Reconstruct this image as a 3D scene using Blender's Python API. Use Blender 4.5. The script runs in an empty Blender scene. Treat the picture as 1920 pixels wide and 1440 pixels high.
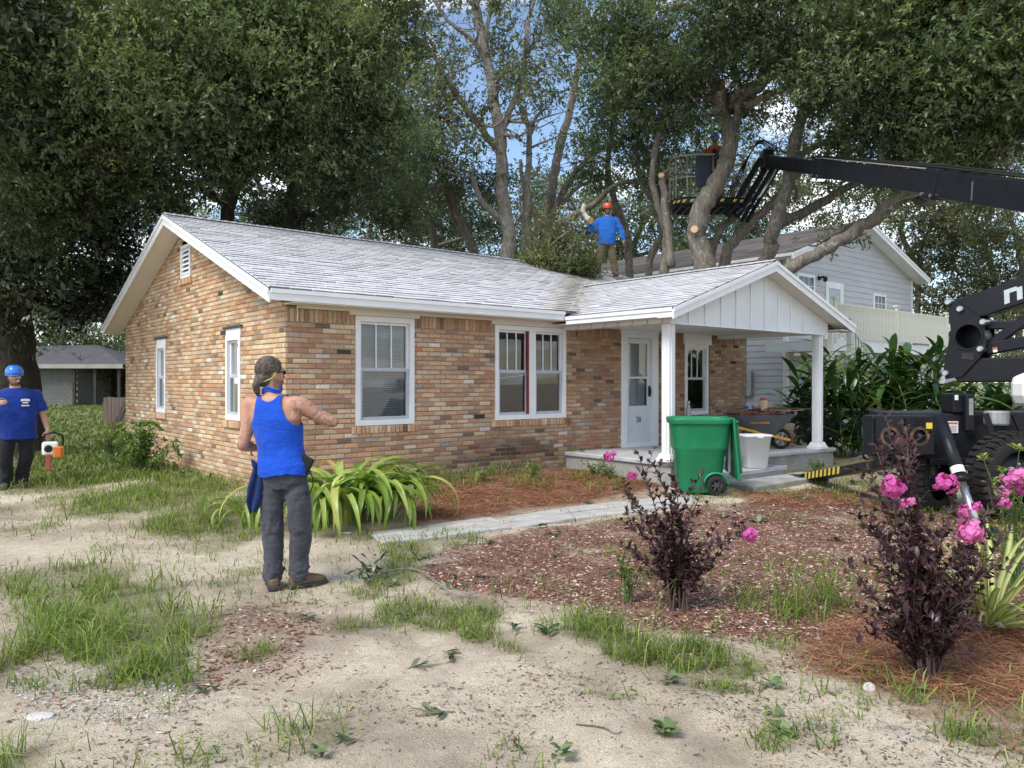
import bpy, bmesh, math, random
import numpy as np
from mathutils import Vector, Matrix, Quaternion
R = math.radians
rnd = random.Random(7)
rng = np.random.default_rng(11)
sc = bpy.context.scene
COL = sc.collection
# ---------------------------------------------------------------- camera
F = 1442.0                       # focal length in photograph pixels (1920 wide)
CX, CY, CAMZ = 960.0, 716.0, 1.6
cam = bpy.data.cameras.new('camera')
cam.sensor_width = 36.0
cam.lens = 36.0 * F / 1920.0
cam.clip_start = 0.05
cam.clip_end = 3000
camo = bpy.data.objects.new('camera', cam)
COL.objects.link(camo)
camo.location = (0, 0, CAMZ)
camo.rotation_euler = (R(90) - math.atan(4 / F), 0, 0)
sc.camera = camo
# ---------------------------------------------------------------- sky and sun
SUN_EL, SUN_AZ = 50.0, 222.0     # azimuth clockwise from +Y (north)
w = bpy.data.worlds.new('World'); sc.world = w; w.use_nodes = True
nt = w.node_tree; nt.nodes.clear()
out = nt.nodes.new('ShaderNodeOutputWorld')
bg = nt.nodes.new('ShaderNodeBackground'); bg.inputs[1].default_value = 0.13
sky = nt.nodes.new('ShaderNodeTexSky'); sky.sky_type = 'NISHITA'; sky.sun_disc = False
sky.sun_elevation = R(SUN_EL); sky.sun_rotation = R(SUN_AZ)
sky.air_density = 1.0; sky.dust_density = 0.3; sky.ozone_density = 0.7
tc = nt.nodes.new('ShaderNodeTexCoord')
sep = nt.nodes.new('ShaderNodeSeparateXYZ'); nt.links.new(tc.outputs['Generated'], sep.inputs[0])
addz = nt.nodes.new('ShaderNodeMath'); addz.operation = 'ADD'; addz.inputs[1].default_value = 0.12
mx = nt.nodes.new('ShaderNodeMath'); mx.operation = 'MAXIMUM'; mx.inputs[1].default_value = 0.05
nt.links.new(sep.outputs[2], addz.inputs[0]); nt.links.new(addz.outputs[0], mx.inputs[0])
dv = nt.nodes.new('ShaderNodeVectorMath'); dv.operation = 'DIVIDE'
comb = nt.nodes.new('ShaderNodeCombineXYZ')
for i in range(3): nt.links.new(mx.outputs[0], comb.inputs[i])
nt.links.new(tc.outputs['Generated'], dv.inputs[0]); nt.links.new(comb.outputs[0], dv.inputs[1])
nz = nt.nodes.new('ShaderNodeTexNoise'); nz.inputs['Scale'].default_value = 1.15
nz.inputs['Detail'].default_value = 8; nz.inputs['Roughness'].default_value = 0.55
nt.links.new(dv.outputs[0], nz.inputs['Vector'])
cr = nt.nodes.new('ShaderNodeValToRGB')
cr.color_ramp.elements[0].position = 0.50; cr.color_ramp.elements[1].position = 0.60
nt.links.new(nz.outputs['Fac'], cr.inputs[0])
mixs = nt.nodes.new('ShaderNodeMix'); mixs.data_type = 'RGBA'
mixs.inputs[7].default_value = (9.0, 9.1, 9.4, 1)          # sunlit cloud
nt.links.new(cr.outputs[0], mixs.inputs[0]); nt.links.new(sky.outputs[0], mixs.inputs[6])
nt.links.new(mixs.outputs[2], bg.inputs[0]); nt.links.new(bg.outputs[0], out.inputs[0])
sl = bpy.data.lights.new('sun', 'SUN'); sl.energy = 2.5; sl.angle = R(26); sl.color = (1.0, 0.95, 0.86)
so = bpy.data.objects.new('sun', sl); COL.objects.link(so)
sd = Vector((math.sin(R(SUN_AZ)) * math.cos(R(SUN_EL)), math.cos(R(SUN_AZ)) * math.cos(R(SUN_EL)), math.sin(R(SUN_EL))))
so.rotation_euler = (-sd).to_track_quat('-Z', 'Y').to_euler()
so.location = (0, 0, 30)
# ---------------------------------------------------------------- colour management, render
vs = sc.view_settings
vs.view_transform = 'Standard'; vs.look = 'None'; vs.gamma = 1.0; vs.use_curve_mapping = False
vs.exposure = 0.72
sc.render.engine = 'CYCLES'
cy = sc.cycles
cy.max_bounces = 6; cy.diffuse_bounces = 3; cy.glossy_bounces = 3; cy.transmission_bounces = 4; cy.transparent_max_bounces = 10
cy.caustics_reflective = False; cy.caustics_refractive = False
cy.use_denoising = True
try:
    cy.denoiser = 'OPENIMAGEDENOISE'; cy.denoising_input_passes = 'RGB_ALBEDO_NORMAL'
except Exception: pass

# ================================================================ helpers
def px(x, y, Y):
    """a photograph pixel at depth Y (metres along the view) -> world point"""
    return Vector(((x - CX) / F * Y, Y, CAMZ - (y - CY) / F * Y))
# house frame: near corner of the brick house, u along the front wall, v into the depth
HA = R(39.7); HC = (-2.965, 10.06)
cu, su = math.cos(HA), math.sin(HA)
def hw(u, v, z): return Vector((HC[0] + cu * u - su * v, HC[1] + su * u + cu * v, z))
def to_h(x, y):
    dx, dy = x - HC[0], y - HC[1]
    return cu * dx + su * dy, -su * dx + cu * dy
HL, HD = 10.5, 8.3               # house length (u) and depth (v)
def sstep(a, b, x):
    t = np.clip((x - a) / (b - a), 0, 1); return t * t * (3 - 2 * t)
def ground_h(x, y):
    x = np.asarray(x, float); y = np.asarray(y, float)
    u, v = to_h(x, y)
    dxh = np.maximum(np.maximum(-u, u - HL), 0); dyh = np.maximum(np.maximum(-v, v - HD), 0)
    d = np.sqrt(dxh ** 2 + dyh ** 2)
    h = 0.12 * (1 - sstep(0.1, 3.2, d))
    h = h + 0.018 * np.sin(x * 1.3 + 0.7 * y) * np.sin(y * 1.1 - 0.4 * x + 1) + 0.01 * np.sin(3.1 * x + 1.7 * y) * np.sin(2.3 * y - x)
    return h
def gh(x, y): return float(ground_h(x, y))
def gpx(x, y):
    """photograph pixel on the ground -> world point"""
    z = 0.03
    for _ in range(4):
        Y = F * (CAMZ - z) / max(y - CY, 3); X = (x - CX) / F * Y; z = gh(X, Y)
    return Vector((X, Y, z))

class MB:
    def __init__(s): s.v = []; s.f = []; s.m = []; s.c = None
    def add(s, vs, fs, m=0):
        o = len(s.v); s.v.extend([tuple(p) for p in vs]); s.f.extend([tuple(i + o for i in f) for f in fs]); s.m.extend([m] * len(fs)); return s
    def box(s, x0, x1, y0, y1, z0, z1, m=0, M=None, skip=()):
        vs = [(x0,y0,z0),(x1,y0,z0),(x1,y1,z0),(x0,y1,z0),(x0,y0,z1),(x1,y0,z1),(x1,y1,z1),(x0,y1,z1)]
        fs = [(0,3,2,1),(4,5,6,7),(0,1,5,4),(1,2,6,5),(2,3,7,6),(3,0,4,7)]
        fs = [f for i, f in enumerate(fs) if i not in skip]
        if M is not None: vs = [M @ Vector(p) for p in vs]
        return s.add(vs, fs, m)
    def bar(s, a, b, wx, wy, up=(0, 0, 1), m=0):
        """rectangular bar from a to b, wx across, wy along 'up'"""
        a, b = Vector(a), Vector(b); d = (b - a).normalized(); up = Vector(up)
        x = d.cross(up)
        if x.length < 1e-4: x = d.cross(Vector((1, 0, 0)))
        x.normalize(); y = x.cross(d).normalized()
        M = Matrix((( x.x, y.x, d.x, a.x), (x.y, y.y, d.y, a.y), (x.z, y.z, d.z, a.z), (0, 0, 0, 1)))
        return s.box(-wx/2, wx/2, -wy/2, wy/2, 0, (b - a).length, m, M)
    def prism(s, poly, z0, z1, m=0, M=None):
        n = len(poly); vs = [(p[0], p[1], z0) for p in poly] + [(p[0], p[1], z1) for p in poly]
        if M is not None: vs = [M @ Vector(p) for p in vs]
        fs = [tuple(range(n - 1, -1, -1)), tuple(range(n, 2 * n))] + [(i, (i + 1) % n, n + (i + 1) % n, n + i) for i in range(n)]
        return s.add(vs, fs, m)
    def tube(s, pts, rad, n=8, m=0, cap=True, ell=None):
        pts = [Vector(p) for p in pts]
        if not hasattr(rad, '__len__'): rad = [rad] * len(pts)
        rings = []; N = None
        for i, p in enumerate(pts):
            t = (pts[min(i + 1, len(pts) - 1)] - pts[max(i - 1, 0)])
            if t.length < 1e-7: t = Vector((0, 0, 1))
            t.normalize()
            if N is None:
                N = t.cross(Vector((0, 0, 1)))
                if N.length < 1e-3: N = Vector((1, 0, 0))
            N = (N - t * N.dot(t)).normalized(); B = t.cross(N)
            rings.append([p + (N * math.cos(2 * math.pi * k / n) + B * math.sin(2 * math.pi * k / n) * (ell or 1)) * rad[i] for k in range(n)])
        vs = [q for r in rings for q in r]; fs = []
        for i in range(len(pts) - 1):
            for k in range(n):
                fs.append((i * n + k, i * n + (k + 1) % n, (i + 1) * n + (k + 1) % n, (i + 1) * n + k))
        if cap:
            fs.append(tuple(range(n - 1, -1, -1))); fs.append(tuple((len(pts) - 1) * n + k for k in range(n)))
        return s.add(vs, fs, m)
    def lathe(s, prof, n=20, m=0, M=None):
        """prof: list of (r, z) around local z"""
        vs = []; fs = []
        for r, z in prof:
            for k in range(n):
                a = 2 * math.pi * k / n; vs.append(Vector((r * math.cos(a), r * math.sin(a), z)))
        for i in range(len(prof) - 1):
            for k in range(n): fs.append((i * n + k, i * n + (k + 1) % n, (i + 1) * n + (k + 1) % n, (i + 1) * n + k))
        fs.append(tuple(range(n - 1, -1, -1))); fs.append(tuple((len(prof) - 1) * n + k for k in range(n)))
        if M is not None: vs = [M @ p for p in vs]
        return s.add(vs, fs, m)
    def ball(s, c, r, n=10, m=0, sx=1, sy=1, sz=1):
        prof = [(max(1e-4, math.sin(math.pi * i / n)), -math.cos(math.pi * i / n)) for i in range(n + 1)]
        return s.lathe([(a * r, b * r) for a, b in prof], n * 2, m, Matrix.Translation(Vector(c)) @ Matrix.Diagonal((sx, sy, sz, 1)))
    def mesh(s, name, mats, smooth=False):
        me = bpy.data.meshes.new(name); me.from_pydata(s.v, [], s.f)
        for mt in (mats if isinstance(mats, (list, tuple)) else [mats]): me.materials.append(mt)
        if any(s.m): me.polygons.foreach_set('material_index', s.m)
        if smooth: me.polygons.foreach_set('use_smooth', [True] * len(me.polygons))
        me.update(); return me
    def build(s, name, mats, parent=None, smooth=False, loc=None, **kw):
        return link(name, s.mesh(name, mats, smooth), parent, loc, **kw)
def link(name, me, parent=None, loc=None, label=None, cat=None, group=None, kind=None, rot=None):
    o = bpy.data.objects.new(name, me); COL.objects.link(o)
    if parent is not None: o.parent = parent
    if loc is not None: o.location = loc
    if rot is not None: o.rotation_euler = rot
    tag(o, label, cat, group, kind); return o
def tag(o, label=None, cat=None, group=None, kind=None):
    if label: o['label'] = label
    if cat: o['category'] = cat
    if group: o['group'] = group
    if kind: o['kind'] = kind
    return o
def empty(name, loc, label, cat, group=None, rz=0):
    o = bpy.data.objects.new(name, None); COL.objects.link(o); o.location = loc; o.rotation_euler = (0, 0, rz)
    o.empty_display_size = 0.2
    return tag(o, label, cat, group)
def bevel(o, wd=0.01, seg=2):
    m = o.modifiers.new('b', 'BEVEL'); m.width = wd; m.segments = seg; m.limit_method = 'ANGLE'; m.angle_limit = R(35); return o
def np_mesh(name, V, Fq, mat, colors=None, smooth=False):
    """V (n,3), Fq (m,k) equal-sided faces, colors (n,3) per vertex"""
    me = bpy.data.meshes.new(name); V = np.asarray(V, np.float32); Fq = np.asarray(Fq, np.int32); k = Fq.shape[1]
    me.vertices.add(len(V)); me.vertices.foreach_set('co', V.ravel())
    me.loops.add(Fq.size); me.loops.foreach_set('vertex_index', Fq.ravel())
    me.polygons.add(len(Fq)); me.polygons.foreach_set('loop_start', np.arange(0, Fq.size, k, dtype=np.int32))
    me.polygons.foreach_set('loop_total', np.full(len(Fq), k, np.int32))
    if smooth: me.polygons.foreach_set('use_smooth', np.ones(len(Fq), bool))
    if colors is not None:
        at = me.color_attributes.new('Col', 'FLOAT_COLOR', 'POINT')
        c4 = np.ones((len(V), 4), np.float32); c4[:, :3] = colors; at.data.foreach_set('color', c4.ravel())
    me.materials.append(mat); me.update(calc_edges=True); me.validate(); return me

# ---------------------------------------------------------------- materials
def newmat(name):
    m = bpy.data.materials.new(name); m.use_nodes = True; n = m.node_tree
    return m, n, n.nodes['Principled BSDF'], n.nodes, n.links
def noise(n, l, vec, scale, detail=4, rough=0.55):
    t = n.nodes.new('ShaderNodeTexNoise'); t.inputs['Scale'].default_value = scale; t.inputs['Detail'].default_value = detail
    t.inputs['Roughness'].default_value = rough
    if vec is not None: l.new(vec, t.inputs['Vector'])
    return t.outputs['Fac']
def ramp(n, l, fac, stops):
    r = n.nodes.new('ShaderNodeValToRGB'); e = r.color_ramp.elements
    while len(e) < len(stops): e.new(0.5)
    for i, (p, c) in enumerate(stops): e[i].position = p; e[i].color = (c[0], c[1], c[2], 1) if hasattr(c, '__len__') else (c, c, c, 1)
    l.new(fac, r.inputs[0]); return r.outputs[0]
def mixc(n, l, fac, a, b, mode='MIX'):
    m = n.nodes.new('ShaderNodeMix'); m.data_type = 'RGBA'; m.blend_type = mode
    for sck, v in ((m.inputs[0], fac), (m.inputs[6], a), (m.inputs[7], b)):
        if isinstance(v, (int, float)): sck.default_value = v
        elif isinstance(v, tuple): sck.default_value = (v[0], v[1], v[2], 1)
        else: l.new(v, sck)
    return m.outputs[2]
def bump(n, l, h, bsdf, strength=0.3, dist=0.01):
    b = n.nodes.new('ShaderNodeBump'); b.inputs['Strength'].default_value = strength; b.inputs['Distance'].default_value = dist
    l.new(h, b.inputs['Height']); l.new(b.outputs[0], bsdf.inputs['Normal'])
def pos(n):
    g = n.nodes.new('ShaderNodeNewGeometry'); return g.outputs['Position']
def objc(n):
    g = n.nodes.new('ShaderNodeTexCoord'); return g.outputs['Object']
def scaled(n, l, vec, s):
    m = n.nodes.new('ShaderNodeMapping'); m.inputs['Scale'].default_value = s; l.new(vec, m.inputs[0]); return m.outputs[0]
def pmat(name, c1, c2=None, scale=6.0, rough=0.6, bmp=0.0, bscale=None, metal=0.0, spec=None, stretch=None, c3=None, dist=0.01, coat=0):
    """general procedural paint/wood/metal: two noise-mixed tones, fine speckle, relief"""
    m, n, b, _, l = newmat(name)
    c2 = c2 or tuple(x * 0.8 for x in c1)
    v = objc(n)
    if stretch: v = scaled(n, l, v, stretch)
    f = noise(n, l, v, scale, 6, 0.6)
    stops = [(0.3, c2), (0.65, c1)]
    if c3: stops = [(0.25, c3), (0.45, c2), (0.7, c1)]
    l.new(ramp(n, l, f, stops), b.inputs['Base Color'])
    f2 = noise(n, l, v, scale * 3.1, 4)
    l.new(ramp(n, l, f2, [(0.3, max(0, rough - 0.12)), (0.7, min(1, rough + 0.12))]), b.inputs['Roughness'])
    b.inputs['Metallic'].default_value = metal
    if spec is not None: b.inputs['Specular IOR Level'].default_value = spec
    if coat: b.inputs['Coat Weight'].default_value = coat
    if bmp: bump(n, l, noise(n, l, v, bscale or scale * 5, 5), b, bmp, dist)
    return m
def attr_mat(name, rough=0.7, nscale=40, namp=0.25, bmp=0.2, spec=0.3, objrand=0.0, dist=0.004):
    """colour from the 'Col' attribute, modulated by fine noise"""
    m, n, b, _, l = newmat(name)
    a = n.nodes.new('ShaderNodeAttribute'); a.attribute_name = 'Col'
    p = pos(n); f = noise(n, l, p, nscale, 5, 0.65)
    c = mixc(n, l, 1.0, a.outputs['Color'], ramp(n, l, f, [(0.25, 1 - namp), (0.75, 1 + namp)]), 'MULTIPLY')
    if objrand:
        oi = n.nodes.new('ShaderNodeObjectInfo')
        c = mixc(n, l, 1.0, c, ramp(n, l, oi.outputs['Random'], [(0, 1 - objrand), (1, 1 + objrand)]), 'MULTIPLY')
    l.new(c, b.inputs['Base Color']); b.inputs['Roughness'].default_value = rough; b.inputs['Specular IOR Level'].default_value = spec
    if bmp: bump(n, l, noise(n, l, p, nscale * 1.7, 4), b, bmp, dist)
    return m
def leaf_mat(name, rough=0.45, trans=0.35, tint=(1, 1, 1), spec=0.4, attr=True, col=None, stripe=None):
    m, n, b, _, l = newmat(name)
    if attr:
        a = n.nodes.new('ShaderNodeAttribute'); a.attribute_name = 'Col'; c = a.outputs['Color']
    else:
        oi = n.nodes.new('ShaderNodeObjectInfo')
        c = ramp(n, l, oi.outputs['Random'], col)
    f = noise(n, l, pos(n), 9, 3)
    c = mixc(n, l, 1.0, c, ramp(n, l, f, [(0.3, 0.85), (0.7, 1.15)]), 'MULTIPLY')
    l.new(c, b.inputs['Base Color']); b.inputs['Roughness'].default_value = rough; b.inputs['Specular IOR Level'].default_value = spec
    t = n.nodes.new('ShaderNodeBsdfTranslucent'); l.new(mixc(n, l, 1.0, c, (1.1, 1.15, 0.6), 'MULTIPLY'), t.inputs[0])
    ms = n.nodes.new('ShaderNodeMixShader'); ms.inputs[0].default_value = trans
    l.new(b.outputs[0], ms.inputs[1]); l.new(t.outputs[0], ms.inputs[2])
    l.new(ms.outputs[0], n.nodes['Material Output'].inputs[0]); return m
def glass_mat(name, tint=(0.9, 0.95, 1.0), refl=1.0):
    m, n, b, _, l = newmat(name); n.nodes.remove(b)
    g = n.nodes.new('ShaderNodeBsdfGlossy'); g.inputs['Roughness'].default_value = 0.02
    t = n.nodes.new('ShaderNodeBsdfTransparent'); t.inputs[0].default_value = (*tint, 1)
    fr = n.nodes.new('ShaderNodeFresnel'); fr.inputs[0].default_value = 1.6
    mm = n.nodes.new('ShaderNodeMath'); mm.operation = 'MULTIPLY_ADD'; mm.inputs[1].default_value = refl; mm.inputs[2].default_value = 0.04
    l.new(fr.outputs[0], mm.inputs[0])
    ms = n.nodes.new('ShaderNodeMixShader'); l.new(mm.outputs[0], ms.inputs[0]); l.new(t.outputs[0], ms.inputs[1]); l.new(g.outputs[0], ms.inputs[2])
    l.new(ms.outputs[0], n.nodes['Material Output'].inputs[0]); return m
M_white = pmat('white_paint', (0.80, 0.81, 0.83), (0.72, 0.73, 0.74), 3.0, 0.45, 0.08, 30)
M_soffit = pmat('soffit_paint', (0.74, 0.70, 0.64), (0.68, 0.64, 0.58), 2.5, 0.6, 0.05, 30)
M_vinyl = pmat('window_vinyl', (0.78, 0.80, 0.83), (0.70, 0.72, 0.75), 5.0, 0.35)
M_screen = pmat('screen_frame', (0.45, 0.49, 0.54), (0.38, 0.42, 0.47), 6.0, 0.4)
M_dark = pmat('dark_interior', (0.03, 0.03, 0.035), (0.02, 0.02, 0.02), 2.0, 0.8)
M_inwall = pmat('interior_wall', (0.30, 0.29, 0.27), (0.24, 0.23, 0.22), 1.0, 0.8)
M_glass = glass_mat('window_glass')
M_black = pmat('black_paint', (0.011, 0.012, 0.016), (0.008, 0.009, 0.012), 3.0, 0.40, 0.04, 40, spec=0.28)
M_rubber = pmat('rubber', (0.026, 0.025, 0.024), (0.016, 0.015, 0.015), 14.0, 0.8, 0.3, 60, spec=.2)
M_steel = pmat('steel', (0.55, 0.56, 0.58), (0.42, 0.43, 0.45), 8.0, 0.3, metal=0.9)
M_galv = pmat('galvanised', (0.42, 0.43, 0.44), (0.32, 0.33, 0.34), 10.0, 0.5, metal=0.6)
M_concrete = pmat('concrete', (0.42, 0.42, 0.41), (0.30, 0.295, 0.28), 3.0, 0.85, 0.4, 60, c3=(0.22, 0.21, 0.19))
# ================================================================ brick house
house = empty('brick_house', (HC[0], HC[1], 0), 'single-storey tan brick house with pale grey shingle roof and white gabled porch', 'house', rz=HA)
M_brick = attr_mat('brick', 0.85, 55, 0.38, 0.5, 0.2, objrand=0.12, dist=0.006)
M_mortar = pmat('mortar', (0.30, 0.265, 0.225), (0.22, 0.195, 0.165), 4.0, 0.95, 0.5, 60, c3=(0.14, 0.125, 0.11))
M_shingle = attr_mat('shingle', 0.9, 160, 0.34, 0.6, 0.15, objrand=0.05, dist=0.004)
PAL = [((0.52, 0.34, 0.205), 28), ((0.56, 0.40, 0.26), 24), ((0.49, 0.29, 0.18), 22), ((0.44, 0.245, 0.155), 11), ((0.60, 0.46, 0.31), 16),
       ((0.34, 0.215, 0.14), 7), ((0.20, 0.14, 0.10), 3), ((0.50, 0.22, 0.125), 2.0), ((0.66, 0.60, 0.53), 2.2), ((0.40, 0.35, 0.30), 2.5), ((0.06, 0.05, 0.045), 0.6)]
PALW = np.cumsum([p[1] for p in PAL]); PALW = PALW / PALW[-1]
COURSE, BLEN, BH = 0.0685, 0.213, 0.0565
def brick_col(side, s, z, r):
    i = int(np.searchsorted(PALW, r.random())); c = np.array(PAL[i][0])
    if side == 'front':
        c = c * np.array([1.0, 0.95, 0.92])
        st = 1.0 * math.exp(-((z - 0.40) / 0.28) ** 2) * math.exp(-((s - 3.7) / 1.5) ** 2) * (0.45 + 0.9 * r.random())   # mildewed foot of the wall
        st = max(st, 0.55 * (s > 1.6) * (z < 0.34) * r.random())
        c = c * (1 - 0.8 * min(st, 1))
        if s > 5.15: c = c * np.array([0.80, 0.76, 0.74])  # wall under the porch: its shade is put into the brick colour
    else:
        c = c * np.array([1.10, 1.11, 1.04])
        if z < 0.5: c = c * (0.80 + 0.2 * r.random())
    c = c * 0.95 + c.mean() * 0.05; return np.clip(c * (0.88 + 0.26 * r.random()), 0, 1)
class Pieces:
    """collects brick/shingle-like pieces with their own colour; the largest 300 become objects"""
    def __init__(s): s.it = []
    def add(s, verts, faces, col, key): s.it.append((verts, faces, col, key))
def piece_mesh(name, verts, faces, col, mat):
    me = bpy.data.meshes.new(name); me.from_pydata(verts, [], faces); me.materials.append(mat)
    at = me.color_attributes.new('Col', 'FLOAT_COLOR', 'POINT')
    c4 = np.ones((len(verts), 4), np.float32); c4[:, :3] = col; at.data.foreach_set('color', c4.ravel()); return me
def emit(items, name, restname, mat, parent, nmax, restparent=None):
    items.sort(key=lambda t: t[3]); a, b = items[:nmax], items[nmax:]
    for vs, fs, c, k in a:
        ctr = np.mean(np.array(vs), 0)
        me = piece_mesh(name, [tuple(np.array(p) - ctr) for p in vs], fs, c, mat)
        link(name, me, parent, tuple(ctr))
    if b:
        V = []; FF = []; C = []
        for vs, fs, c, k in b:
            o = len(V); V.extend(vs); FF.extend([tuple(i + o for i in f) for f in fs]); C.extend(list(np.broadcast_to(np.asarray(c), (len(vs), 3))))
        me = bpy.data.meshes.new(restname); me.from_pydata(V, [], FF); me.materials.append(mat)
        at = me.color_attributes.new('Col', 'FLOAT_COLOR', 'POINT')
        c4 = np.ones((len(V), 4), np.float32); c4[:, :3] = np.array(C); at.data.foreach_set('color', c4.ravel())
        link(restname, me, restparent or parent, kind='stuff')
def brick_geo(P, s0, s1, z0, z1, r, out=0.0, dep=0.03):
    j = lambda a=0.0025: (r.random() - 0.5) * 2 * a
    o = out + j(0.0035); ch = 0.005 + r.random() * 0.004
    s0, s1, z0, z1 = s0 + j(), s1 + j(), z0 + j(0.002), z1 + j(0.002)
    vs = [P(s0, z0, -dep), P(s1, z0, -dep), P(s1, z1, -dep), P(s0, z1, -dep),
          P(s0, z0, o - ch), P(s1, z0, o - ch), P(s1, z1, o - ch), P(s0, z1, o - ch),
          P(s0 + ch + j(), z0 + ch, o), P(s1 - ch + j(), z0 + ch, o), P(s1 - ch + j(), z1 - ch, o), P(s0 + ch + j(), z1 - ch, o)]
    fs = [(8, 9, 10, 11)]
    for a, b in ((0, 1), (1, 2), (2, 3), (3, 0)):
        fs += [(a, b, b + 4, a + 4), (a + 4, b + 4, b + 8, a + 8)]
    return vs, fs
Pf = lambda s, z, o: (s, -o, z)          # front wall: s=u, outward = -v
Pl = lambda s, z, o: (-o, s, z)          # left gable wall: s=v, outward = -u
GZ = 0.0                                 # bricks start below the soil
front_open = [(1.02, 1.98, 0.98, 2.60), (3.50, 5.06, 0.98, 2.57), (6.55, 7.42, 0.36, 2.60), (8.35, 9.12, 0.93, 2.60)]
left_open = [(1.60, 2.20, 1.02, 2.44), (5.35, 5.95, 1.02, 2.44), (3.86, 4.42, 3.38, 4.02)]
def free(openings, s0, s1, z0, z1):
    for a, b, c, d in openings:
        if z1 > c + 0.012 and z0 < d - 0.012:
            if s0 >= a - 0.001 and s1 <= b + 0.001: return []
            if s0 < b and s1 > a:
                outl = []
                if s0 < a - 0.03: outl.append((s0, min(s1, a)))
                if s1 > b + 0.03: outl.append((max(s0, b), s1))
                return outl
    return [(s0, s1)]
roofz = lambda v: 2.77 + 0.369 * (min(v, HD - v) + 0.35)     # main roof surface height over v
r1 = random.Random(3)
fronts, lefts = [], []
z = GZ; i = 0
while z < 2.36:
    s = -0.10 if i % 2 else 0.0
    s = 0.0; first = True
    while s < HL - 0.02:
        L = (0.10 if i % 2 else BLEN - 0.008) if first else BLEN - 0.009
        first = False
        e = min(s + L, HL)
        for a, b in free(front_open, s, e, z, z + BH):
            if b - a > 0.02: fronts.append((*brick_geo(Pf, a, b, z, z + BH, r1), brick_col('front', (a + b) / 2, z, r1), abs(a - 0.9) + 0.05 * abs(z - 1.4) + (100 if b - a < 0.15 or z < 0.2 else 0)))
        s = e + 0.009
    z += COURSE; i += 1
ZS = z                                    # soldier course along the top
s = 0.0
while s < HL - 0.03:
    e = s + 0.058
    if not any(s < b and e > a for a, b, c, d in front_open):
        fronts.append((*brick_geo(Pf, s, e, ZS, 2.572, r1), brick_col('front', s, 1.5, r1) * 0.9, 200))
    s = e + 0.010
for (a, b, c, d) in (front_open[0], front_open[1], front_open[3]):   # rowlock sills, standing proud
    s = a - 0.06
    while s < b + 0.05:
        vs, fs = brick_geo(Pf, s, s + 0.060, c - 0.105, c - 0.005, r1, 0.035)
        fronts.append((vs, fs, brick_col('front', s, 1.5, r1), 150)); s += 0.069
z = GZ; i = 0
while z < 4.30:
    s = 0.0; first = True
    while s < HD - 0.02:
        L = (BLEN - 0.008 if i % 2 else 0.10) if first else BLEN - 0.009
        first = False; e = min(s + L, HD)
        if z + BH < roofz((s + e) / 2) - 0.10:
            for a, b in free(left_open, s, e, z, z + BH):
                if b - a > 0.02: lefts.append((*brick_geo(Pl, a, b, z, z + BH, r1), brick_col('left', (a + b) / 2, z, r1), 50 + a))
        s = e + 0.009
    z += COURSE; i += 1
for (a, b, c, d) in left_open[:2] + left_open[2:]:
    s = a - 0.06
    while s < b + 0.05:
        lefts.append((*brick_geo(Pl, s, s + 0.060, c - 0.105, c - 0.005, r1, 0.04), brick_col('left', s, 1.5, r1), 150)); s += 0.069
# mortar shells with openings
def mortar_wall(P, length, openings, z1, extra=None):
    mb = MB(); cuts = sorted({0.02, length, *[o[0] for o in openings], *[o[1] for o in openings]})
    def bx(s0, s1, z0, z1):
        q = [P(s0, z0, -0.008), P(s1, z0, -0.008), P(s1, z1, -0.008), P(s0, z1, -0.008), P(s0, z0, -0.16), P(s1, z0, -0.16), P(s1, z1, -0.16), P(s0, z1, -0.16)]
        mb.add(q, [(0,1,2,3),(5,4,7,6),(4,0,3,7),(1,5,6,2),(4,5,1,0),(3,2,6,7)])
    for a, b in zip(cuts[:-1], cuts[1:]):
        zz = -0.25
        for o in sorted([o for o in openings if o[0] <= a + 1e-6 and o[1] >= b - 1e-6], key=lambda o: o[2]):
            bx(a, b, zz, o[2]); zz = o[3]
        if zz < z1 - 0.01: bx(a, b, zz, z1)
    if extra: mb.add(*extra)
    return mb
fw = mortar_wall(lambda s, z, o: Pf(s, z, o), HL - 0.008, front_open, 2.60).build('front_wall', M_mortar, house)
# the side wall shell starts behind the front wall shell
apz = roofz(HD / 2) - 0.06
gable = ([Pl(0.17, 2.60, -0.009), Pl(HD, 2.60, -0.009), Pl(HD, roofz(HD) - 0.08, -0.009), Pl(4.43, apz - 0.13, -0.009), Pl(4.43, 3.38, -0.009), Pl(3.85, 3.38, -0.009), Pl(3.85, apz - 0.13, -0.009), Pl(0.17, roofz(0.17) - 0.08, -0.009)],
         [(0, 5, 6, 7), (0, 1, 4, 5), (1, 2, 3, 4)])
lw = mortar_wall(lambda s, z, o: Pl(max(s, 0.0), z, o), HD, left_open[:2], 2.60, gable).build('side_wall', M_mortar, house)
emit(fronts, 'brick', 'brickwork', M_brick, fw, 300)
emit(lefts, 'brick', 'brickwork', M_brick, lw, 0)
mb = MB()
mb.box(HL - 0.15, HL, 0.0, HD, -0.2, 2.6); mb.box(0.17, HL - 0.16, HD - 0.15, HD - 0.01, -0.2, 2.6)
mb.build('rear_wall', M_mortar, house)
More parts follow.
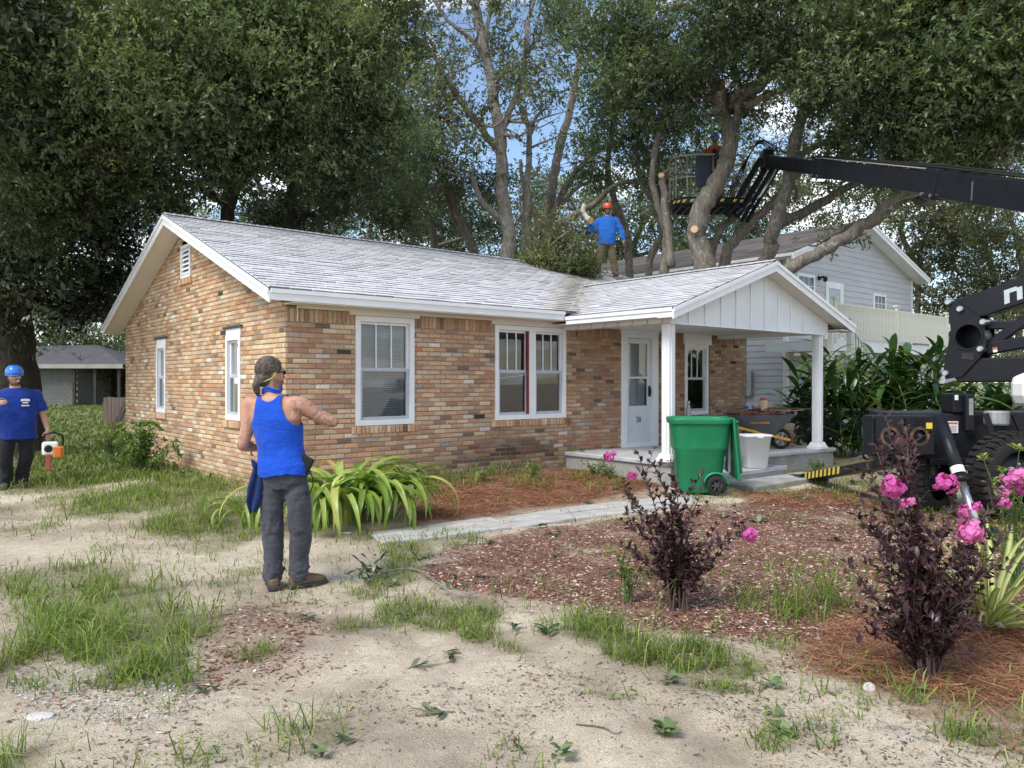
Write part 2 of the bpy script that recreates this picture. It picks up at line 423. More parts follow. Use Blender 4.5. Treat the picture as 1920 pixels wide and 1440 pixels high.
# brick ends visible on the right corner of the front wall
mb = MB(); zz = 0.0; k = 0
items = []
while zz < 2.5:
    items.append((*brick_geo(lambda s, z, o: (HL + o, s, z), 0.0, 0.10 if k % 2 else 0.2, zz, zz + BH, r1, 0.012), brick_col('front', 9, 1.5, r1), 0)); zz += COURSE; k += 1
emit(items, 'corner_brick', 'corner_brickwork', M_brick, fw, 0)
mb = MB(); mb.box(0.17, HL - 0.16, 0.17, HD - 0.17, 0.30, 0.34); mb.build('floor', M_inwall, house)
mb = MB(); mb.box(0.17, HL - 0.16, 0.17, HD - 0.17, 2.585, 2.60); mb.build('ceiling', M_inwall, house)
mb = MB(); mb.box(0.2, 2.9, 2.6, 2.7, 0.35, 2.58); mb.box(2.85, 2.95, 0.2, 2.55, 0.35, 2.58); mb.box(3.0, 8.0, 4.2, 4.3, 0.35, 2.58); mb.build('partition', M_inwall, house)

# ---------------------------------------------------------------- roof
PIT = 0.369; OV = 0.35
def slope_frame(O, e, s):
    O, e, s = Vector(O), Vector(e).normalized(), Vector(s).normalized(); return O, e, s, e.cross(s).normalized()
shg = []
def shingles(O, e, s, L, S, colf, keep=None, seed=1, prio=0):
    O, e, s, nn = slope_frame(O, e, s); r = random.Random(seed); EXP = 0.142; TW = 0.305; i = 0
    if nn.z < 0: nn = -nn
    while i * EXP < S:
        b0 = i * EXP; b1 = min(b0 + EXP * 1.22, S + 0.02)
        t = -r.random() * 0.02 - (TW / 2 if i % 2 else 0) - 0.02
        while t < L:
            a0, a1 = max(t, -0.015), min(t + TW - 0.013, L + 0.015)
            t += TW
            if a1 - a0 < 0.04: continue
            p = O + e * ((a0 + a1) / 2) + s * (b0 + 0.07)
            if keep and not keep(p): continue
            j = lambda a: (r.random() - 0.5) * 2 * a
            h0 = 0.020 + j(0.004); d0, d1 = j(0.010), j(0.010)
            q = lambda a, b, h: tuple(O + e * a + s * b + nn * h)
            vs = [q(a0, b0 + d0, 0.004), q(a1, b0 + d1, 0.004), q(a1, b0 + d1, h0 + j(0.004)), q(a0, b0 + d0, h0 + j(0.004)), q(a0, b1, 0.008), q(a1, b1, 0.008)]
            vs = vs + vs[:4]; fs = [(6, 7, 8, 9), (3, 2, 5, 4), (0, 3, 4), (1, 5, 2)]      # the dark asphalt butt edge has vertices of its own
            cc_ = np.tile(colf(p, r), (10, 1)); cc_[6:] *= 0.45
            shg.append((vs, fs, cc_, prio + b0 * 0.3 + abs(a0 - 3) * 0.05 if a1 - a0 > 0.25 else 99))
        i += 1
def shcol(p, r):
    g = 0.53 + 0.08 * r.random()
    u, v = p.x, p.y
    c = np.array([g * 0.985, g * 0.99, g * 1.03])
    if r.random() < 0.05: c *= 0.88
    vd = abs((u - 4.71) - (v + 0.35) * 1.07)            # leaf-stained valley beside the porch roof
    if v > -0.5 and vd < 0.5: c *= np.array([0.62, 0.58, 0.52]) + 0.38 * min(1, vd / 0.5) * np.array([1, 1, 1])
    return np.clip(c, 0, 1)
ez, rz_ = 2.77, 2.77 + PIT * (HD / 2 + OV)
su_len = math.hypot(HD / 2 + OV, rz_ - ez)
# roof deck (solid slab)
mb = MB()
x0, x1 = -OV, HL + OV
A = [(-OV, ez), (HD / 2, rz_), (HD + OV, ez), (HD + OV, ez - 0.03), (HD / 2, rz_ - 0.035), (-OV, ez - 0.03)]
for a, b in ((0, 1), (1, 2)):
    pass
vs = [(x0, y, z) for y, z in A] + [(x1, y, z) for y, z in A]
mb.add(vs, [(0, 1, 7, 6), (1, 2, 8, 7), (5, 11, 10, 4), (4, 10, 9, 3), (0, 6, 11, 5), (2, 3, 9, 8), (5, 4, 1, 0), (4, 3, 2, 1), (6, 7, 10, 11), (7, 8, 9, 10)])
deck = mb.build('roof', pmat('roof_deck', (0.16, 0.16, 0.17), (0.1, 0.1, 0.1), 3), house)
PU0, PU1, PV = 4.71, 10.05, -2.60
PUC = (PU0 + PU1) / 2; PEZ = 2.68; PP = 0.345; PRZ = PEZ + PP * (PUC - PU0)
proof = lambda u: PEZ + PP * min(u - PU0, PU1 - u)
mainroof = lambda v: ez + PIT * (v + OV)
def keep_main(p): return not (PU0 < p.x < PU1 and p.y < 2.1 and proof(p.x) > p.z + 0.05)
shingles((x0, -OV, ez), (1, 0, 0), (0, HD / 2 + OV, rz_ - ez), x1 - x0, su_len, shcol, keep_main, 5)
shingles((x1, HD + OV, ez), (-1, 0, 0), (0, -(HD / 2 + OV), rz_ - ez), x1 - x0, su_len, shcol, None, 6, 60)
# porch roof slopes
PB = 2.3                                     # back end under the main roof
mb = MB()
vs = [(PU0, PV, PEZ), (PUC, PV, PRZ), (PU1, PV, PEZ), (PU1, PV, PEZ - 0.03), (PUC, PV, PRZ - 0.033), (PU0, PV, PEZ - 0.03)]
vs = vs + [(a, PB if abs(a - PUC) < 0.1 else -0.2, c) for a, b, c in vs]
mb.add(vs, [(0, 6, 7, 1), (1, 7, 8, 2), (5, 4, 10, 11), (4, 3, 9, 10), (0, 1, 4, 5), (1, 2, 3, 4), (5, 11, 6, 0), (2, 8, 9, 3)])
pdeck = mb.build('porch_roof', pmat('porch_deck', (0.16, 0.16, 0.17), (0.1, 0.1, 0.1), 3), house)
ps = math.hypot(PUC - PU0, PRZ - PEZ)
keep_p = lambda p: mainroof(p.y) < p.z + 0.02
shingles((PU0, 3.0, PEZ), (0, -1, 0), (PUC - PU0, 0, PRZ - PEZ), 3.0 - PV, ps, shcol, keep_p, 8, 0.2)
shingles((PU1, PV, PEZ), (0, 1, 0), (PUC - PU1, 0, PRZ - PEZ), 3.0 - PV, ps, shcol, keep_p, 9, 60)
# ridge caps
r = random.Random(4)
def caps(a, b, pit, colk=1.0):
    a, b = Vector(a), Vector(b); d = (b - a).normalized(); L = (b - a).length; sd_ = d.cross(Vector((0, 0, 1))).normalized(); t = 0
    while t < L:
        p = a + d * t; q = a + d * min(t + 0.20, L); h = 0.03 + 0.012
        vs = [p - sd_ * 0.13 + Vector((0, 0, h - 0.13 * pit)), p + Vector((0, 0, h)), p + sd_ * 0.13 + Vector((0, 0, h - 0.13 * pit)),
              q - sd_ * 0.13 + Vector((0, 0, h - 0.012 - 0.13 * pit)), q + Vector((0, 0, h - 0.012)), q + sd_ * 0.13 + Vector((0, 0, h - 0.012 - 0.13 * pit))]
        vs += [v - Vector((0, 0, 0.012)) for v in vs[:3]]
        shg.append(([tuple(v) for v in vs], [(0, 1, 4, 3), (1, 2, 5, 4), (6, 7, 1, 0), (7, 8, 2, 1)], shcol(p, r) * 0.97, 80)); t += 0.145
caps((x0 - 0.01, HD / 2, rz_), (x1, HD / 2, rz_), PIT)
caps((PUC, PV - 0.01, PRZ), (PUC, 1.9, PRZ), PP)
emit(shg, 'shingle', 'shingles_rest', M_shingle, deck, 300)
# fascia, drip trim, soffits
mb = MB()
FB = 0.14
mb.box(x0 + 0.001, PU0 - 0.02, -OV - 0.02, -OV, ez - FB - 0.005, ez - 0.032)
mb.box(x0 + 0.001, PU0 - 0.02, -OV - 0.038, -OV - 0.0205, ez - 0.058, ez - 0.004)
mb.build('eave_fascia', M_white, house)
def rake(mb, u, ya, za, yb, zb, th, top, bot):
    """board in the plane u..u+th following the slope from (ya,za) to (yb,zb)"""
    vs = [(u, ya, za - bot), (u, yb, zb - bot), (u, yb, zb - top), (u, ya, za - top)]
    vs += [(u + th, b, c) for a, b, c in vs]
    mb.add(vs, [(0, 3, 2, 1), (4, 5, 6, 7), (0, 1, 5, 4), (1, 2, 6, 5), (2, 3, 7, 6), (3, 0, 4, 7)])
for (ya, yb, nm) in ((-OV - 0.02, HD / 2, 'rake_board'), (HD + OV + 0.02, HD / 2, 'rake_board')):
    mb = MB(); za = ez - 0.02 * PIT
    rake(mb, x0 - 0.022, ya, za, yb, rz_, 0.021, 0.033, 0.175)
    rake(mb, x0 - 0.042, ya, za, yb, rz_, 0.019, 0.004, 0.065)
    mb.build(nm, M_white, house)
mb = MB(); rake(mb, x1 + 0.001, -OV, ez, HD / 2, rz_, 0.02, 0.033, 0.175); rake(mb, x1 + 0.001, HD + OV, ez, HD / 2, rz_, 0.02, 0.033, 0.175); mb.build('rake_board', M_white, house)
mb = MB()   # rake soffits (underside of overhang), eave soffit, frieze
for ya, yb in ((-OV, HD / 2), (HD + OV, HD / 2)):
    rake(mb, x0, ya, ez, yb, rz_, OV - 0.002, 0.128, 0.150)
mb.build('rake_soffit', M_soffit, house)
mb = MB(); mb.box(-0.02, HL + 0.3, -OV + 0.001, -0.001, 2.61, 2.628); mb.build('eave_soffit', M_soffit, house)
mb = MB(); mb.box(0.16, 0.92, -0.032, -0.002, 2.575, 2.609); mb.box(0.92, 2.06, -0.034, -0.002, 2.53, 2.609); mb.box(2.06, 3.42, -0.032, -0.002, 2.575, 2.609); mb.box(3.42, 5.14, -0.034, -0.002, 2.52, 2.609); mb.build('frieze_board', M_soffit, house)
mb = MB(); mb.tube([(0.14, -0.05, 2.60), (0.145, -0.06, 2.5), (0.14, -0.06, 2.40)], 0.006, 5); mb.build('loose_wire', M_white, house)
# gable vent with slats
mb = MB(); a, b, c, d = 3.88, 4.40, 3.39, 3.96
mb.box(-0.02, 0.03, a, a + 0.06, c, d); mb.box(-0.02, 0.03, b - 0.06, b, c, d); mb.box(-0.02, 0.03, a + 0.06, b - 0.06, c, c + 0.05); mb.box(-0.02, 0.03, a + 0.06, b - 0.06, d - 0.05, d)
vent = mb.build('gable_vent', M_white, house)
mb = MB(); mb.box(0.04, 0.06, a, b, c, d); mb.build('vent_back', M_dark, vent)
for k in range(6):
    z0 = c + 0.06 + k * 0.078
    mb = MB(); mb.add([(-0.015, a + .06, z0), (-0.015, b - .06, z0), (0.03, b - .06, z0 + 0.06), (0.03, a + .06, z0 + 0.06), (-0.015, a + .06, z0 + .012), (-0.015, b - .06, z0 + .012), (0.03, b - .06, z0 + 0.072), (0.03, a + .06, z0 + 0.072)],
           [(0, 1, 2, 3), (4, 7, 6, 5), (0, 4, 5, 1), (2, 6, 7, 3)]); mb.build('slat', M_white, vent)
# ---------------------------------------------------------------- windows
def frame(mb, P, a, b, c, d, wd, o0, o1):
    def bx(s0, s1, z0, z1):
        q = [P(s0, z0, o0), P(s1, z0, o0), P(s1, z1, o0), P(s0, z1, o0), P(s0, z0, o1), P(s1, z0, o1), P(s1, z1, o1), P(s0, z1, o1)]
        mb.add(q, [(0,3,2,1),(4,5,6,7),(0,1,5,4),(1,2,6,5),(2,3,7,6),(3,0,4,7)])
    bx(a, a + wd, c, d); bx(b - wd, b, c, d); bx(a + wd, b - wd, c, c + wd); bx(a + wd, b - wd, d - wd, d)
    return bx
def sash_window(P, a, b, c, d, mull=True, blinds=False, curtain=False, name='window'):
    """double-hung: outer trim, two sashes, meeting rail, three upright lites above"""
    mb = MB(); frame(mb, P, a, b, c, d, 0.075, -0.10, 0.012); wob = mb.build(name, M_white, house)
    a2, b2, c2, d2 = a + 0.076, b - 0.076, c + 0.076, d - 0.076; mid = (c2 + d2) / 2 + 0.02
    mb = MB(); bx = frame(mb, P, a2, b2, mid - 0.012, d2, 0.035, -0.075, -0.04); mb.build('upper_sash', M_vinyl, wob)
    mb = MB(); frame(mb, P, a2, b2, c2, mid + 0.02, 0.045, -0.055, -0.022); mb.build('lower_sash', M_screen, wob)
    if mull:
        for k in (1, 2):
            s = a2 + 0.03 + (b2 - a2 - 0.06) * k / 3
            mb = MB(); bq = frame(mb, P, s - 0.01, s + 0.01, mid + 0.024, d2 - 0.035, 0.0099, -0.070, -0.052); mb.build('muntin', M_vinyl, wob)
    for z0, z1, o in ((mid + 0.02, d2 - 0.03, -0.066), (c2 + 0.04, mid - 0.02, -0.045)):
        mb = MB(); q = [P(a2 + .03, z0, o), P(b2 - .03, z0, o), P(b2 - .03, z1, o), P(a2 + .03, z1, o)]; mb.add(q, [(0, 1, 2, 3)]); mb.build('pane', M_glass, wob)
    if blinds:
        k = 0; zb = c2 + 0.05; fan = None
        mbk = MB()
        while zb < d2 - 0.03:
            q = [P(a2 + .01, zb, -0.135), P(b2 - .06, zb, -0.135), P(b2 - .06, zb + 0.019, -0.118), P(a2 + .01, zb + 0.019, -0.118)]
            mb = MB(); mb.add(q, [(0, 1, 2, 3)]); mb.build('blind_slat', M_blind, wob); zb += 0.0265
        mb = MB(); bq = frame(mb, P, b2 - 0.055, b2 + 0.02, c2, d2, 0.037, -0.16, -0.15); mb.build('blind_edge', M_blind, wob)
    if curtain:
        mb = MB(); n = 26; vs = []
        for k in range(n):
            s = a2 + (b2 - a2) * k / (n - 1); o = -0.13 - 0.02 * math.sin(k * 1.9)
            vs += [P(s, c2, o), P(s, d2, o)]
        mb.add(vs, [(2 * k, 2 * k + 2, 2 * k + 3, 2 * k + 1) for k in range(n - 1)]); mb.build('curtain', M_curt, wob, True)
    return wob
M_blind = pmat('blind', (0.62, 0.66, 0.72), (0.5, 0.54, 0.6), 4, 0.5)
M_curt = pmat('curtain', (0.75, 0.75, 0.72), (0.62, 0.62, 0.6), 12, 0.8, stretch=(8, 8, 0.4))
wn = sash_window(Pf, 1.02, 1.98, 0.985, 2.525, blinds=True); tag(wn, 'white window with closed pale blinds')
wn = sash_window(Pf, 3.50, 4.285, 0.985, 2.515); tag(wn, 'left half of the white double window, red lead strip at its edge')
mb = MB(); mb.box(4.178, 4.206, -0.02, 0.06, 1.07, 2.44); mb.build('red_jamb', pmat('red_primer', (0.22, 0.035, 0.03), (0.15, 0.03, 0.03), 9, 0.6), wn)
mb = MB(); mb.bar((3.58, 0.02, 1.66), (4.2, 0.02, 1.72), 0.012, 0.012); mb.build('screen_rail', M_screen, wn)
wn = sash_window(Pf, 4.287, 5.06, 0.985, 2.515)
wn = sash_window(Pf, 8.35, 9.12, 0.935, 2.36)
mb = MB(); mb.box(8.30, 9.2, -0.03, 0.1, 2.362, 2.60); mb.build('header_panel', M_white, wn)
mb = MB(); mb.box(9.121, 9.15, -0.014, 0.05, 0.95, 2.36); mb.build('red_jamb', bpy.data.materials['red_primer'], wn)
wn = sash_window(Pl, 1.60, 2.20, 1.025, 2.30, mull=False, curtain=True)
mb = MB(); mb.box(-0.002, 0.1, 1.60, 2.20, 2.302, 2.40); mb.build('header_panel', M_white, wn)
wn = sash_window(Pl, 5.35, 5.95, 1.025, 2.30, mull=False, blinds=True)
mb = MB(); mb.box(-0.002, 0.1, 5.35, 5.95, 2.302, 2.40); mb.build('header_panel', M_white, wn)
M_lint = pmat('lintel', (0.06, 0.05, 0.045), (0.04, 0.035, 0.03), 8)
for k in (1.50, 5.25):
    mb = MB(); mb.box(-0.03, 0.1, k, k + 0.78, 2.405, 2.437); mb.build('steel_lintel', M_lint, lw)
# things seen inside the double window
mb = MB(); mb.box(4.0, 4.9, 2.6, 2.75, 2.44, 2.50)
m, n, b, _, l = newmat('lit_tube'); b.inputs['Emission Color'].default_value = (1, 0.95, 0.85, 1); b.inputs['Emission Strength'].default_value = 6; l.new(ramp(n, l, noise(n, l, objc(n), 2), [(0, (0.9, 0.9, 0.85)), (1, (0.8, 0.8, 0.75))]), b.inputs['Base Color'])
lt = mb.build('ceiling_tube_light', m, house)
# ---------------------------------------------------------------- front door
dr = MB(); bx = frame(dr, Pf, 6.55, 7.42, 0.37, 2.50, 0.075, -0.12, 0.014); door = dr.build('front_door', M_white, house); door['label'] = 'white storm door with house number 206 on its lower panel'
M_door = pmat('storm_door', (0.66, 0.70, 0.75), (0.60, 0.64, 0.69), 1.5, 0.35)
mb = MB(); a, b, c, d = 6.627, 7.343, 0.40, 2.42
frame(mb, Pf, a, b, 1.05, d, 0.10, -0.065, -0.03); mb.box(a, b, 0.03, 0.065, c, 1.05)
mb.box(a + .1, b - .1, 0.032, 0.063, 1.66, 1.70); leaf = mb.build('door_leaf', M_door, door); bevel(leaf, 0.006)
mb = MB(); mb.add([Pf(a + .09, 1.14, -.05), Pf(b - .09, 1.14, -.05), Pf(b - .09, d - .09, -.05), Pf(a + .09, d - .09, -.05)], [(0, 1, 2, 3)]); mb.build('pane', M_glass, door)
mb = MB(); mb.add([Pf(a + .02, c, -.10), Pf(b - .02, c, -.10), Pf(b - .02, d, -.10), Pf(a + .02, d, -.10)], [(0, 1, 2, 3)]); mb.build('inner_door', pmat('inner_door', (0.42, 0.42, 0.42), (0.36, 0.36, 0.36), 2), door)
mb = MB(); mb.box(b - .075, b - .045, 0.0, 0.03, 1.32, 1.52); mb.bar((b - .06, -0.01, 1.47), (b - .06, -0.01, 1.36), .018, .02); mb.build('door_handle', M_black, door)
mb = MB(); mb.box(6.45, 7.52, -0.03, 0.1, 2.502, 2.60); mb.box(6.47, 6.548, -0.012, 0.1, 0.36, 2.50); mb.box(7.422, 7.52, -0.012, 0.1, 0.36, 2.50); mb.build('door_casing', M_white, door)
def text_obj(s, size, mat, parent=None, M=None, name='lettering', ext=0.002, font=None, sx=1.0):
    cu_ = bpy.data.curves.new(name, 'FONT'); cu_.body = s; cu_.size = size; cu_.extrude = ext; cu_.align_x = 'CENTER'; cu_.align_y = 'CENTER'
    o = bpy.data.objects.new(name, cu_); COL.objects.link(o)
    dg = bpy.context.evaluated_depsgraph_get(); me = bpy.data.meshes.new_from_object(o.evaluated_get(dg)); me.name = name
    bpy.data.objects.remove(o); bpy.data.curves.remove(cu_)
    me.materials.clear(); me.materials.append(mat)
    if sx != 1: me.transform(Matrix.Diagonal((sx, 1, 1, 1)))
    if M is not None: me.transform(M)
    return link(name, me, parent)
M_ink = pmat('black_ink', (0.02, 0.02, 0.02), (0.03, 0.03, 0.03), 5, 0.5)
Mt = Matrix.Translation((6.99, 0.0275, 0.885)) @ Matrix.Rotation(R(90), 4, 'X')
text_obj('206', 0.155, M_ink, door, Mt, 'house_number', 0.002, sx=0.62)
# ---------------------------------------------------------------- porch
slabz = lambda u: 0.40 - 0.05 * max(0, (u - 5.1)) / 4.6
M_slab = pmat('porch_paint', (0.50, 0.515, 0.53), (0.40, 0.41, 0.42), 2.2, 0.7, 0.25, 40, c3=(0.30, 0.30, 0.29))
mb = MB()
S0, S1, SV = 5.02, 9.95, -2.32
vs = [(S0, SV, slabz(S0) - .07), (S1, SV, slabz(S1) - .07), (S1, 0.0, slabz(S1) - .07), (S0, 0.0, slabz(S0) - .07), (S0, SV, slabz(S0)), (S1, SV, slabz(S1)), (S1, -0.012, slabz(S1)), (S0, -0.012, slabz(S0))]
mb.add(vs, [(0,3,2,1),(4,5,6,7),(0,1,5,4),(1,2,6,5),(2,3,7,6),(3,0,4,7)]); o = mb.build('porch_slab', M_slab, house); bevel(o, 0.015)
mb = MB(); mb.box(S0 + .04, S1 - .04, SV + .04, -0.01, -0.2, 0); mb.v = [(a, b, c if c < 0 else slabz(a) - .0705) for a, b, c in mb.v]; mb.build('porch_footing', M_concrete, house)
mb = MB(); mb.box(5.85, 7.55, SV - .34, SV - .002, -0.1, 0.20); o = mb.build('porch_step', M_slab, house); bevel(o, 0.02)
mb = MB(); mb.box(5.8, 7.6, SV - .37, SV - .342, 0.13, 0.205); o = mb.build('step_nosing', M_slab, house); bevel(o, 0.012)
mb = MB(); mb.box(5.75, 8.0, SV - .95, SV - .38, -0.1, 0.075); o = mb.build('landing_slab', M_concrete, house); bevel(o, 0.02)
# posts
for pu in (5.10, 9.47):
    zb = slabz(pu); mb = MB(); w2 = 0.075
    mb.box(pu - w2, pu + w2, -2.2 - w2, -2.2 + w2, zb + 0.12, 2.485)
    post = mb.build('porch_post', M_white, house); bevel(post, 0.012)
    mb = MB()
    for sx in (-1, 1):
        mb.box(pu - 0.03, pu + 0.03, -2.2 + sx * (w2 + 0.006) - 0.006, -2.2 + sx * (w2 + 0.006) + 0.006, zb + 0.125, 2.47)
        mb.box(pu + sx * (w2 + .006) - 0.006, pu + sx * (w2 + .006) + 0.006, -2.23, -2.17, zb + .125, 2.47)
    mb.build('post_flute', M_white, post)
    mb = MB(); Mx = Matrix.Translation((pu, -2.2, zb)) @ Matrix.Rotation(R(45), 4, 'Z')
    mb.lathe([(0.19, 0), (0.19, 0.045), (0.165, 0.055), (0.15, 0.09), (0.125, 0.121), (0.1, 0.1212)], 4, 0, Mx); mb.build('post_base', M_white, post)
# beam, ceiling, gable face
mb = MB(); mb.box(4.98, 9.60, -2.31, -2.10, 2.487, 2.56); mb.box(4.98, 5.20, -2.098, -0.04, 2.487, 2.56); mb.box(9.38, 9.60, -2.098, -0.04, 2.487, 2.56); mb.build('porch_beam', M_white, house)
mb = MB(); mb.box(4.99, 9.59, -2.098, -0.036, 2.562, 2.575); mb.build('porch_ceiling', M_white, house)
mb = MB(); GY = -2.32
poly = [(4.98, 2.49), (9.60, 2.49), (9.60, proof(9.60) - .05), (PUC, PRZ - .05), (4.98, proof(4.98) - .05)]
n_ = len(poly); vs = [(a, GY, b) for a, b in poly] + [(a, GY + 0.02, b) for a, b in poly]
mb.add(vs, [tuple(range(n_)), tuple(range(2 * n_ - 1, n_ - 1, -1))] + [(i, n_ + i, n_ + (i + 1) % n_, (i + 1) % n_) for i in range(n_)])
gf = mb.build('gable_panel', pmat('gable_panel', (0.74, 0.77, 0.80), (0.69, 0.72, 0.75), 2, 0.5), house)
k = 5.02
while k < 9.62:
    zt = proof(k) - .16
    if zt > 2.52: mb = MB(); mb.box(k - 0.02, k + 0.02, GY - 0.019, GY - 0.001, 2.492, zt); mb.build('batten', M_white, gf)
    k += 0.414
mb = MB(); mb.box(4.98, 9.60, GY - 0.016, GY - .001, 2.468, 2.490); mb.build('gable_drip', M_white, house)
def prake(mb, y, ua, ub, th, top, bot):
    za, zb = proof(ua) if PU0 <= ua <= PU1 else PEZ - PP * 0.02, PRZ
    vs = [(ua, y, za - bot), (ub, y, zb - bot), (ub, y, zb - top), (ua, y, za - top)]; vs += [(a, y - th, c) for a, b, c in vs]
    mb.add(vs, [(0, 1, 2, 3), (7, 6, 5, 4), (0, 4, 5, 1), (1, 5, 6, 2), (2, 6, 7, 3), (3, 7, 4, 0)])
for ua in (PU0 - 0.02, PU1 + 0.02):
    mb = MB(); prake(mb, PV - .001, ua, PUC, 0.02, 0.033, 0.165); prake(mb, PV - .022, ua, PUC, 0.018, 0.004, 0.062); mb.build('porch_rake_board', M_white, house)
    mb = MB(); prake(mb, -2.322, ua, PUC, -(PV + 2.322 + 0.002) * 1.0, 0.12, 0.14); mb.build('porch_rake_soffit', M_soffit, house)
mb = MB()
mb.box(PU0 - 0.02, PU0, PV, -OV - 0.042, PEZ - 0.13, PEZ - 0.032); mb.box(PU0 - 0.038, PU0 - 0.021, PV, -OV - .044, PEZ - 0.058, PEZ - 0.004)
mb.build('porch_eave_fascia', M_white, house)
mb = MB(); mb.box(PU1, PU1 + 0.02, PV, -0.1, PEZ - 0.13, PEZ - 0.032); mb.build('porch_eave_fascia', M_white, house)
for a, b in ((PU0 + .001, 4.978), (9.602, PU1 - .001)): mb = MB(); mb.box(a, b, PV + .01, -0.04, PEZ - 0.128, PEZ - 0.112); mb.build('porch_eave_soffit', M_soffit, house)
for k in range(7):   # small hooks left under the porch eave
    v = -2.2 + k * 0.3; mb = MB(); mb.tube([(4.97, v, 2.555), (4.965, v + .01, 2.49), (4.96, v + .03, 2.47), (4.955, v + .05, 2.485)], 0.006, 5); mb.build('hook', M_galv, house)
# ================================================================ ground
def vnoise(x, y, seed=0):
    xi, yi = np.floor(x).astype(np.int64), np.floor(y).astype(np.int64); fx, fy = x - xi, y - yi
    fx = fx * fx * (3 - 2 * fx); fy = fy * fy * (3 - 2 * fy)
    def h(a, b):
        n = (a * 374761393 + b * 668265263 + seed * 1442695041) & 0x7fffffff
        n = ((n ^ (n >> 13)) * 1274126177) & 0x7fffffff
        return ((n ^ (n >> 16)) & 0xffff) / 65535.0
    return (h(xi, yi) * (1 - fx) + h(xi + 1, yi) * fx) * (1 - fy) + (h(xi, yi + 1) * (1 - fx) + h(xi + 1, yi + 1) * fx) * fy
def fbm(x, y, oct=4, seed=0):
    s = 0; a = 0.5; t = 0
    for o in range(oct): s = s + a * vnoise(x * 2 ** o, y * 2 ** o, seed + o); t += a; a *= 0.55
    return s / t
def inpoly(x, y, poly):
    ins = np.zeros(x.shape, bool); n = len(poly)
    for i in range(n):
        x0, y0 = poly[i]; x1, y1 = poly[(i + 1) % n]
        if y0 == y1: continue
        c = ((y0 > y) != (y1 > y)) & (x < (x1 - x0) * (y - y0) / (y1 - y0) + x0); ins ^= c
    return ins
def gpoly(pts): return [tuple(gpx(*p)[:2]) for p in pts]
MULCH = [gpoly([(800, 1040), (1000, 992), (1160, 972), (1330, 950), (1500, 930), (1700, 945), (2100, 960), (2300, 1200), (1920, 1215), (1560, 1215), (1420, 1205), (1200, 1180), (1080, 1140), (960, 1125), (830, 1105), (770, 1075)]),
         gpoly([(400, 1140), (560, 1130), (590, 1200), (520, 1270), (420, 1290), (330, 1330), (280, 1300), (350, 1240)])]
STRAW = [gpoly([(735, 925), (880, 893), (1060, 880), (1190, 893), (1250, 915), (1160, 938), (1020, 957), (900, 978), (770, 990)]),
         gpoly([(1370, 930), (1500, 918), (1640, 930), (1620, 955), (1400, 952)]),
         gpoly([(1490, 1225), (1600, 1170), (1760, 1180), (2000, 1190), (2000, 1350), (1740, 1325), (1560, 1275)])]
PATH = gpoly([(684, 1001), (760, 990), (900, 975), (1060, 957), (1180, 940), (1300, 926), (1420, 921), (1420, 934), (1300, 946), (1160, 965), (1000, 987), (860, 1005), (716, 1024)])
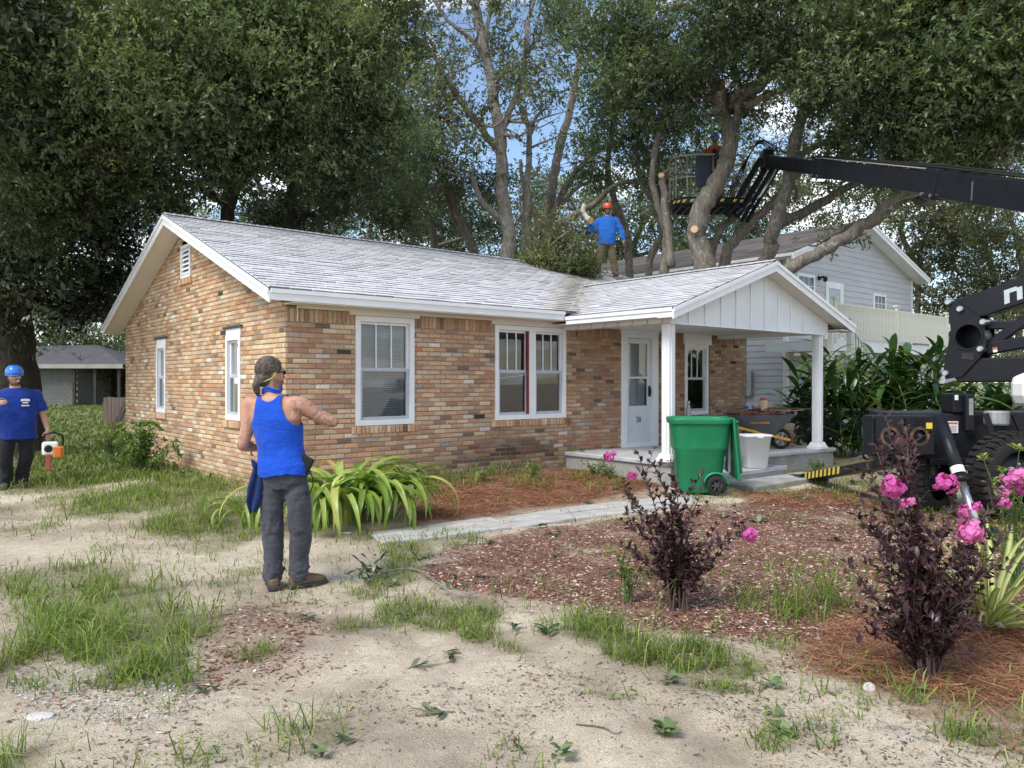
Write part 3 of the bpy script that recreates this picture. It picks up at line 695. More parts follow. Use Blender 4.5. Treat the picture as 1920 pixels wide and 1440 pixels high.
# grass patches: px, py, rx, ry (photo pixels on the ground), density 0..1, blade height
GRASS = [(180, 890, 130, 28, 1, .14), (300, 925, 150, 34, 1, .16), (390, 965, 110, 40, 1, .16), (430, 1010, 60, 35, .7, .10), (230, 840, 110, 24, .9, .14), (130, 930, 60, 20, .6, .08),
         (110, 1090, 120, 40, .7, .12), (60, 1140, 70, 30, .6, .10), (200, 1130, 120, 50, .8, .13), (260, 1190, 130, 55, .9, .15), (270, 1250, 80, 45, .8, .16), (30, 1230, 50, 70, .8, .20), (100, 1280, 90, 25, .35, .08),
         (170, 1040, 60, 16, .3, .08), (330, 1280, 40, 25, .5, .10), (470, 1230, 50, 18, .6, .08), (60, 990, 60, 20, .4, .08), (30, 950, 50, 15, .5, .08), (440, 1090, 50, 30, .35, .07),
         (560, 1100, 60, 24, .35, .05), (650, 1175, 55, 22, .8, .07), (620, 1380, 50, 36, .6, .14), (520, 1400, 60, 40, .35, .10), (400, 1420, 70, 40, .35, .10), (40, 1420, 60, 40, .5, .12), (690, 1110, 50, 18, .5, .08),
         (740, 1080, 50, 30, .8, .08), (770, 1030, 60, 28, .8, .09), (840, 1010, 70, 18, .7, .08), (760, 1140, 70, 30, .8, .08), (830, 1165, 60, 26, .9, .07), (900, 1140, 50, 30, .7, .08), (900, 1195, 40, 18, .9, .10),
         (960, 1215, 30, 16, .5, .09), (1010, 1190, 60, 26, .3, .08), (1110, 1180, 60, 30, .8, .12), (1190, 1215, 70, 30, 1, .14), (1240, 1195, 20, 14, .8, .34), (1300, 1235, 80, 30, 1, .10), (1370, 1255, 60, 22, .8, .08), (1360, 1290, 60, 14, .7, .05), (1150, 1300, 60, 14, .5, .06),
         (1000, 1245, 30, 12, .4, .08), (1430, 1150, 40, 34, .5, .12), (1480, 1150, 34, 16, .7, .30), (1558, 1138, 30, 15, .6, .32), (1520, 1160, 60, 20, .3, .12), (1650, 1080, 40, 30, .2, .12), (1440, 1200, 60, 26, .5, .07), (1540, 1390, 60, 30, .5, .10), (1450, 1400, 50, 20, .4, .10), (1840, 1380, 90, 24, .8, .10), (1700, 1310, 30, 20, .5, .09),
         (840, 905, 90, 12, .8, .18), (960, 885, 60, 12, .6, .20), (1000, 905, 50, 14, .5, .14), (1080, 890, 40, 14, .6, .12), (1130, 915, 50, 14, .7, .12), (1130, 885, 40, 12, .8, .18), (1200, 905, 50, 10, .6, .10),
         (1310, 930, 70, 10, .4, .06), (1450, 925, 80, 12, .6, .08), (1560, 930, 60, 14, .6, .10), (1530, 900, 40, 12, .7, .12), (1600, 905, 80, 20, .6, .14), (1700, 960, 100, 30, .5, .12), (1480, 975, 60, 12, .25, .07), (1250, 990, 40, 10, .2, .06), (1450, 1020, 60, 16, .15, .06),
         (1650, 990, 60, 16, .25, .08), (680, 1010, 30, 8, .5, .08), (1300, 1010, 50, 10, .2, .06), (640, 1030, 40, 10, .2, .05)]
def grass_mask(x, y):
    g = np.zeros(np.shape(x)); hgt = np.zeros(np.shape(x))
    for (cx, cy_, rx, ry, d, h) in GRASS:
        c = gpx(cx, cy_); wx = rx / F * c.y; a = gpx(cx, cy_ - ry); b = gpx(cx, cy_ + ry); wy = max((a.y - b.y) / 2, 0.05)
        q = ((x - c.x) / wx) ** 2 + ((y - c.y) / wy) ** 2
        m = d * np.clip(1.35 - q, 0, 1); hgt = np.where(m > g, h, hgt); g = np.maximum(g, m)
    g = np.maximum(g, .10 * (y < 11) * np.clip((fbm(np.asarray(x) * 1.1, np.asarray(y) * 1.1, 3, 83) - .48) * 12, 0, 1))
    far = sstep(11.8, 13.5, y) * ((x > 3.0) | (y > 13.5)); g = np.maximum(g, 0.9 * far); hgt = np.where((far > 0.3) & (hgt == 0), 0.12, hgt)
    return g, np.where(hgt == 0, 0.08, hgt)
def masks(x, y):
    """soft-edged cover of wood chips and of pine straw"""
    mu = np.zeros(x.shape); st = np.zeros(x.shape); K = 7; r_ = np.random.default_rng(3)
    wx = x + 0.5 * (fbm(x * 1.7, y * 1.7, 4, 5) - 0.5); wy = y + 0.5 * (fbm(x * 1.7, y * 1.7, 4, 9) - 0.5)
    for k in range(K):
        ox, oy = r_.normal(0, .16, 2) * (0.4 + k / K)
        a = np.zeros(x.shape, bool); b_ = np.zeros(x.shape, bool)
        for p in MULCH: a |= inpoly(wx + ox, wy + oy, p)
        for p in STRAW: b_ |= inpoly(wx + ox, wy + oy, p)
        mu += a / K; st += b_ / K
    pat = fbm(x * 2.6, y * 2.6, 3, 61); thin = np.where((x < -0.6) & (y < 6), 0.45, 1.0)      # the small patch by the drive is thin
    mu = np.clip(mu * 1.15 - 0.75 * np.clip(.47 - pat, 0, 1) / .2 * (1.2 - .6 * (thin > .9)), 0, 1) * thin
    return mu, np.clip(st * 1.1 - .25 * np.clip(.45 - pat, 0, 1) / .2, 0, 1)
def axis(lo, a, b, hi, step, grow=1.25):
    n = int(round((b - a) / step)); mid = list(np.linspace(a, b, n + 1)); L = []; s = step; q = a
    while q > lo: s *= grow; q -= s; L.append(q)
    H = []; s = step; q = b
    while q < hi: s *= grow; q += s; H.append(q)
    return np.array(L[::-1] + mid + H)
xs = axis(-700, -7.5, 8.0, 700, 0.057); ys = axis(-60, 2.2, 13.0, 1500, 0.057)
GX, GY_ = np.meshgrid(xs, ys)
fine = np.exp(-np.maximum(0, GY_ - 13) / 6) * np.exp(-np.maximum(0, np.abs(GX) - 8) / 6)
mu, st = masks(GX, GY_); gm, _ = grass_mask(GX, GY_)
GZm = ground_h(GX, GY_) + fine * (0.030 * (fbm(GX * 1.7, GY_ * 1.7, 4, 3) - 0.5) + 0.022 * (fbm(GX * 9, GY_ * 9, 3, 4) - 0.5)) + 0.02 * st * fine + 0.012 * mu * fbm(GX * 6, GY_ * 6, 3, 8) * fine
# wheel ruts sweeping through the sand towards the camera
for off in (0.0, 0.75):
    t = np.linspace(0, 1, 40); rx = np.interp(t, [0, .4, .75, 1], [-1.9, -1.0, 0.1, 0.8]) + off; ry = np.interp(t, [0, .4, .75, 1], [8.2, 5.4, 3.5, 2.4])
    d = np.full(GX.shape, 9.0)
    near = (np.abs(GX) < 4) & (GY_ < 9) & (GY_ > 2)
    gxn, gyn = GX[near], GY_[near]; dm = np.full(gxn.shape, 9.0)
    for a, b in zip(rx, ry): dm = np.minimum(dm, np.hypot(gxn - a, gyn - b))
    GZm[near] -= 0.020 * np.exp(-(dm / 0.13) ** 2) * (0.6 + 0.8 * fbm(gxn * 3, gyn * 3, 2, 2)) - 0.008 * np.exp(-((dm - 0.22) / 0.08) ** 2)
for sx in range(1):
    uu, vv = to_h(GX, GY_); GZm = np.where((uu > 0.3) & (uu < HL - .3) & (vv > 0.3) & (vv < HD - .3), 0.0, GZm)
nx, ny = len(xs), len(ys); idx = np.arange(nx * ny).reshape(ny, nx)
Fg = np.stack([idx[:-1, :-1], idx[:-1, 1:], idx[1:, 1:], idx[1:, :-1]], -1).reshape(-1, 4)
m, n, b, _, l = newmat('yard_ground')
at = n.nodes.new('ShaderNodeAttribute'); at.attribute_name = 'Col'; sp = n.nodes.new('ShaderNodeSeparateColor'); l.new(at.outputs['Color'], sp.inputs[0])
P = pos(n); n1 = noise(n, l, P, 0.9, 6, 0.6); n2 = noise(n, l, P, 14, 6, 0.7); n3 = noise(n, l, P, 120, 4, 0.6); n4 = noise(n, l, P, 45, 5, 0.7)
sand = ramp(n, l, n1, [(0.30, (0.27, 0.215, 0.165)), (0.42, (0.43, 0.355, 0.265)), (0.50, (0.59, 0.50, 0.375)), (0.62, (0.69, 0.60, 0.455)), (0.74, (0.48, 0.45, 0.42))])
sand = mixc(n, l, ramp(n, l, n2, [(0.40, 0.0), (0.64, 0.5)]), sand, (0.38, 0.325, 0.265))
sand = mixc(n, l, ramp(n, l, n4, [(0.59, 0.0), (0.70, 0.7)]), sand, (0.21, 0.16, 0.12))
sand = mixc(n, l, 1.0, sand, ramp(n, l, n3, [(0.3, 0.78), (0.68, 1.28)]), 'MULTIPLY')
n5 = noise(n, l, P, 70, 4, 0.7)
mul = ramp(n, l, n5, [(0.30, (0.07, 0.035, 0.025)), (0.46, (0.17, 0.085, 0.06)), (0.56, (0.29, 0.17, 0.125)), (0.70, (0.47, 0.34, 0.27))])
strw = ramp(n, l, noise(n, l, scaled(n, l, P, (1, 4, 1)), 40, 4, 0.7), [(0.32, (0.06, 0.025, 0.015)), (0.5, (0.20, 0.085, 0.045)), (0.66, (0.34, 0.165, 0.095))])
soil = ramp(n, l, n2, [(0.35, (0.085, 0.085, 0.035)), (0.5, (0.15, 0.15, 0.06)), (0.7, (0.24, 0.22, 0.12))])
c = mixc(n, l, ramp(n, l, sp.outputs[2], [(0.25, 0.0), (0.9, 0.8)]), sand, soil)
c = mixc(n, l, sp.outputs[0], c, mul); c = mixc(n, l, sp.outputs[1], c, strw)
l.new(c, b.inputs['Base Color']); b.inputs['Roughness'].default_value = 0.95; b.inputs['Specular IOR Level'].default_value = 0.15
bump(n, l, mixc(n, l, 0.5, n4, n3), b, 1.0, 0.03)
cols = np.stack([mu, st, gm], -1).reshape(-1, 3)
me = np_mesh('ground', np.stack([GX, GY_, GZm], -1).reshape(-1, 3), Fg, m, cols, True)
link('ground', me, kind='structure')
# concrete path: separate slabs
M_path = pmat('path_concrete', (0.50, 0.49, 0.46), (0.40, 0.385, 0.36), 3.5, 0.9, 0.5, 50, c3=(0.29, 0.25, 0.20))
top = gpoly([(688, 1003), (790, 990), (920, 973), (1060, 957), (1180, 941), (1300, 930)]); bot = gpoly([(716, 1024), (840, 1009), (960, 994), (1080, 977), (1190, 962), (1300, 948)])
mids = gpoly([(702, 1013), (815, 999), (940, 983), (1070, 967), (1185, 951), (1300, 939)])
pth = empty('garden_path', (mids[2][0], mids[2][1], 0), 'pale concrete slab path from the dirt drive to the porch steps', 'path'); pth['kind'] = 'structure'
del pth['category']; del pth['label']
for i in range(5):
    for A_, B_ in ((top, mids), (mids, bot)):
        q = [A_[i], A_[i + 1], B_[i + 1], B_[i]]; cxm = sum(p[0] for p in q) / 4; cym = sum(p[1] for p in q) / 4
        sh = [((p[0] - cxm) * 0.985 , (p[1] - cym) * 0.985) for p in q][::-1]
        mb = MB(); mb.prism(sh, -0.06, 0.0); o = mb.build('slab', M_path, pth); zt = gh(cxm, cym) + 0.035 + rnd.uniform(-.006, .006)
        o.location = (cxm - mids[2][0], cym - mids[2][1], zt); o.rotation_euler = (rnd.uniform(-.01, .01), rnd.uniform(-.01, .01), 0); bevel(o, 0.012)
# ---------------------------------------------------------------- grass, chips, needles, litter (uncountable)
def gz_at(x, y):
    i = np.clip(np.searchsorted(xs, x) - 1, 0, nx - 2); j = np.clip(np.searchsorted(ys, y) - 1, 0, ny - 2)
    fx = (x - xs[i]) / (xs[i + 1] - xs[i]); fy = (y - ys[j]) / (ys[j + 1] - ys[j])
    return (GZm[j, i] * (1 - fx) + GZm[j, i + 1] * fx) * (1 - fy) + (GZm[j + 1, i] * (1 - fx) + GZm[j + 1, i + 1] * fx) * fy
def visible_pts(N, ymin, ymax, seed, pad=0.3):
    """random ground points in the view wedge, denser near the camera"""
    r = np.random.default_rng(seed); t = r.random(N); y = 1 / ((1 / ymin) * (1 - t) + (1 / ymax) * t)
    y = ymin * (ymax / ymin) ** t
    x = (r.random(N) * 2 - 1) * (0.68 * y + pad); return x, y, r
def outside_house(x, y, pad=0.03):
    u, v = to_h(x, y)
    a = ~((u > -pad) & (u < HL + pad) & (v > -pad) & (v < HD + pad)); b_ = ~((u > S0 - pad) & (u < S1 + pad) & (v > SV - pad) & (v < 0.1)); 
    c_ = ~((u > 5.7) & (u < 8.05) & (v > SV - 1.0) & (v < SV))
    return a & b_ & c_
def blades(x, y, h, wdt, lean, col, seed, bend=0.6):
    r = np.random.default_rng(seed); N = len(x); z = gz_at(x, y) - 0.004; az = r.random(N) * 2 * np.pi
    d = np.stack([np.cos(az), np.sin(az), 0 * az], -1); sd_ = np.stack([-np.sin(az + r.normal(0, .8, N)), np.cos(az), 0 * az], -1) * wdt[:, None]
    B = np.stack([x, y, z], -1); Mid = B + d * (h * lean * 0.35)[:, None] + np.array([0, 0, 1]) * (h * 0.62)[:, None]
    T = B + d * (h * lean)[:, None] + np.array([0, 0, 1]) * (h * (1 - bend * lean * 0.5))[:, None]
    V = np.stack([B - sd_, B + sd_, Mid + sd_ * .8, Mid - sd_ * .8, T + sd_ * .12, T - sd_ * .12], 1).reshape(-1, 3)
    b_ = np.arange(N)[:, None] * 6; Fq = np.concatenate([b_ + np.array([0, 1, 2, 3]), b_ + np.array([3, 2, 4, 5])])
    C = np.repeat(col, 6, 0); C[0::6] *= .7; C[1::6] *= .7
    return V, Fq, C
M_grass = leaf_mat('grass_blade', 0.5, 0.35, spec=0.3)
x, y, r = visible_pts(210000, 2.3, 12.5, 21)
g, h = grass_mask(x, y); cl = fbm(x * 5, y * 5, 3, 31); k = (r.random(len(x)) < g * np.clip((cl - 0.40) * 6, 0.05, 1)) & outside_house(x, y)
x, y, h = x[k], y[k], h[k]; N = len(x)
hh = h * (0.35 + 1.5 * r.random(N) ** 1.6); base = np.array([[0.17, 0.255, 0.045], [0.25, 0.335, 0.07], [0.125, 0.20, 0.04], [0.36, 0.35, 0.15]])[r.choice(4, N, p=[.36, .30, .2, .14])]
base = base * (0.75 + 0.5 * r.random((N, 1)))
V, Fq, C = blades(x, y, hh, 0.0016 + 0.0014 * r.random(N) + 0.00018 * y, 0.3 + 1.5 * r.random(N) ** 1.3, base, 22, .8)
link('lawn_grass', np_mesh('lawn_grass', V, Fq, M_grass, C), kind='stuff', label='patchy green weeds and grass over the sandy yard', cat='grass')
print('grass blades', N)
# rear yard grass, coarser
r = np.random.default_rng(5); N = 26000; t = r.random(N); y = 11.5 * (60 / 11.5) ** t; x = -(0.30 + 0.42 * r.random(N)) * y
k = outside_house(x, y, .1) & (fbm(x * .8, y * .8, 3, 14) > .33); x, y = x[k], y[k]; N = len(x)
base = np.array([0.15, 0.205, 0.045]) * (0.6 + 0.7 * r.random((N, 1)))
V, Fq, C = blades(x, y, (0.07 + .1 * r.random(N)), 0.0009 * y, 0.4 + .7 * r.random(N), base, 23)
link('rear_lawn_grass', np_mesh('rear_lawn_grass', V, Fq, M_grass, C), kind='stuff', label='mown grass of the rear yard beside the house', cat='grass')
def flakes(x, y, L, W, col, seed, tilt=0.35, lift=0.006, thick=False):
    r = np.random.default_rng(seed); N = len(x); z = gz_at(x, y) + lift * r.random(N); az = r.random(N) * 2 * np.pi
    d = np.stack([np.cos(az), np.sin(az), r.normal(0, tilt * .5, N)], -1); s_ = np.stack([-np.sin(az), np.cos(az), r.normal(0, tilt, N)], -1); up = np.cross(d, s_)
    Cn = np.stack([x, y, z], -1); d = d * (L / 2)[:, None]; s_ = s_ * (W / 2)[:, None]
    V = np.stack([Cn - d - s_ * .6, Cn - d * .2 - s_, Cn + d - s_ * .3, Cn + d * .9 + s_ * .5, Cn + s_, Cn - d * .9 + s_ * .7], 1).reshape(-1, 3)
    b_ = np.arange(N)[:, None] * 6; Fq = np.concatenate([b_ + np.array([0, 1, 4, 5]), b_ + np.array([1, 2, 3, 4])])
    return V, Fq, np.repeat(col, 6, 0)
M_chip = attr_mat('wood_chip', 0.9, 90, 0.3, 0.0, 0.15)
x, y, r = visible_pts(150000, 2.6, 11.5, 41); mu_, st_ = masks(x, y); cl = fbm(x * 3, y * 3, 3, 77)
k = (r.random(len(x)) < mu_ * (0.25 + 1.2 * cl)) & outside_house(x, y); x, y = x[k], y[k]; N = len(x)
pal = np.array([[.16, .075, .05], [.25, .13, .095], [.36, .22, .165], [.52, .40, .32], [.09, .045, .035], [.62, .54, .47]])
light = np.clip((fbm(x * .9, y * .9, 3, 55) - .42) * 5 + (x - 0.5) * 0.25, 0, 1)
pr = r.random(N); ci = np.where(pr < .18, 0, np.where(pr < .45, 1, np.where(pr < .66 - .1 * light, 2, np.where(pr < .72, 4, np.where(pr < .93, 3, 5)))))
ci = np.where((r.random(N) < .4 * (1 - light)), 0, ci)
V, Fq, C = flakes(x, y, 0.015 + .035 * r.random(N) ** 2 + .002 * y * r.random(N), .006 + .012 * r.random(N), pal[ci] * (0.8 + .4 * r.random((N, 1))), 42)
link('mulch_chips', np_mesh('mulch_chips', V, Fq, M_chip, C), kind='stuff', label='reddish brown wood chip mulch of the front bed', cat='mulch')
print('chips', N)
x, y, r = visible_pts(190000, 2.6, 12.5, 51); mu_, st_ = masks(x, y); k = (r.random(len(x)) < np.maximum(st_, .05 * mu_)) & outside_house(x, y); x, y = x[k], y[k]; N = len(x)
V, Fq, C = flakes(x, y, 0.10 + .10 * r.random(N), .0018 + .00035 * y, np.array([[.30, .135, .075], [.20, .085, .05], [.40, .21, .12]])[r.integers(0, 3, N)] * (.7 + .6 * r.random((N, 1))), 52, 0.25, 0.035)
link('pine_straw', np_mesh('pine_straw', V, Fq, M_chip, C), kind='stuff', label='rust red pine needle mulch by the wall and shrub', cat='pine straw')
print('needles', N)
# litter over sand: dead leaf bits, twigs, small stones
x, y, r = visible_pts(110000, 2.3, 11, 61); k = outside_house(x, y) & (r.random(len(x)) < np.clip(fbm(x * 1.8, y * 1.8, 4, 91) * 3.0 - 1.15, 0.05, 1)); x, y = x[k], y[k]; N = len(x)
pal = np.array([[.14, .09, .06], [.25, .17, .11], [.10, .07, .055], [.40, .30, .20], [.07, .12, .04], [.30, .28, .25], [.5, .2, .08]])
V, Fq, C = flakes(x, y, .006 + .040 * r.random(N) ** 3, .002 + .010 * r.random(N) ** 2, pal[r.choice(7, N, p=[.28, .2, .2, .12, .08, .10, .02])], 62, .4, .008)
link('leaf_litter', np_mesh('leaf_litter', V, Fq, M_chip, C), kind='stuff', label='scattered dead leaf bits and twigs on the sand', cat='leaf litter')
# grey crushed gravel patch by the drive
GRV = gpoly([(20, 1270), (150, 1240), (330, 1270), (350, 1330), (250, 1380), (80, 1360)]) ; x, y, r = visible_pts(60000, 2.4, 7, 71); k = inpoly(x + .3 * (fbm(x * 3, y * 3, 3, 2) - .5), y + .3 * (fbm(x * 3, y * 3, 3, 4) - .5), GRV) & (r.random(len(x)) < .8); x, y = x[k], y[k]; N = len(x)
V, Fq, C = flakes(x, y, .006 + .012 * r.random(N), .005 + .009 * r.random(N), np.array([.46, .45, .44]) * (.55 + .8 * r.random((N, 1))), 72, .5, .006)
link('gravel', np_mesh('gravel', V, Fq, M_chip, C), kind='stuff', label='grey crushed gravel patch beside the dirt drive', cat='gravel')
# ================================================================ trees
def bark_mat(name, c1, c2, lichen, ls=7.0, lamt=0.62):
    m, n, b, _, l = newmat(name); P = pos(n)
    f = noise(n, l, scaled(n, l, P, (1, 1, 0.22)), 16, 6, 0.7); c = ramp(n, l, f, [(0.3, c2), (0.62, c1)])
    g = noise(n, l, P, ls, 5, 0.65); c = mixc(n, l, ramp(n, l, g, [(lamt - .06, 0.0), (lamt + .06, 0.8)]), c, lichen)
    l.new(c, b.inputs['Base Color']); b.inputs['Roughness'].default_value = 0.95; b.inputs['Specular IOR Level'].default_value = 0.1
    bump(n, l, f, b, 0.9, 0.05); return m
M_bark = bark_mat('oak_bark', (0.23, 0.205, 0.175), (0.085, 0.075, 0.065), (0.36, 0.37, 0.33))
M_barkp = bark_mat('pale_bark', (0.34, 0.31, 0.275), (0.15, 0.135, 0.12), (0.46, 0.45, 0.41), 5.0, 0.60)
M_barkd = bark_mat('dark_bark', (0.075, 0.066, 0.055), (0.035, 0.03, 0.026), (0.14, 0.14, 0.12), 6, 0.68)
M_cut = pmat('cut_wood', (0.62, 0.42, 0.24), (0.50, 0.31, 0.16), 12, 0.8)
M_leaf = leaf_mat('oak_leaf', 0.42, 0.38, spec=0.5)
def crom(pts, k=5):
    pts = [Vector(p) for p in pts]; P = [pts[0]] + pts + [pts[-1]]; o = []
    for i in range(1, len(P) - 2):
        for t in np.linspace(0, 1, k, endpoint=False):
            a, b, c, d = P[i - 1], P[i], P[i + 1], P[i + 2]
            o.append(0.5 * ((2 * b) + (c - a) * t + (2 * a - 5 * b + 4 * c - d) * t * t + (3 * b - a - 3 * c + d) * t ** 3))
    o.append(P[-2]); return o
class Tree:
    def __init__(s, name, label, Y, bark, seed, group='trees around the two houses', cat='tree'):
        s.name, s.label, s.Y, s.bark, s.group, s.cat = name, label, Y, bark, group, cat
        s.tr = MB(); s.r = random.Random(seed); s.nr = np.random.default_rng(seed); s.blobs = []; s.nodes = []; s.base = None; s.cuts = []
    def limb(s, pts, w0, w1, Y0=None, Y1=None, root=False, n=9, twigs=0):
        """pts: photograph pixels from thick to thin end; widths in pixels"""
        Y0 = Y0 or s.Y; Y1 = Y1 or Y0; L = len(pts)
        P = [px(p[0], p[1], Y0 + (Y1 - Y0) * i / (L - 1)) for i, p in enumerate(pts)]
        if root:
            b = Vector((P[0].x + s.r.uniform(-.2, .2), P[0].y, 0.0)); b.z = gh(b.x, b.y) - 0.15
            P = [b] + P; s.base = s.base or Vector((b.x, b.y, 0))
        C = crom(P, 5); m = len(C)
        W = [(w0 + (w1 - w0) * (i / (m - 1)) ** 0.9) / F * (Y0 + (Y1 - Y0) * i / (m - 1)) / 2 for i in range(m)]
        C = [c + Vector((s.r.gauss(0, 1), s.r.gauss(0, 1), s.r.gauss(0, 1))) * min(W[i] * 0.14, .03) for i, c in enumerate(C)]
        W = [q * s.r.uniform(0.93, 1.08) for q in W]
        if root: W[0] *= 1.5
        s.tr.tube(C, W, n); s.nodes += [(c, q) for c, q in zip(C, W)]
        return C, W
    def blob(s, x, y, rx, ry, Y=None, rd=None, dens=1.0, gap=0.0, L=None, tone=1.0, sub=1.0):
        Y = Y or s.Y; c = px(x, y, Y); k = Y / F
        s.blobs.append((np.array(c), np.array([rx * k, rd or max(rx, ry) * k * 0.9, ry * k]), rx * ry, dens, gap, L, tone, sub))
    def branches(s, per=4, thick=0.05, fine=3):
        N = s.nodes[:]
        if not N: return
        A = np.array([tuple(c) for c, q in N])
        for (c, r3, area, dens, gap, L, tone, sub) in s.blobs:
            for k in range(per):
                t = c + s.nr.normal(0, 0.45, 3) * r3
                d = np.linalg.norm(A - t, axis=1) + 0.15 * s.nr.random(len(A)) * r3.max(); i = int(np.argmin(d))
                a = Vector(A[i]); e = Vector(t); ln = (e - a).length
                if ln < 0.3: continue
                mid = a.lerp(e, 0.5) + Vector(s.nr.normal(0, 0.13, 3)) * ln - Vector((0, 0, 0.05 * ln)); q1 = a.lerp(mid, .5) + Vector(s.nr.normal(0, .05, 3)) * ln
                w = min(N[i][1] * 0.6, thick * (0.6 + s.nr.random() * .8)); C = crom([a, q1, mid, e], 3)
                s.tr.tube(C, [w * (1 - 0.85 * j / (len(C) - 1)) for j in range(len(C))], 5)
                for f in range(fine):
                    st_ = C[len(C) // 2 + s.nr.integers(0, len(C) // 2)]; en = st_ + Vector(s.nr.normal(0, 0.35, 3) * r3 + np.array([0, 0, .1]) )
                    mm = st_.lerp(en, .5) + Vector(s.nr.normal(0, .1, 3)) * (en - st_).length
                    s.tr.tube(crom([st_, mm, en], 3), [w * .35 * (1 - .12 * j) for j in range(7)], 4)
    def build(s, per_px=0.03, leaf=0.075, K=10, base=(0.055, 0.085, 0.033), tip=(0.12, 0.16, 0.045), spread=0.2, leafmat=None, bw=0.05, per=4, fine=3, aspect=0.42):
        s.branches(per, bw, fine)
        root = empty(s.name, s.base or Vector((*s.blobs[0][0][:2], 0)), s.label, s.cat, s.group)
        if s.tr.v:
            me = s.tr.mesh('trunk', s.bark, True); me.transform(Matrix.Translation(-root.location)); o = link('trunk', me, root)
            for (p, nrm, rad) in s.cuts:
                mb = MB(); q = Vector(nrm).normalized(); M = Matrix.Translation(p) @ q.to_track_quat('Z', 'Y').to_matrix().to_4x4()
                mb.lathe([(rad * .98, -0.05), (rad, 0), (rad * .9, 0.012), (0.3 * rad, 0.014)], 14, 0, M); me = mb.mesh('cut_face', M_cut, False); me.transform(Matrix.Translation(-root.location)); link('cut_face', me, o)
        Vs, Cs = [], []; r = s.nr
        for (c, r3, area, dens, gap, L, tone, sub) in s.blobs:
            L = L or leaf; nsp = int(area * 4 * per_px * dens); nsub = max(5, int(nsp / 40 * sub))
            d = r.normal(0, 1, (nsub, 3)); d /= np.linalg.norm(d, axis=1)[:, None]; rad = r.random(nsub) ** 0.42
            sc_ = c + d * rad[:, None] * r3
            if gap > 0:
                ph = np.sin(sc_[:, 0] * 2.1 + 1.3 * np.sin(sc_[:, 2] * 1.7)) * np.sin(sc_[:, 2] * 2.4 + sc_[:, 1]) ; keep = ph > -1 + 2 * gap - 0.2 * r.random(nsub)
                if keep.sum() > 3: sc_ = sc_[keep]; d = d[keep]; rad = rad[keep]
            i = r.integers(0, len(sc_), nsp); sg = spread * (0.65 + 0.95 * r.random(len(sc_)))
            ctr = sc_[i] + r.normal(0, 1, (nsp, 3)) * sg[i][:, None] * np.array([1.25, 1.25, 0.75])
            ax = d[i] * 0.7 + r.normal(0, .55, (nsp, 3)) + np.array([0, 0, .25]); ax /= np.linalg.norm(ax, axis=1)[:, None]
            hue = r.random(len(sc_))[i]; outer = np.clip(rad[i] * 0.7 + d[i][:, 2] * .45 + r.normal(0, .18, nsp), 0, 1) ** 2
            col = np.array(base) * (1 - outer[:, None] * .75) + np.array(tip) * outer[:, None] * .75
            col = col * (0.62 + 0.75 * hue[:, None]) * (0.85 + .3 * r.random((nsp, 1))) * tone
            t = np.linspace(0, 1, K)[None, :, None]; lp = ctr[:, None, :] + ax[:, None, :] * t * L * 3.0
            ld = ax[:, None, :] * (0.25 + .5 * t) + r.normal(0, .62, (nsp, K, 3)); ld /= np.linalg.norm(ld, axis=2)[..., None]
            up = r.normal(0, .7, (nsp, K, 3)) + np.array([0, 0, 1.0]); sd_ = np.cross(ld, up); sd_ /= np.linalg.norm(sd_, axis=2)[..., None] + 1e-6
            ll = L * (0.65 + .7 * r.random((nsp, K, 1))); nrm = np.cross(sd_, ld)
            A = lp; T = lp + ld * ll - nrm * ll * .08; m_ = lp + ld * ll * .5; S1_ = m_ + sd_ * ll * aspect * .5 + nrm * ll * .06; S2_ = m_ - sd_ * ll * aspect * .5 + nrm * ll * .06
            Vs.append(np.stack([A, S1_, T, S2_], 2).reshape(-1, 3)); Cs.append(np.repeat(np.repeat(col, K, 0) * (0.85 + .3 * r.random((nsp * K, 1))), 4, 0))
        V = np.concatenate(Vs) - np.array(root.location); C = np.concatenate(Cs); nq = len(V) // 4
        me = np_mesh('crown', V, np.arange(nq * 4).reshape(-1, 4), leafmat or M_leaf, C); link('crown', me, root)
        global LEAVES; LEAVES += nq
        return root
LEAVES = 0
PPX = 0.040
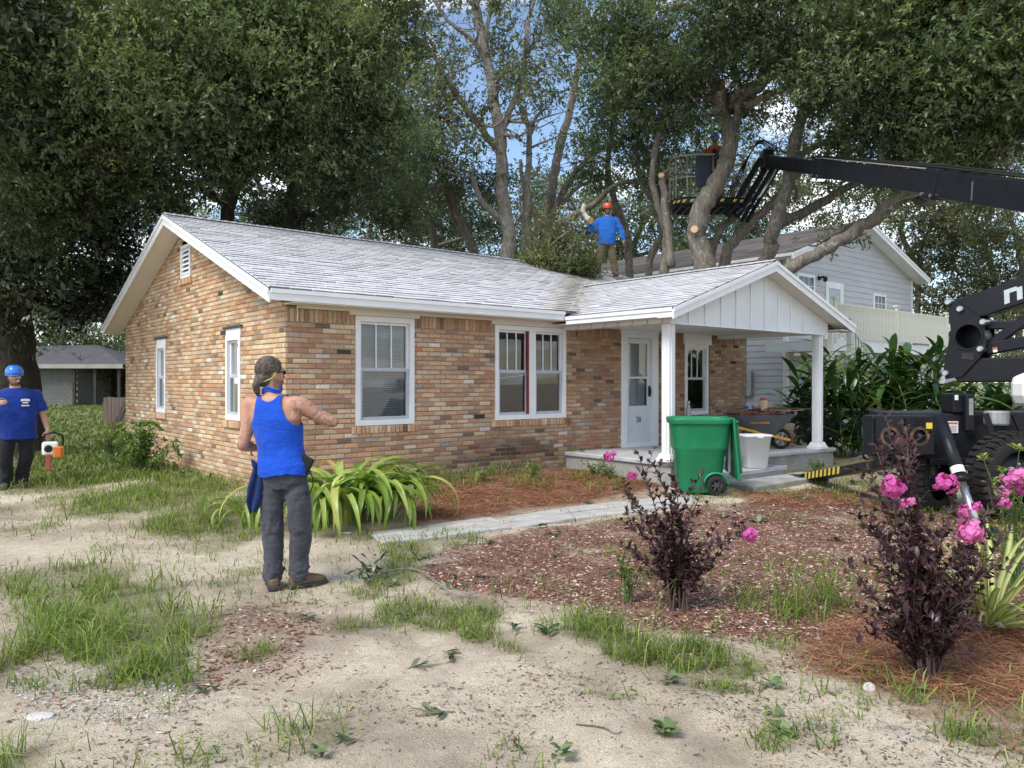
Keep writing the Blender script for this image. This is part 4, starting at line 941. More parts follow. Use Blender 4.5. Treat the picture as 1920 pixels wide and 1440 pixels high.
# --- big live oak behind the gable: dense canopy over the left of the roof
T = Tree('live_oak', 'broad live oak with dense dark canopy rising behind the brick gable', 17.5, M_barkd, 101)
T.limb([(428, 430), (432, 360), (405, 300), (350, 230)], 34, 14, 17.5, 15.5, True)
T.limb([(430, 375), (470, 300), (520, 220), (560, 130)], 22, 8, 17.5, 16)
T.limb([(540, 430), (548, 350), (535, 290), (520, 220), (480, 120)], 26, 8, 18.5, 16, True)
T.limb([(545, 365), (600, 330), (650, 270), (700, 200)], 16, 6, 18.5, 17.5)
T.limb([(432, 390), (370, 350), (300, 330), (210, 300), (120, 250)], 18, 6, 17.5, 14.5)
T.limb([(548, 400), (600, 400), (650, 360), (720, 350)], 12, 5, 18.5, 19)
T.limb([(405, 300), (330, 180), (230, 110)], 14, 6, 16, 14)
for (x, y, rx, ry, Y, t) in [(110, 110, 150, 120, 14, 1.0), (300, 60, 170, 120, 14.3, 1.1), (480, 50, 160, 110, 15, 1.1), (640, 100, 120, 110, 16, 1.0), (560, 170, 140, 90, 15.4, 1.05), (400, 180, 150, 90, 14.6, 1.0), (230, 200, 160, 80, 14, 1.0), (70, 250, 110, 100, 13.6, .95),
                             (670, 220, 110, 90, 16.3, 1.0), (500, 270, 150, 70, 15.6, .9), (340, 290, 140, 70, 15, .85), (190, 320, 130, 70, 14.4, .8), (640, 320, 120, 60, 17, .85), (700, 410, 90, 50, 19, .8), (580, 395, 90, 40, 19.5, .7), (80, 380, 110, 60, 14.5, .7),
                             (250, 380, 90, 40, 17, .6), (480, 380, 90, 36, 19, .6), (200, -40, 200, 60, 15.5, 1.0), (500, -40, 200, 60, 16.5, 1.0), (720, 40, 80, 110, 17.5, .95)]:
    T.blob(x, y, rx, ry, Y, None, 1.0, 0.22, tone=t)
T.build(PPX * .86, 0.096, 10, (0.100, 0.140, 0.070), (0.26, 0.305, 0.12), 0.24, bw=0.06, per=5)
# --- dark magnolia at the left edge
M_mag = leaf_mat('magnolia_leaf', 0.3, 0.1, spec=0.55)
T = Tree('magnolia_tree', 'dark magnolia with thick black trunk behind the helmeted worker by the lawn', 16.5, M_barkd, 103)
T.limb([(15, 700), (12, 560), (22, 430), (10, 250)], 105, 70, 16.5, 16.5, True, n=14)
T.limb([(20, 470), (70, 400), (130, 340)], 30, 10, 16.5, 16)
for (x, y, rx, ry, Y, t) in [(10, 60, 60, 110, 12.5, 1), (20, 200, 60, 80, 12.8, .8), (50, 420, 110, 90, 15.5, .7), (170, 450, 80, 80, 17, .6), (110, 540, 110, 60, 17, .55), (20, 560, 60, 50, 15.2, .6), (215, 520, 50, 60, 19, .55), (160, 380, 90, 50, 16.5, .6), (60, 320, 90, 60, 15.3, .7)]:
    T.blob(x, y, rx, ry, Y, None, 0.55, 0.05, tone=t)
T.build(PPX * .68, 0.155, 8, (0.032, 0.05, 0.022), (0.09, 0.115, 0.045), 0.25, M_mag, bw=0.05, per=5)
# --- pale multi-stemmed oak rising straight behind the ridge
T = Tree('pale_oak', 'tall pale-barked oak with open crown behind the roof ridge', 24.0, M_barkp, 105)
T.limb([(952, 520), (955, 440), (944, 350), (938, 270), (926, 190), (912, 110), (898, 40), (880, -40)], 30, 15, root=True)
T.limb([(932, 280), (895, 230), (850, 170), (815, 110), (770, 60), (720, 20)], 15, 6, 24, 22)
T.limb([(918, 120), (880, 70), (840, 40), (800, -20)], 10, 5, 24, 23)
T.limb([(912, 100), (915, 40), (935, -30)], 12, 6)
T.limb([(938, 250), (968, 180), (985, 110), (990, 40), (1010, -20)], 14, 6, 24, 25)
T.limb([(978, 140), (1000, 80), (1050, 40), (1070, -10)], 9, 4, 24.5, 25)
T.limb([(985, 520), (985, 430), (990, 330), (992, 250), (978, 200)], 20, 8, 25, 25, True)
T.limb([(992, 260), (1005, 220), (1030, 200)], 9, 4, 25, 25)
T.limb([(950, 420), (905, 380), (885, 330)], 14, 9, 24, 23.5)
for (x, y, rx, ry, d, g) in [(730, 40, 90, 60, .42, .35), (800, 120, 90, 60, .36, .4), (880, 40, 80, 60, .30, .45), (950, 60, 70, 70, .26, .45), (860, 160, 80, 60, .28, .4), (1030, 60, 80, 60, .36, .4), (980, 170, 70, 60, .26, .45), (820, 230, 90, 50, .45, .3), (760, 180, 60, 60, .42, .35), (1040, 150, 60, 50, .4, .35), (900, -60, 200, 60, .5, .3), (860, 300, 70, 40, .5, .2), (1010, 230, 60, 40, .3, .35)]:
    T.blob(x, y, rx, ry, 23.5, 2.2, d * .62, g)
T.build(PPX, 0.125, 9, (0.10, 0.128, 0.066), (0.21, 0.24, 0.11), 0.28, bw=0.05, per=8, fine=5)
# --- leaning oaks behind the roof
T = Tree('leaning_oak', 'oak with several leaning grey stems behind the worker in the red helmet', 27.0, M_bark, 107)
T.limb([(1030, 520), (1022, 420), (1040, 330), (1052, 270), (1070, 200), (1085, 120), (1100, 20)], 26, 10, root=True)
T.limb([(1030, 420), (1060, 350), (1110, 290), (1150, 270), (1200, 280)], 16, 6, 27, 25)
T.limb([(1040, 400), (1085, 350), (1120, 340)], 10, 5)
T.limb([(1022, 430), (985, 360), (975, 300)], 12, 7, 27, 27)
T.limb([(1000, 520), (1040, 430), (1110, 385), (1160, 345), (1250, 340)], 18, 8, 23, 22, True)
T.limb([(895, 520), (870, 430), (845, 360), (800, 280), (740, 200), (690, 150)], 22, 8, 26, 24, True)
T.limb([(880, 450), (850, 400), (830, 330), (790, 270)], 16, 8, 26, 25)
T.limb([(815, 520), (812, 440), (790, 380), (740, 330), (690, 300)], 18, 7, 27, 25, True)
T.limb([(1180, 520), (1175, 440), (1150, 370), (1140, 300), (1160, 200), (1200, 130)], 18, 7, 24, 22, True)
T.limb([(1215, 520), (1240, 440), (1225, 380), (1200, 340), (1190, 260)], 16, 7, 22, 21, True)
for (x, y, rx, ry, d, g, Y) in [(1170, 110, 110, 90, 1.0, .15, 20), (1230, 190, 100, 70, .95, .15, 19.5), (1120, 200, 80, 60, .4, .35, 21), (1110, 20, 110, 70, .4, .4, 21), (1150, 280, 80, 45, .5, .3, 22), (1090, 310, 70, 40, .35, .3, 25), (760, 300, 110, 60, 1.0, .1, 23), (860, 340, 90, 50, .8, .15, 25), (700, 330, 90, 60, 1.0, .1, 22),
                                (800, 400, 100, 50, .8, .1, 27), (900, 430, 70, 40, .6, .2, 28), (1220, 330, 70, 50, .6, .25, 22), (1060, 440, 60, 40, .6, .2, 29)]:
    T.blob(x, y, rx, ry, Y, 2.4, d, g, tone=.95)
T.build(PPX, 0.116, 9, (0.092, 0.13, 0.07), (0.20, 0.245, 0.11), 0.27, bw=0.05, per=6, fine=4)
# --- oak being pruned, in front of the basket
T = Tree('pruned_oak', 'gnarled oak beside the lift basket with freshly sawn pale limb ends', 18.6, M_bark, 109)
T.limb([(1322, 520), (1306, 450), (1312, 405), (1338, 355), (1362, 305), (1368, 255), (1352, 205), (1348, 160)], 42, 26, 18.6, 18.3, True, n=14)
T.cuts.append((px(1347, 156, 18.3), (-0.2, -0.75, .55), .17))
T.cuts.append((px(1302, 430, 18.2), (-0.2, -1, 0), .09))
T.limb([(1368, 262), (1385, 210), (1380, 150), (1362, 80), (1330, 40), (1270, 5)], 20, 10, 18.6, 17)
T.limb([(1362, 200), (1420, 160), (1490, 95), (1560, 70), (1660, 45), (1770, -10)], 30, 18, 18.6, 15)
T.limb([(1395, 200), (1450, 175), (1520, 155), (1570, 125), (1640, 95)], 16, 8, 18, 16.5)
T.limb([(1352, 520), (1395, 430), (1450, 380), (1500, 320), (1560, 300), (1640, 260)], 24, 10, 20, 19, True)
T.limb([(1330, 520), (1345, 440), (1390, 395), (1440, 350)], 20, 9, 20.5, 20, True)
T.limb([(1365, 575), (1405, 535), (1440, 480), (1450, 430), (1478, 340), (1492, 260), (1510, 200), (1560, 130), (1590, 40)], 34, 16, 19.5, 17, True, n=12)
T.limb([(1460, 420), (1540, 380), (1600, 345), (1660, 310), (1760, 260)], 20, 9, 19.5, 17)
T.limb([(1484, 300), (1560, 260), (1620, 250), (1700, 240)], 14, 6, 19.2, 17.5)
T.limb([(1245, 520), (1250, 445), (1238, 400), (1222, 330), (1235, 250), (1260, 180)], 20, 9, 19.5, 19, True)
T.limb([(1258, 500), (1246, 380), (1240, 330)], 17, 12, 19, 19)
T.cuts.append((px(1240, 328, 18.9), (0, -.8, .6), .075))
for (x, y, rx, ry, d, g, Y) in [(1290, 70, 110, 80, .55, .35, 17.5), (1420, 40, 120, 70, .85, .2, 16.5), (1460, 130, 90, 60, .45, .35, 17.5), (1550, 40, 110, 70, 1.0, .15, 15.5), (1640, 110, 120, 70, 1.0, .12, 15), (1560, 200, 90, 60, .6, .3, 17), (1330, 150, 60, 60, .45, .3, 18.8), (1410, 230, 70, 50, .3, .4, 19.6), (1270, 200, 70, 60, .7, .25, 18.8),
                                (1700, 40, 110, 60, .85, .2, 14.5), (1680, 200, 110, 60, .9, .15, 15.5), (1620, 290, 90, 40, .6, .25, 17), (1480, 380, 60, 40, .3, .3, 21), (1300, 300, 50, 60, .35, .3, 20), (1400, 350, 60, 50, .3, .3, 21.5), (1500, -60, 260, 60, .8, .2, 16)]:
    T.blob(x, y, rx, ry, Y, 1.9, d, g)
T.build(PPX, 0.097, 10, (0.098, 0.135, 0.068), (0.22, 0.265, 0.11), 0.24, bw=0.05, per=6, fine=4)
# --- oak with the long low limb reaching over the neighbour's gable
T = Tree('low_limb_oak', 'live oak with long mossy limb sweeping across the grey neighbouring gable', 16.5, M_bark, 111)
T.limb([(1362, 575), (1440, 530), (1500, 492), (1570, 455), (1630, 415), (1690, 370), (1740, 340), (1830, 290), (1920, 215), (2010, 160)], 26, 22, 17.5, 14, False, n=12)
T.limb([(1640, 408), (1580, 432), (1545, 450)], 15, 7, 16.5, 17)
T.limb([(1700, 362), (1740, 380), (1790, 330), (1850, 300), (1940, 230)], 16, 10, 16, 14)
T.limb([(1690, 370), (1650, 300), (1680, 200), (1740, 120), (1830, 40)], 16, 8, 16, 14.5)
T.limb([(1352, 640), (1356, 600), (1366, 570)], 36, 30, 17.9, 17.5, True)
for (x, y, rx, ry, d, g, Y) in [(1790, 120, 110, 80, 1.0, .15, 14), (1870, 60, 110, 80, 1.0, .15, 13.5), (1890, 180, 90, 80, .9, .2, 13.5), (1780, 230, 100, 60, .95, .15, 14.5), (1870, 290, 90, 50, .7, .25, 14), (1740, 300, 80, 45, .6, .25, 15.5), (1800, 30, 120, 60, .9, .2, 14.5), (1990, 120, 100, 120, 1, .1, 13), (1590, 440, 36, 18, .5, .2, 16.6), (1850, -60, 220, 60, .9, .2, 14)]:
    T.blob(x, y, rx, ry, Y, 1.7, d, g)
T.build(PPX, 0.094, 10, (0.096, 0.138, 0.068), (0.22, 0.27, 0.11), 0.23, bw=0.05, per=6, fine=4)
# --- olive-grey far trees on the right, behind the neighbour
for (nm, lb, sd, Yc, lim, bl, base, tip) in [
    ('olive_oak', 'grey-green oak with forked trunk behind the grey house and white shed', 121, 38, [[(1720, 600), (1725, 480), (1750, 420), (1790, 380)], [(1720, 500), (1690, 440), (1700, 390)], [(1880, 600), (1850, 470), (1800, 400), (1760, 360)]],
     [(1720, 400, 90, 80), (1790, 470, 90, 80), (1700, 500, 70, 60), (1780, 360, 100, 60), (1850, 430, 80, 70), (1760, 560, 80, 40), (1830, 540, 80, 60), (1660, 350, 70, 40)], (0.12, 0.135, 0.07), (0.24, 0.25, 0.14)),
    ('mossy_oak', 'olive oak hung with pale moss beyond the raised black arm', 123, 34, [[(1910, 640), (1915, 500), (1890, 400), (1850, 340)], [(1913, 520), (1960, 430)]],
     [(1880, 380, 80, 60), (1920, 480, 80, 70), (1890, 560, 80, 60), (1830, 330, 80, 50), (1960, 560, 80, 90), (1930, 620, 90, 50), (1840, 620, 70, 50)], (0.115, 0.135, 0.065), (0.22, 0.24, 0.12)),
    ('far_oak', 'dark far oak filling the gap behind the roof worker', 127, 42, [[(1110, 560), (1100, 450), (1130, 350)], [(1200, 560), (1190, 460), (1230, 380), (1270, 330)]],
     [(1100, 420, 90, 60), (1190, 440, 90, 60), (1280, 420, 90, 60), (1150, 500, 120, 40), (1240, 360, 90, 50), (1360, 430, 90, 60), (1060, 490, 80, 40), (1300, 320, 80, 50), (1450, 400, 90, 60), (1330, 490, 110, 40), (1560, 360, 90, 50), (1480, 300, 80, 40)], (0.09, 0.12, 0.065), (0.18, 0.215, 0.105)),
    ('thicket_oak', 'dark far oak seen between the leaning trunks above the ridge', 129, 44, [[(620, 560), (630, 440), (600, 360)], [(700, 560), (690, 450), (720, 350)], [(770, 560), (760, 440)]],
     [(450, 440, 80, 40), (560, 440, 90, 50), (660, 450, 90, 50), (760, 460, 90, 50), (860, 470, 90, 40), (950, 440, 90, 60), (620, 380, 90, 40), (740, 390, 90, 40), (1000, 380, 80, 50), (880, 390, 80, 40), (330, 430, 80, 40)], (0.085, 0.115, 0.062), (0.165, 0.20, 0.095)),
    ('yard_tree', 'light green broad tree beyond the rear yard behind the garage', 131, 56, [[(110, 740), (115, 640), (140, 560)], [(190, 740), (195, 640)]],
     [(90, 610, 70, 50), (150, 640, 70, 60), (210, 640, 60, 60), (170, 580, 80, 50), (110, 690, 60, 40), (220, 700, 50, 40), (160, 700, 60, 40), (60, 560, 60, 40), (230, 560, 50, 60)], (0.105, 0.15, 0.065), (0.19, 0.25, 0.11))]:
    T = Tree(nm, lb, Yc, M_bark, sd)
    for i, q in enumerate(lim): T.limb(q, 14, 6, Yc, Yc, root=(i == 0))
    for (x, y, rx, ry) in bl: T.blob(x, y, rx, ry, Yc + (T.r.random() - .5) * 5, 3.5, .85, .1)
    T.build(PPX * .8, 0.0046 * Yc, 8, base, tip, 0.012 * Yc, bw=0.10, per=4, fine=2)
# low far shrubs that close the horizon (one mass nobody could count)
T = Tree('far_shrub_belt', 'x', 70, M_bark, 140)
for k in range(-26, 27):
    T.blob(960 + k * 60 + T.r.uniform(-15, 15), 700 + T.r.uniform(-6, 4), 46, 34 + T.r.uniform(0, 14), 68 + T.r.uniform(-3, 6), 4, .7, 0, tone=.8)
for k in range(-14, 15):
    T.blob(960 + k * 110 + T.r.uniform(-25, 25), 620 + T.r.uniform(-30, 30), 75, 70, 80 + T.r.uniform(-3, 6), 5, .5, 0, tone=.7)
o = T.build(PPX * .5, 0.40, 8, (0.06, 0.09, 0.04), (0.13, 0.17, 0.07), 0.7)
ch = o.children[0]; ch.parent = None; ch.location = o.location; ch.name = 'far_shrubs'; bpy.data.objects.remove(o); tag(ch, 'far belt of green shrubs and woods closing the view', 'woods', None, 'stuff')
print('LEAVES', LEAVES)
# ================================================================ neighbouring house (two storeys, grey lap siding, raised deck)
NB = (22.7, 9.0)
nroot = empty('siding_house', hw(NB[0], NB[1], 0), 'two-storey house in grey lap siding with brown shingle roof and raised deck', 'house', rz=HA)
def nb(mb, name, mat, parent=None, smooth=False, **kw):
    me = mb.mesh(name, mat, smooth); me.transform(Matrix.Translation((-NB[0], -NB[1], 0))); return link(name, me, parent or nroot, **kw)
M_side = pmat('lap_siding', (0.46, 0.475, 0.51), (0.40, 0.415, 0.45), 1.2, 0.6, 0.05, 20, stretch=(1, 1, 3))
M_trimw = pmat('trim_white', (0.74, 0.76, 0.77), (0.64, 0.66, 0.66), 2, 0.5)
M_deckp = pmat('deck_paint', (0.66, 0.66, 0.61), (0.60, 0.60, 0.52), 1.6, 0.75, 0.2, 25, c3=(0.47, 0.48, 0.34))
M_nroof = pmat('weathered_shingle', (0.20, 0.18, 0.17), (0.13, 0.115, 0.11), 4, 0.95, 0.5, 40, c3=(0.09, 0.075, 0.07))
N0, N1, NV, NVB = 18.15, 27.25, 3.6, 15.5
NE, NAP, NOV = 5.62, 7.27, 0.42
nroofz = lambda u: NE + (NAP - NE) * (1 - abs(u - NB[0]) / (NB[0] - N0 + NOV))
mb = MB(); mb.box(N0 + .03, N1 - .03, NV + .03, NVB, -0.2, NE + .05)
vs = [(N0 + .03, NV + .03, NE + .05), (N1 - .03, NV + .03, NE + .05), (NB[0], NV + .03, NAP - .1)]; vs += [(a, NVB, c) for a, b, c in vs]; mb.add(vs, [(0, 1, 2), (5, 4, 3)])
nwall = nb(mb, 'wall', M_side)
EXPO = 0.20; z = 0.0; k = 0
def lap(P, s0, s1, z0, e=EXPO, s0t=None, s1t=None):
    s0t = s0 if s0t is None else s0t; s1t = s1 if s1t is None else s1t
    q = [P(s0, z0, 0.026), P(s1, z0, 0.026), P(s1t, z0 + e, 0.006), P(s0t, z0 + e, 0.006), P(s0, z0, -0.02), P(s1, z0, -0.02)]
    return q, [(0, 1, 2, 3), (4, 5, 1, 0)]
Pn = lambda s, z, o: (s, NV - o, z); Ps = lambda s, z, o: (N0 - o, s, z)
while z < NAP - 0.25:
    zt = z + EXPO
    hw_ = lambda zz: min(N1 - NB[0], (NAP - zz) / (NAP - NE) * (NB[0] - N0 + NOV) - 0.12)
    a, b = hw_(z), hw_(zt)
    if a > 0.1:
        b = max(b, 0.05); mb = MB(); mb.add(*lap(Pn, NB[0] - a, NB[0] + a, z, EXPO, NB[0] - b, NB[0] + b)); nb(mb, 'siding_board', M_side, nwall)
    if zt < NE + .05: mb = MB(); mb.add(*lap(Ps, NVB, NV, z)); nb(mb, 'siding_board', M_side, nwall)
    z += EXPO
mb = MB(); mb.box(N0 - .03, N0 + .09, NV - .036, NV - .003, 0, NE - .05); mb.box(N0 - .036, N0 - .003, NV - .03, NV + .09, 0, NE - .1); nb(mb, 'corner_trim', M_trimw, nwall)
mb = MB(); mb.box(N1 - .09, N1 + .03, NV - .036, NV - .003, 0, NE - .05); nb(mb, 'corner_trim', M_trimw, nwall)
# roof
A0, A1, RV0 = N0 - NOV, N1 + NOV, NV - 0.5
mb = MB(); vs = [(A0, RV0, NE), (NB[0], RV0, NAP), (A1, RV0, NE), (A1, RV0, NE - .05), (NB[0], RV0, NAP - .055), (A0, RV0, NE - .05)]; vs += [(a, NVB + .4, c) for a, b, c in vs]
mb.add(vs, [(0, 6, 7, 1), (1, 7, 8, 2), (5, 4, 10, 11), (4, 3, 9, 10), (0, 1, 4, 5), (1, 2, 3, 4), (5, 11, 6, 0), (2, 8, 9, 3)]); nr = nb(mb, 'roof', M_nroof)
its = []; r = random.Random(12); sl_ = math.hypot(NB[0] - A0, NAP - NE); ns = Vector((NB[0] - A0, 0, NAP - NE)).normalized(); nn = Vector((-ns.z, 0, ns.x)); i = 0
while i * 0.30 < sl_:
    t = RV0 - (.45 if i % 2 else 0)
    while t < NVB:
        a0, a1 = max(t, RV0), min(t + .9, NVB + .4); t += .91
        if a1 - a0 < .1: continue
        q = lambda y, b_, h: tuple(Vector((A0, y, NE)) + ns * b_ + nn * h); b0 = i * .30; g = r.uniform(.11, .2)
        vs = [q(a0, b0, .004), q(a1, b0, .004), q(a1, b0, .03), q(a0, b0, .03), q(a0, min(b0 + .34, sl_), .006), q(a1, min(b0 + .34, sl_), .006)]
        its.append(([(p[0] - NB[0], p[1] - NB[1], p[2]) for p in vs], [(3, 2, 1, 0), (4, 5, 2, 3)], np.array([g * 1.02, g * .93, g * .9]), a0))
    i += 1
emit(its, 'roof_shingle', 'roof_shingles_rest', M_shingle, nr, 200)
mb = MB(); mb.box(A0 - .02, A0, RV0, NVB, NE - .2, NE - .01); mb.box(A0 - .11, A0 - .021, RV0 + .05, NVB, NE - .12, NE - .03); nb(mb, 'gutter', M_trimw)
for sgn in (-1, 1):
    ue = NB[0] + sgn * (NB[0] - A0 + .02); mb = MB()
    for y, th, tp, bt in ((RV0 - .022, .02, .03, .22), (RV0 - .042, .018, .004, .08)):
        vs = [(ue, y, NE - bt), (NB[0], y, NAP - bt), (NB[0], y, NAP - tp), (ue, y, NE - tp)]; vs += [(a, y + th, c) for a, b, c in vs]
        mb.add(vs, [(0, 1, 2, 3), (7, 6, 5, 4), (0, 4, 5, 1), (1, 5, 6, 2), (2, 6, 7, 3), (3, 7, 4, 0)])
    nb(mb, 'rake_board', M_trimw)
    mb = MB(); vs = [(ue, RV0, NE - .16), (NB[0], RV0, NAP - .16), (NB[0], NV, NAP - .16), (ue, NV, NE - .16)]; vs += [(a, b, c + .02) for a, b, c in vs]
    mb.add(vs, [(0, 1, 2, 3), (7, 6, 5, 4), (0, 4, 5, 1), (2, 6, 7, 3)]); nb(mb, 'rake_soffit', M_trimw)
# windows, door, lamp, meter
def nwin(u0, u1, z0, z1, grid=(3, 2), door=False):
    mb = MB(); bx = frame(mb, Pn, u0, u1, z0, z1, 0.09, -0.01, 0.05); o = nb(mb, 'deck_door' if door else 'window', M_trimw)
    mb = MB(); mb.add([Pn(u0 + .08, z0 + .08, 0.03), Pn(u1 - .08, z0 + .08, .03), Pn(u1 - .08, z1 - .08, .03), Pn(u0 + .08, z1 - .08, .03)], [(0, 1, 2, 3)])
    nb(mb, 'pane', M_npane if not door else M_npane2, o)
    zm = (z0 + z1) / 2
    if not door:
        mb = MB(); bq = frame(mb, Pn, u0 + .09, u1 - .09, zm - .03, zm + .03, .029, .032, .045); nb(mb, 'meeting_rail', M_trimw, o)
        for k in range(1, grid[0]):
            s = u0 + .09 + (u1 - u0 - .18) * k / grid[0]; mb = MB(); frame(mb, Pn, s - .012, s + .012, zm + .03, z1 - .09, .0119, .032, .042); nb(mb, 'muntin', M_trimw, o)
        zq = (zm + z1 - .06) / 2; mb = MB(); frame(mb, Pn, u0 + .09, u1 - .09, zq - .012, zq + .012, .0119, .033, .041); nb(mb, 'muntin', M_trimw, o)
    else:
        mb = MB(); frame(mb, Pn, u0 + .09, u1 - .09, z0 + .09, z1 - .09, .12, .032, .045); nb(mb, 'door_stile', M_trimw, o)
    return o
def pane_mat(name, c1, c2):
    m = pmat(name, c1, c2, 1.2, 0.06, spec=0.6); return m
M_npane = pane_mat('far_pane', (0.10, 0.13, 0.15), (0.05, 0.06, 0.07)); M_npane2 = pane_mat('far_door_pane', (0.30, 0.34, 0.38), (0.24, 0.27, 0.3))
nwin(18.75, 19.85, 3.72, 5.12); nwin(20.55, 21.75, 2.86, 5.0, door=True); nwin(24.0, 25.0, 3.55, 4.85)
nwin(24.0, 25.3, 0.4, 2.2); nwin(26.0, 27.0, 0.9, 2.1)
mb = MB(); mb.box(20.05, 20.2, NV - .08, NV - .02, 5.0, 5.12); mb.tube([(20.12, NV - .08, 5.06), (20.12, NV - .22, 5.10)], .035, 8); mb.lathe([(.03, 0), (.07, .03), (.075, .16), (.03, .17)], 10, 0, Matrix.Translation((20.15, NV - .24, 4.92))); nb(mb, 'wall_lamp', M_black)
mb = MB(); mb.box(N0 - .19, N0 - .03, 4.75, 5.35, 1.15, 1.95); mt = nb(mb, 'meter_box', M_galv); mt['label'] = 'grey electric meter box'
mb = MB(); mb.lathe([(.11, 0), (.11, .05), (.095, .12), (.05, .13)], 16, 0, Matrix.Translation((N0 - .19, 5.12, 1.62)) @ Matrix.Rotation(R(-90), 4, 'Y')); nb(mb, 'meter_dial', pmat('meter_glass', (.35, .38, .4), (.25, .27, .3), 6, .15), mt)
mb = MB(); mb.tube([(N0 - .08, 5.5, 0), (N0 - .08, 5.5, 2.2), (N0 - .06, 5.0, 2.21)], .025, 6); nb(mb, 'conduit', M_galv, mt)
# deck with picket rail
DZ, D0, D1, DV = 2.82, 16.95, 25.0, 1.44
mb = MB(); mb.box(D0, D1, DV + .05, NV - .04, DZ - .04, DZ); nb(mb, 'deck_floor', M_deckp)
mb = MB(); mb.box(D0 - .02, D1 + .02, DV, DV + .045, DZ - .32, DZ - .02); mb.box(D0 - .02, D0 + .025, DV + .046, NV - .04, DZ - .32, DZ - .045); nb(mb, 'deck_beam', M_trimw)
for u in (D0 + .1, 21.0, D1 - .1):
    mb = MB(); mb.box(u - .07, u + .07, DV - .06, DV - .001, DZ - .1, DZ + 1.16); mb.box(u - .095, u + .095, DV - .085, DV + .06, DZ + 1.161, DZ + 1.22); nb(mb, 'rail_post', M_deckp)
    mb = MB(); mb.box(u - .07, u + .07, DV + .06, DV + .2, -.1, DZ - .33); nb(mb, 'deck_post', M_trimw)
rail = MB(); rail.box(D0 + .172, 20.928, DV - .05, DV - .005, DZ + 1.0, DZ + 1.05); rail.box(21.072, D1 - .172, DV - .05, DV - .005, DZ + 1.0, DZ + 1.05); rail = nb(rail, 'top_rail', M_deckp)
u = D0 + .2; pk = MB(); pk.box(-.034, .034, -.01, .01, 0, .93); pme = pk.mesh('picket', M_deckp)
while u < D1 - .2:
    if abs(u - 21.0) > .1: link('picket', pme, rail, (u - NB[0], DV - .015 - NB[1] - .03, DZ + .06 + rnd.uniform(-.006, .006)))
    u += .095
# stair flight running down towards the right behind the porch
st0, st1 = Vector((16.0, .55, 2.35)), Vector((19.0, .55, 0.35))
stair = MB(); stair.bar(st0 - Vector((0, 0, .1)), st1 - Vector((0, 0, .1)), .06, .30); stair.bar(st0 + Vector((0, .9, -.1)), st1 + Vector((0, .9, -.1)), .06, .3); stair = nb(stair, 'stair', M_trimw)
for k in range(10):
    p = st0.lerp(st1, k / 10); mb = MB(); mb.box(p.x, p.x + .3, .58, 1.42, p.z - .02, p.z + .02); nb(mb, 'tread', M_deckp, stair)
mb = MB(); mb.bar(st0 + Vector((0, 0, .95)), st1 + Vector((0, 0, .95)), .05, .09); nb(mb, 'hand_rail', M_deckp, stair)
for k in range(19):
    p = st0.lerp(st1, (k + .5) / 19); mb = MB(); mb.box(p.x - .022, p.x + .022, .53, .57, p.z, p.z + .92); nb(mb, 'baluster', M_deckp, stair)
mb = MB(); mb.box(15.0, 16.05, .4, 1.5, 2.30, 2.38); mb.box(14.95, 15.07, .40, .52, 0, 3.3); mb.box(15.98, 16.1, .40, .52, 0, 3.3); nb(mb, 'stair_landing', M_deckp)
# small white-gabled shed right of the deck
SH = hw(29.2, 5.2, 0); sh = empty('garden_shed', SH, 'small pale shed with shallow gable roof beyond the deck end', 'shed', rz=HA)
mb = MB(); mb.box(-1.6, 1.6, -2, 2.5, -.1, 3.1); vs = [(-1.6, -2, 3.1), (1.6, -2, 3.1), (0, -2, 3.75)]; vs += [(a, 2.5, c) for a, b, c in vs]; mb.add(vs, [(0, 1, 2), (5, 4, 3)]); mb.build('wall', M_side, sh)
for z in np.arange(0.2, 3.0, .2):
    mb = MB(); mb.box(-1.62, 1.62, -2.03, -2.001, z, z + .18); mb.build('siding_board', M_side, sh)
mb = MB(); vs = [(-2.0, -2.3, 2.99), (0, -2.3, 3.85), (2.0, -2.3, 2.99), (2.0, -2.3, 2.91), (0, -2.3, 3.77), (-2.0, -2.3, 2.91)]; vs += [(a, 2.8, c) for a, b, c in vs]
mb.add(vs, [(0, 6, 7, 1), (1, 7, 8, 2), (5, 4, 10, 11), (4, 3, 9, 10), (0, 1, 4, 5), (1, 2, 3, 4), (5, 11, 6, 0), (2, 8, 9, 3)]); mb.build('roof', M_nroof, sh)
for sg in (-1, 1): mb = MB(); mb.bar((sg * 2.02, -2.32, 2.93), (0, -2.32, 3.79), .03, .16); mb.build('rake_board', M_trimw, sh)
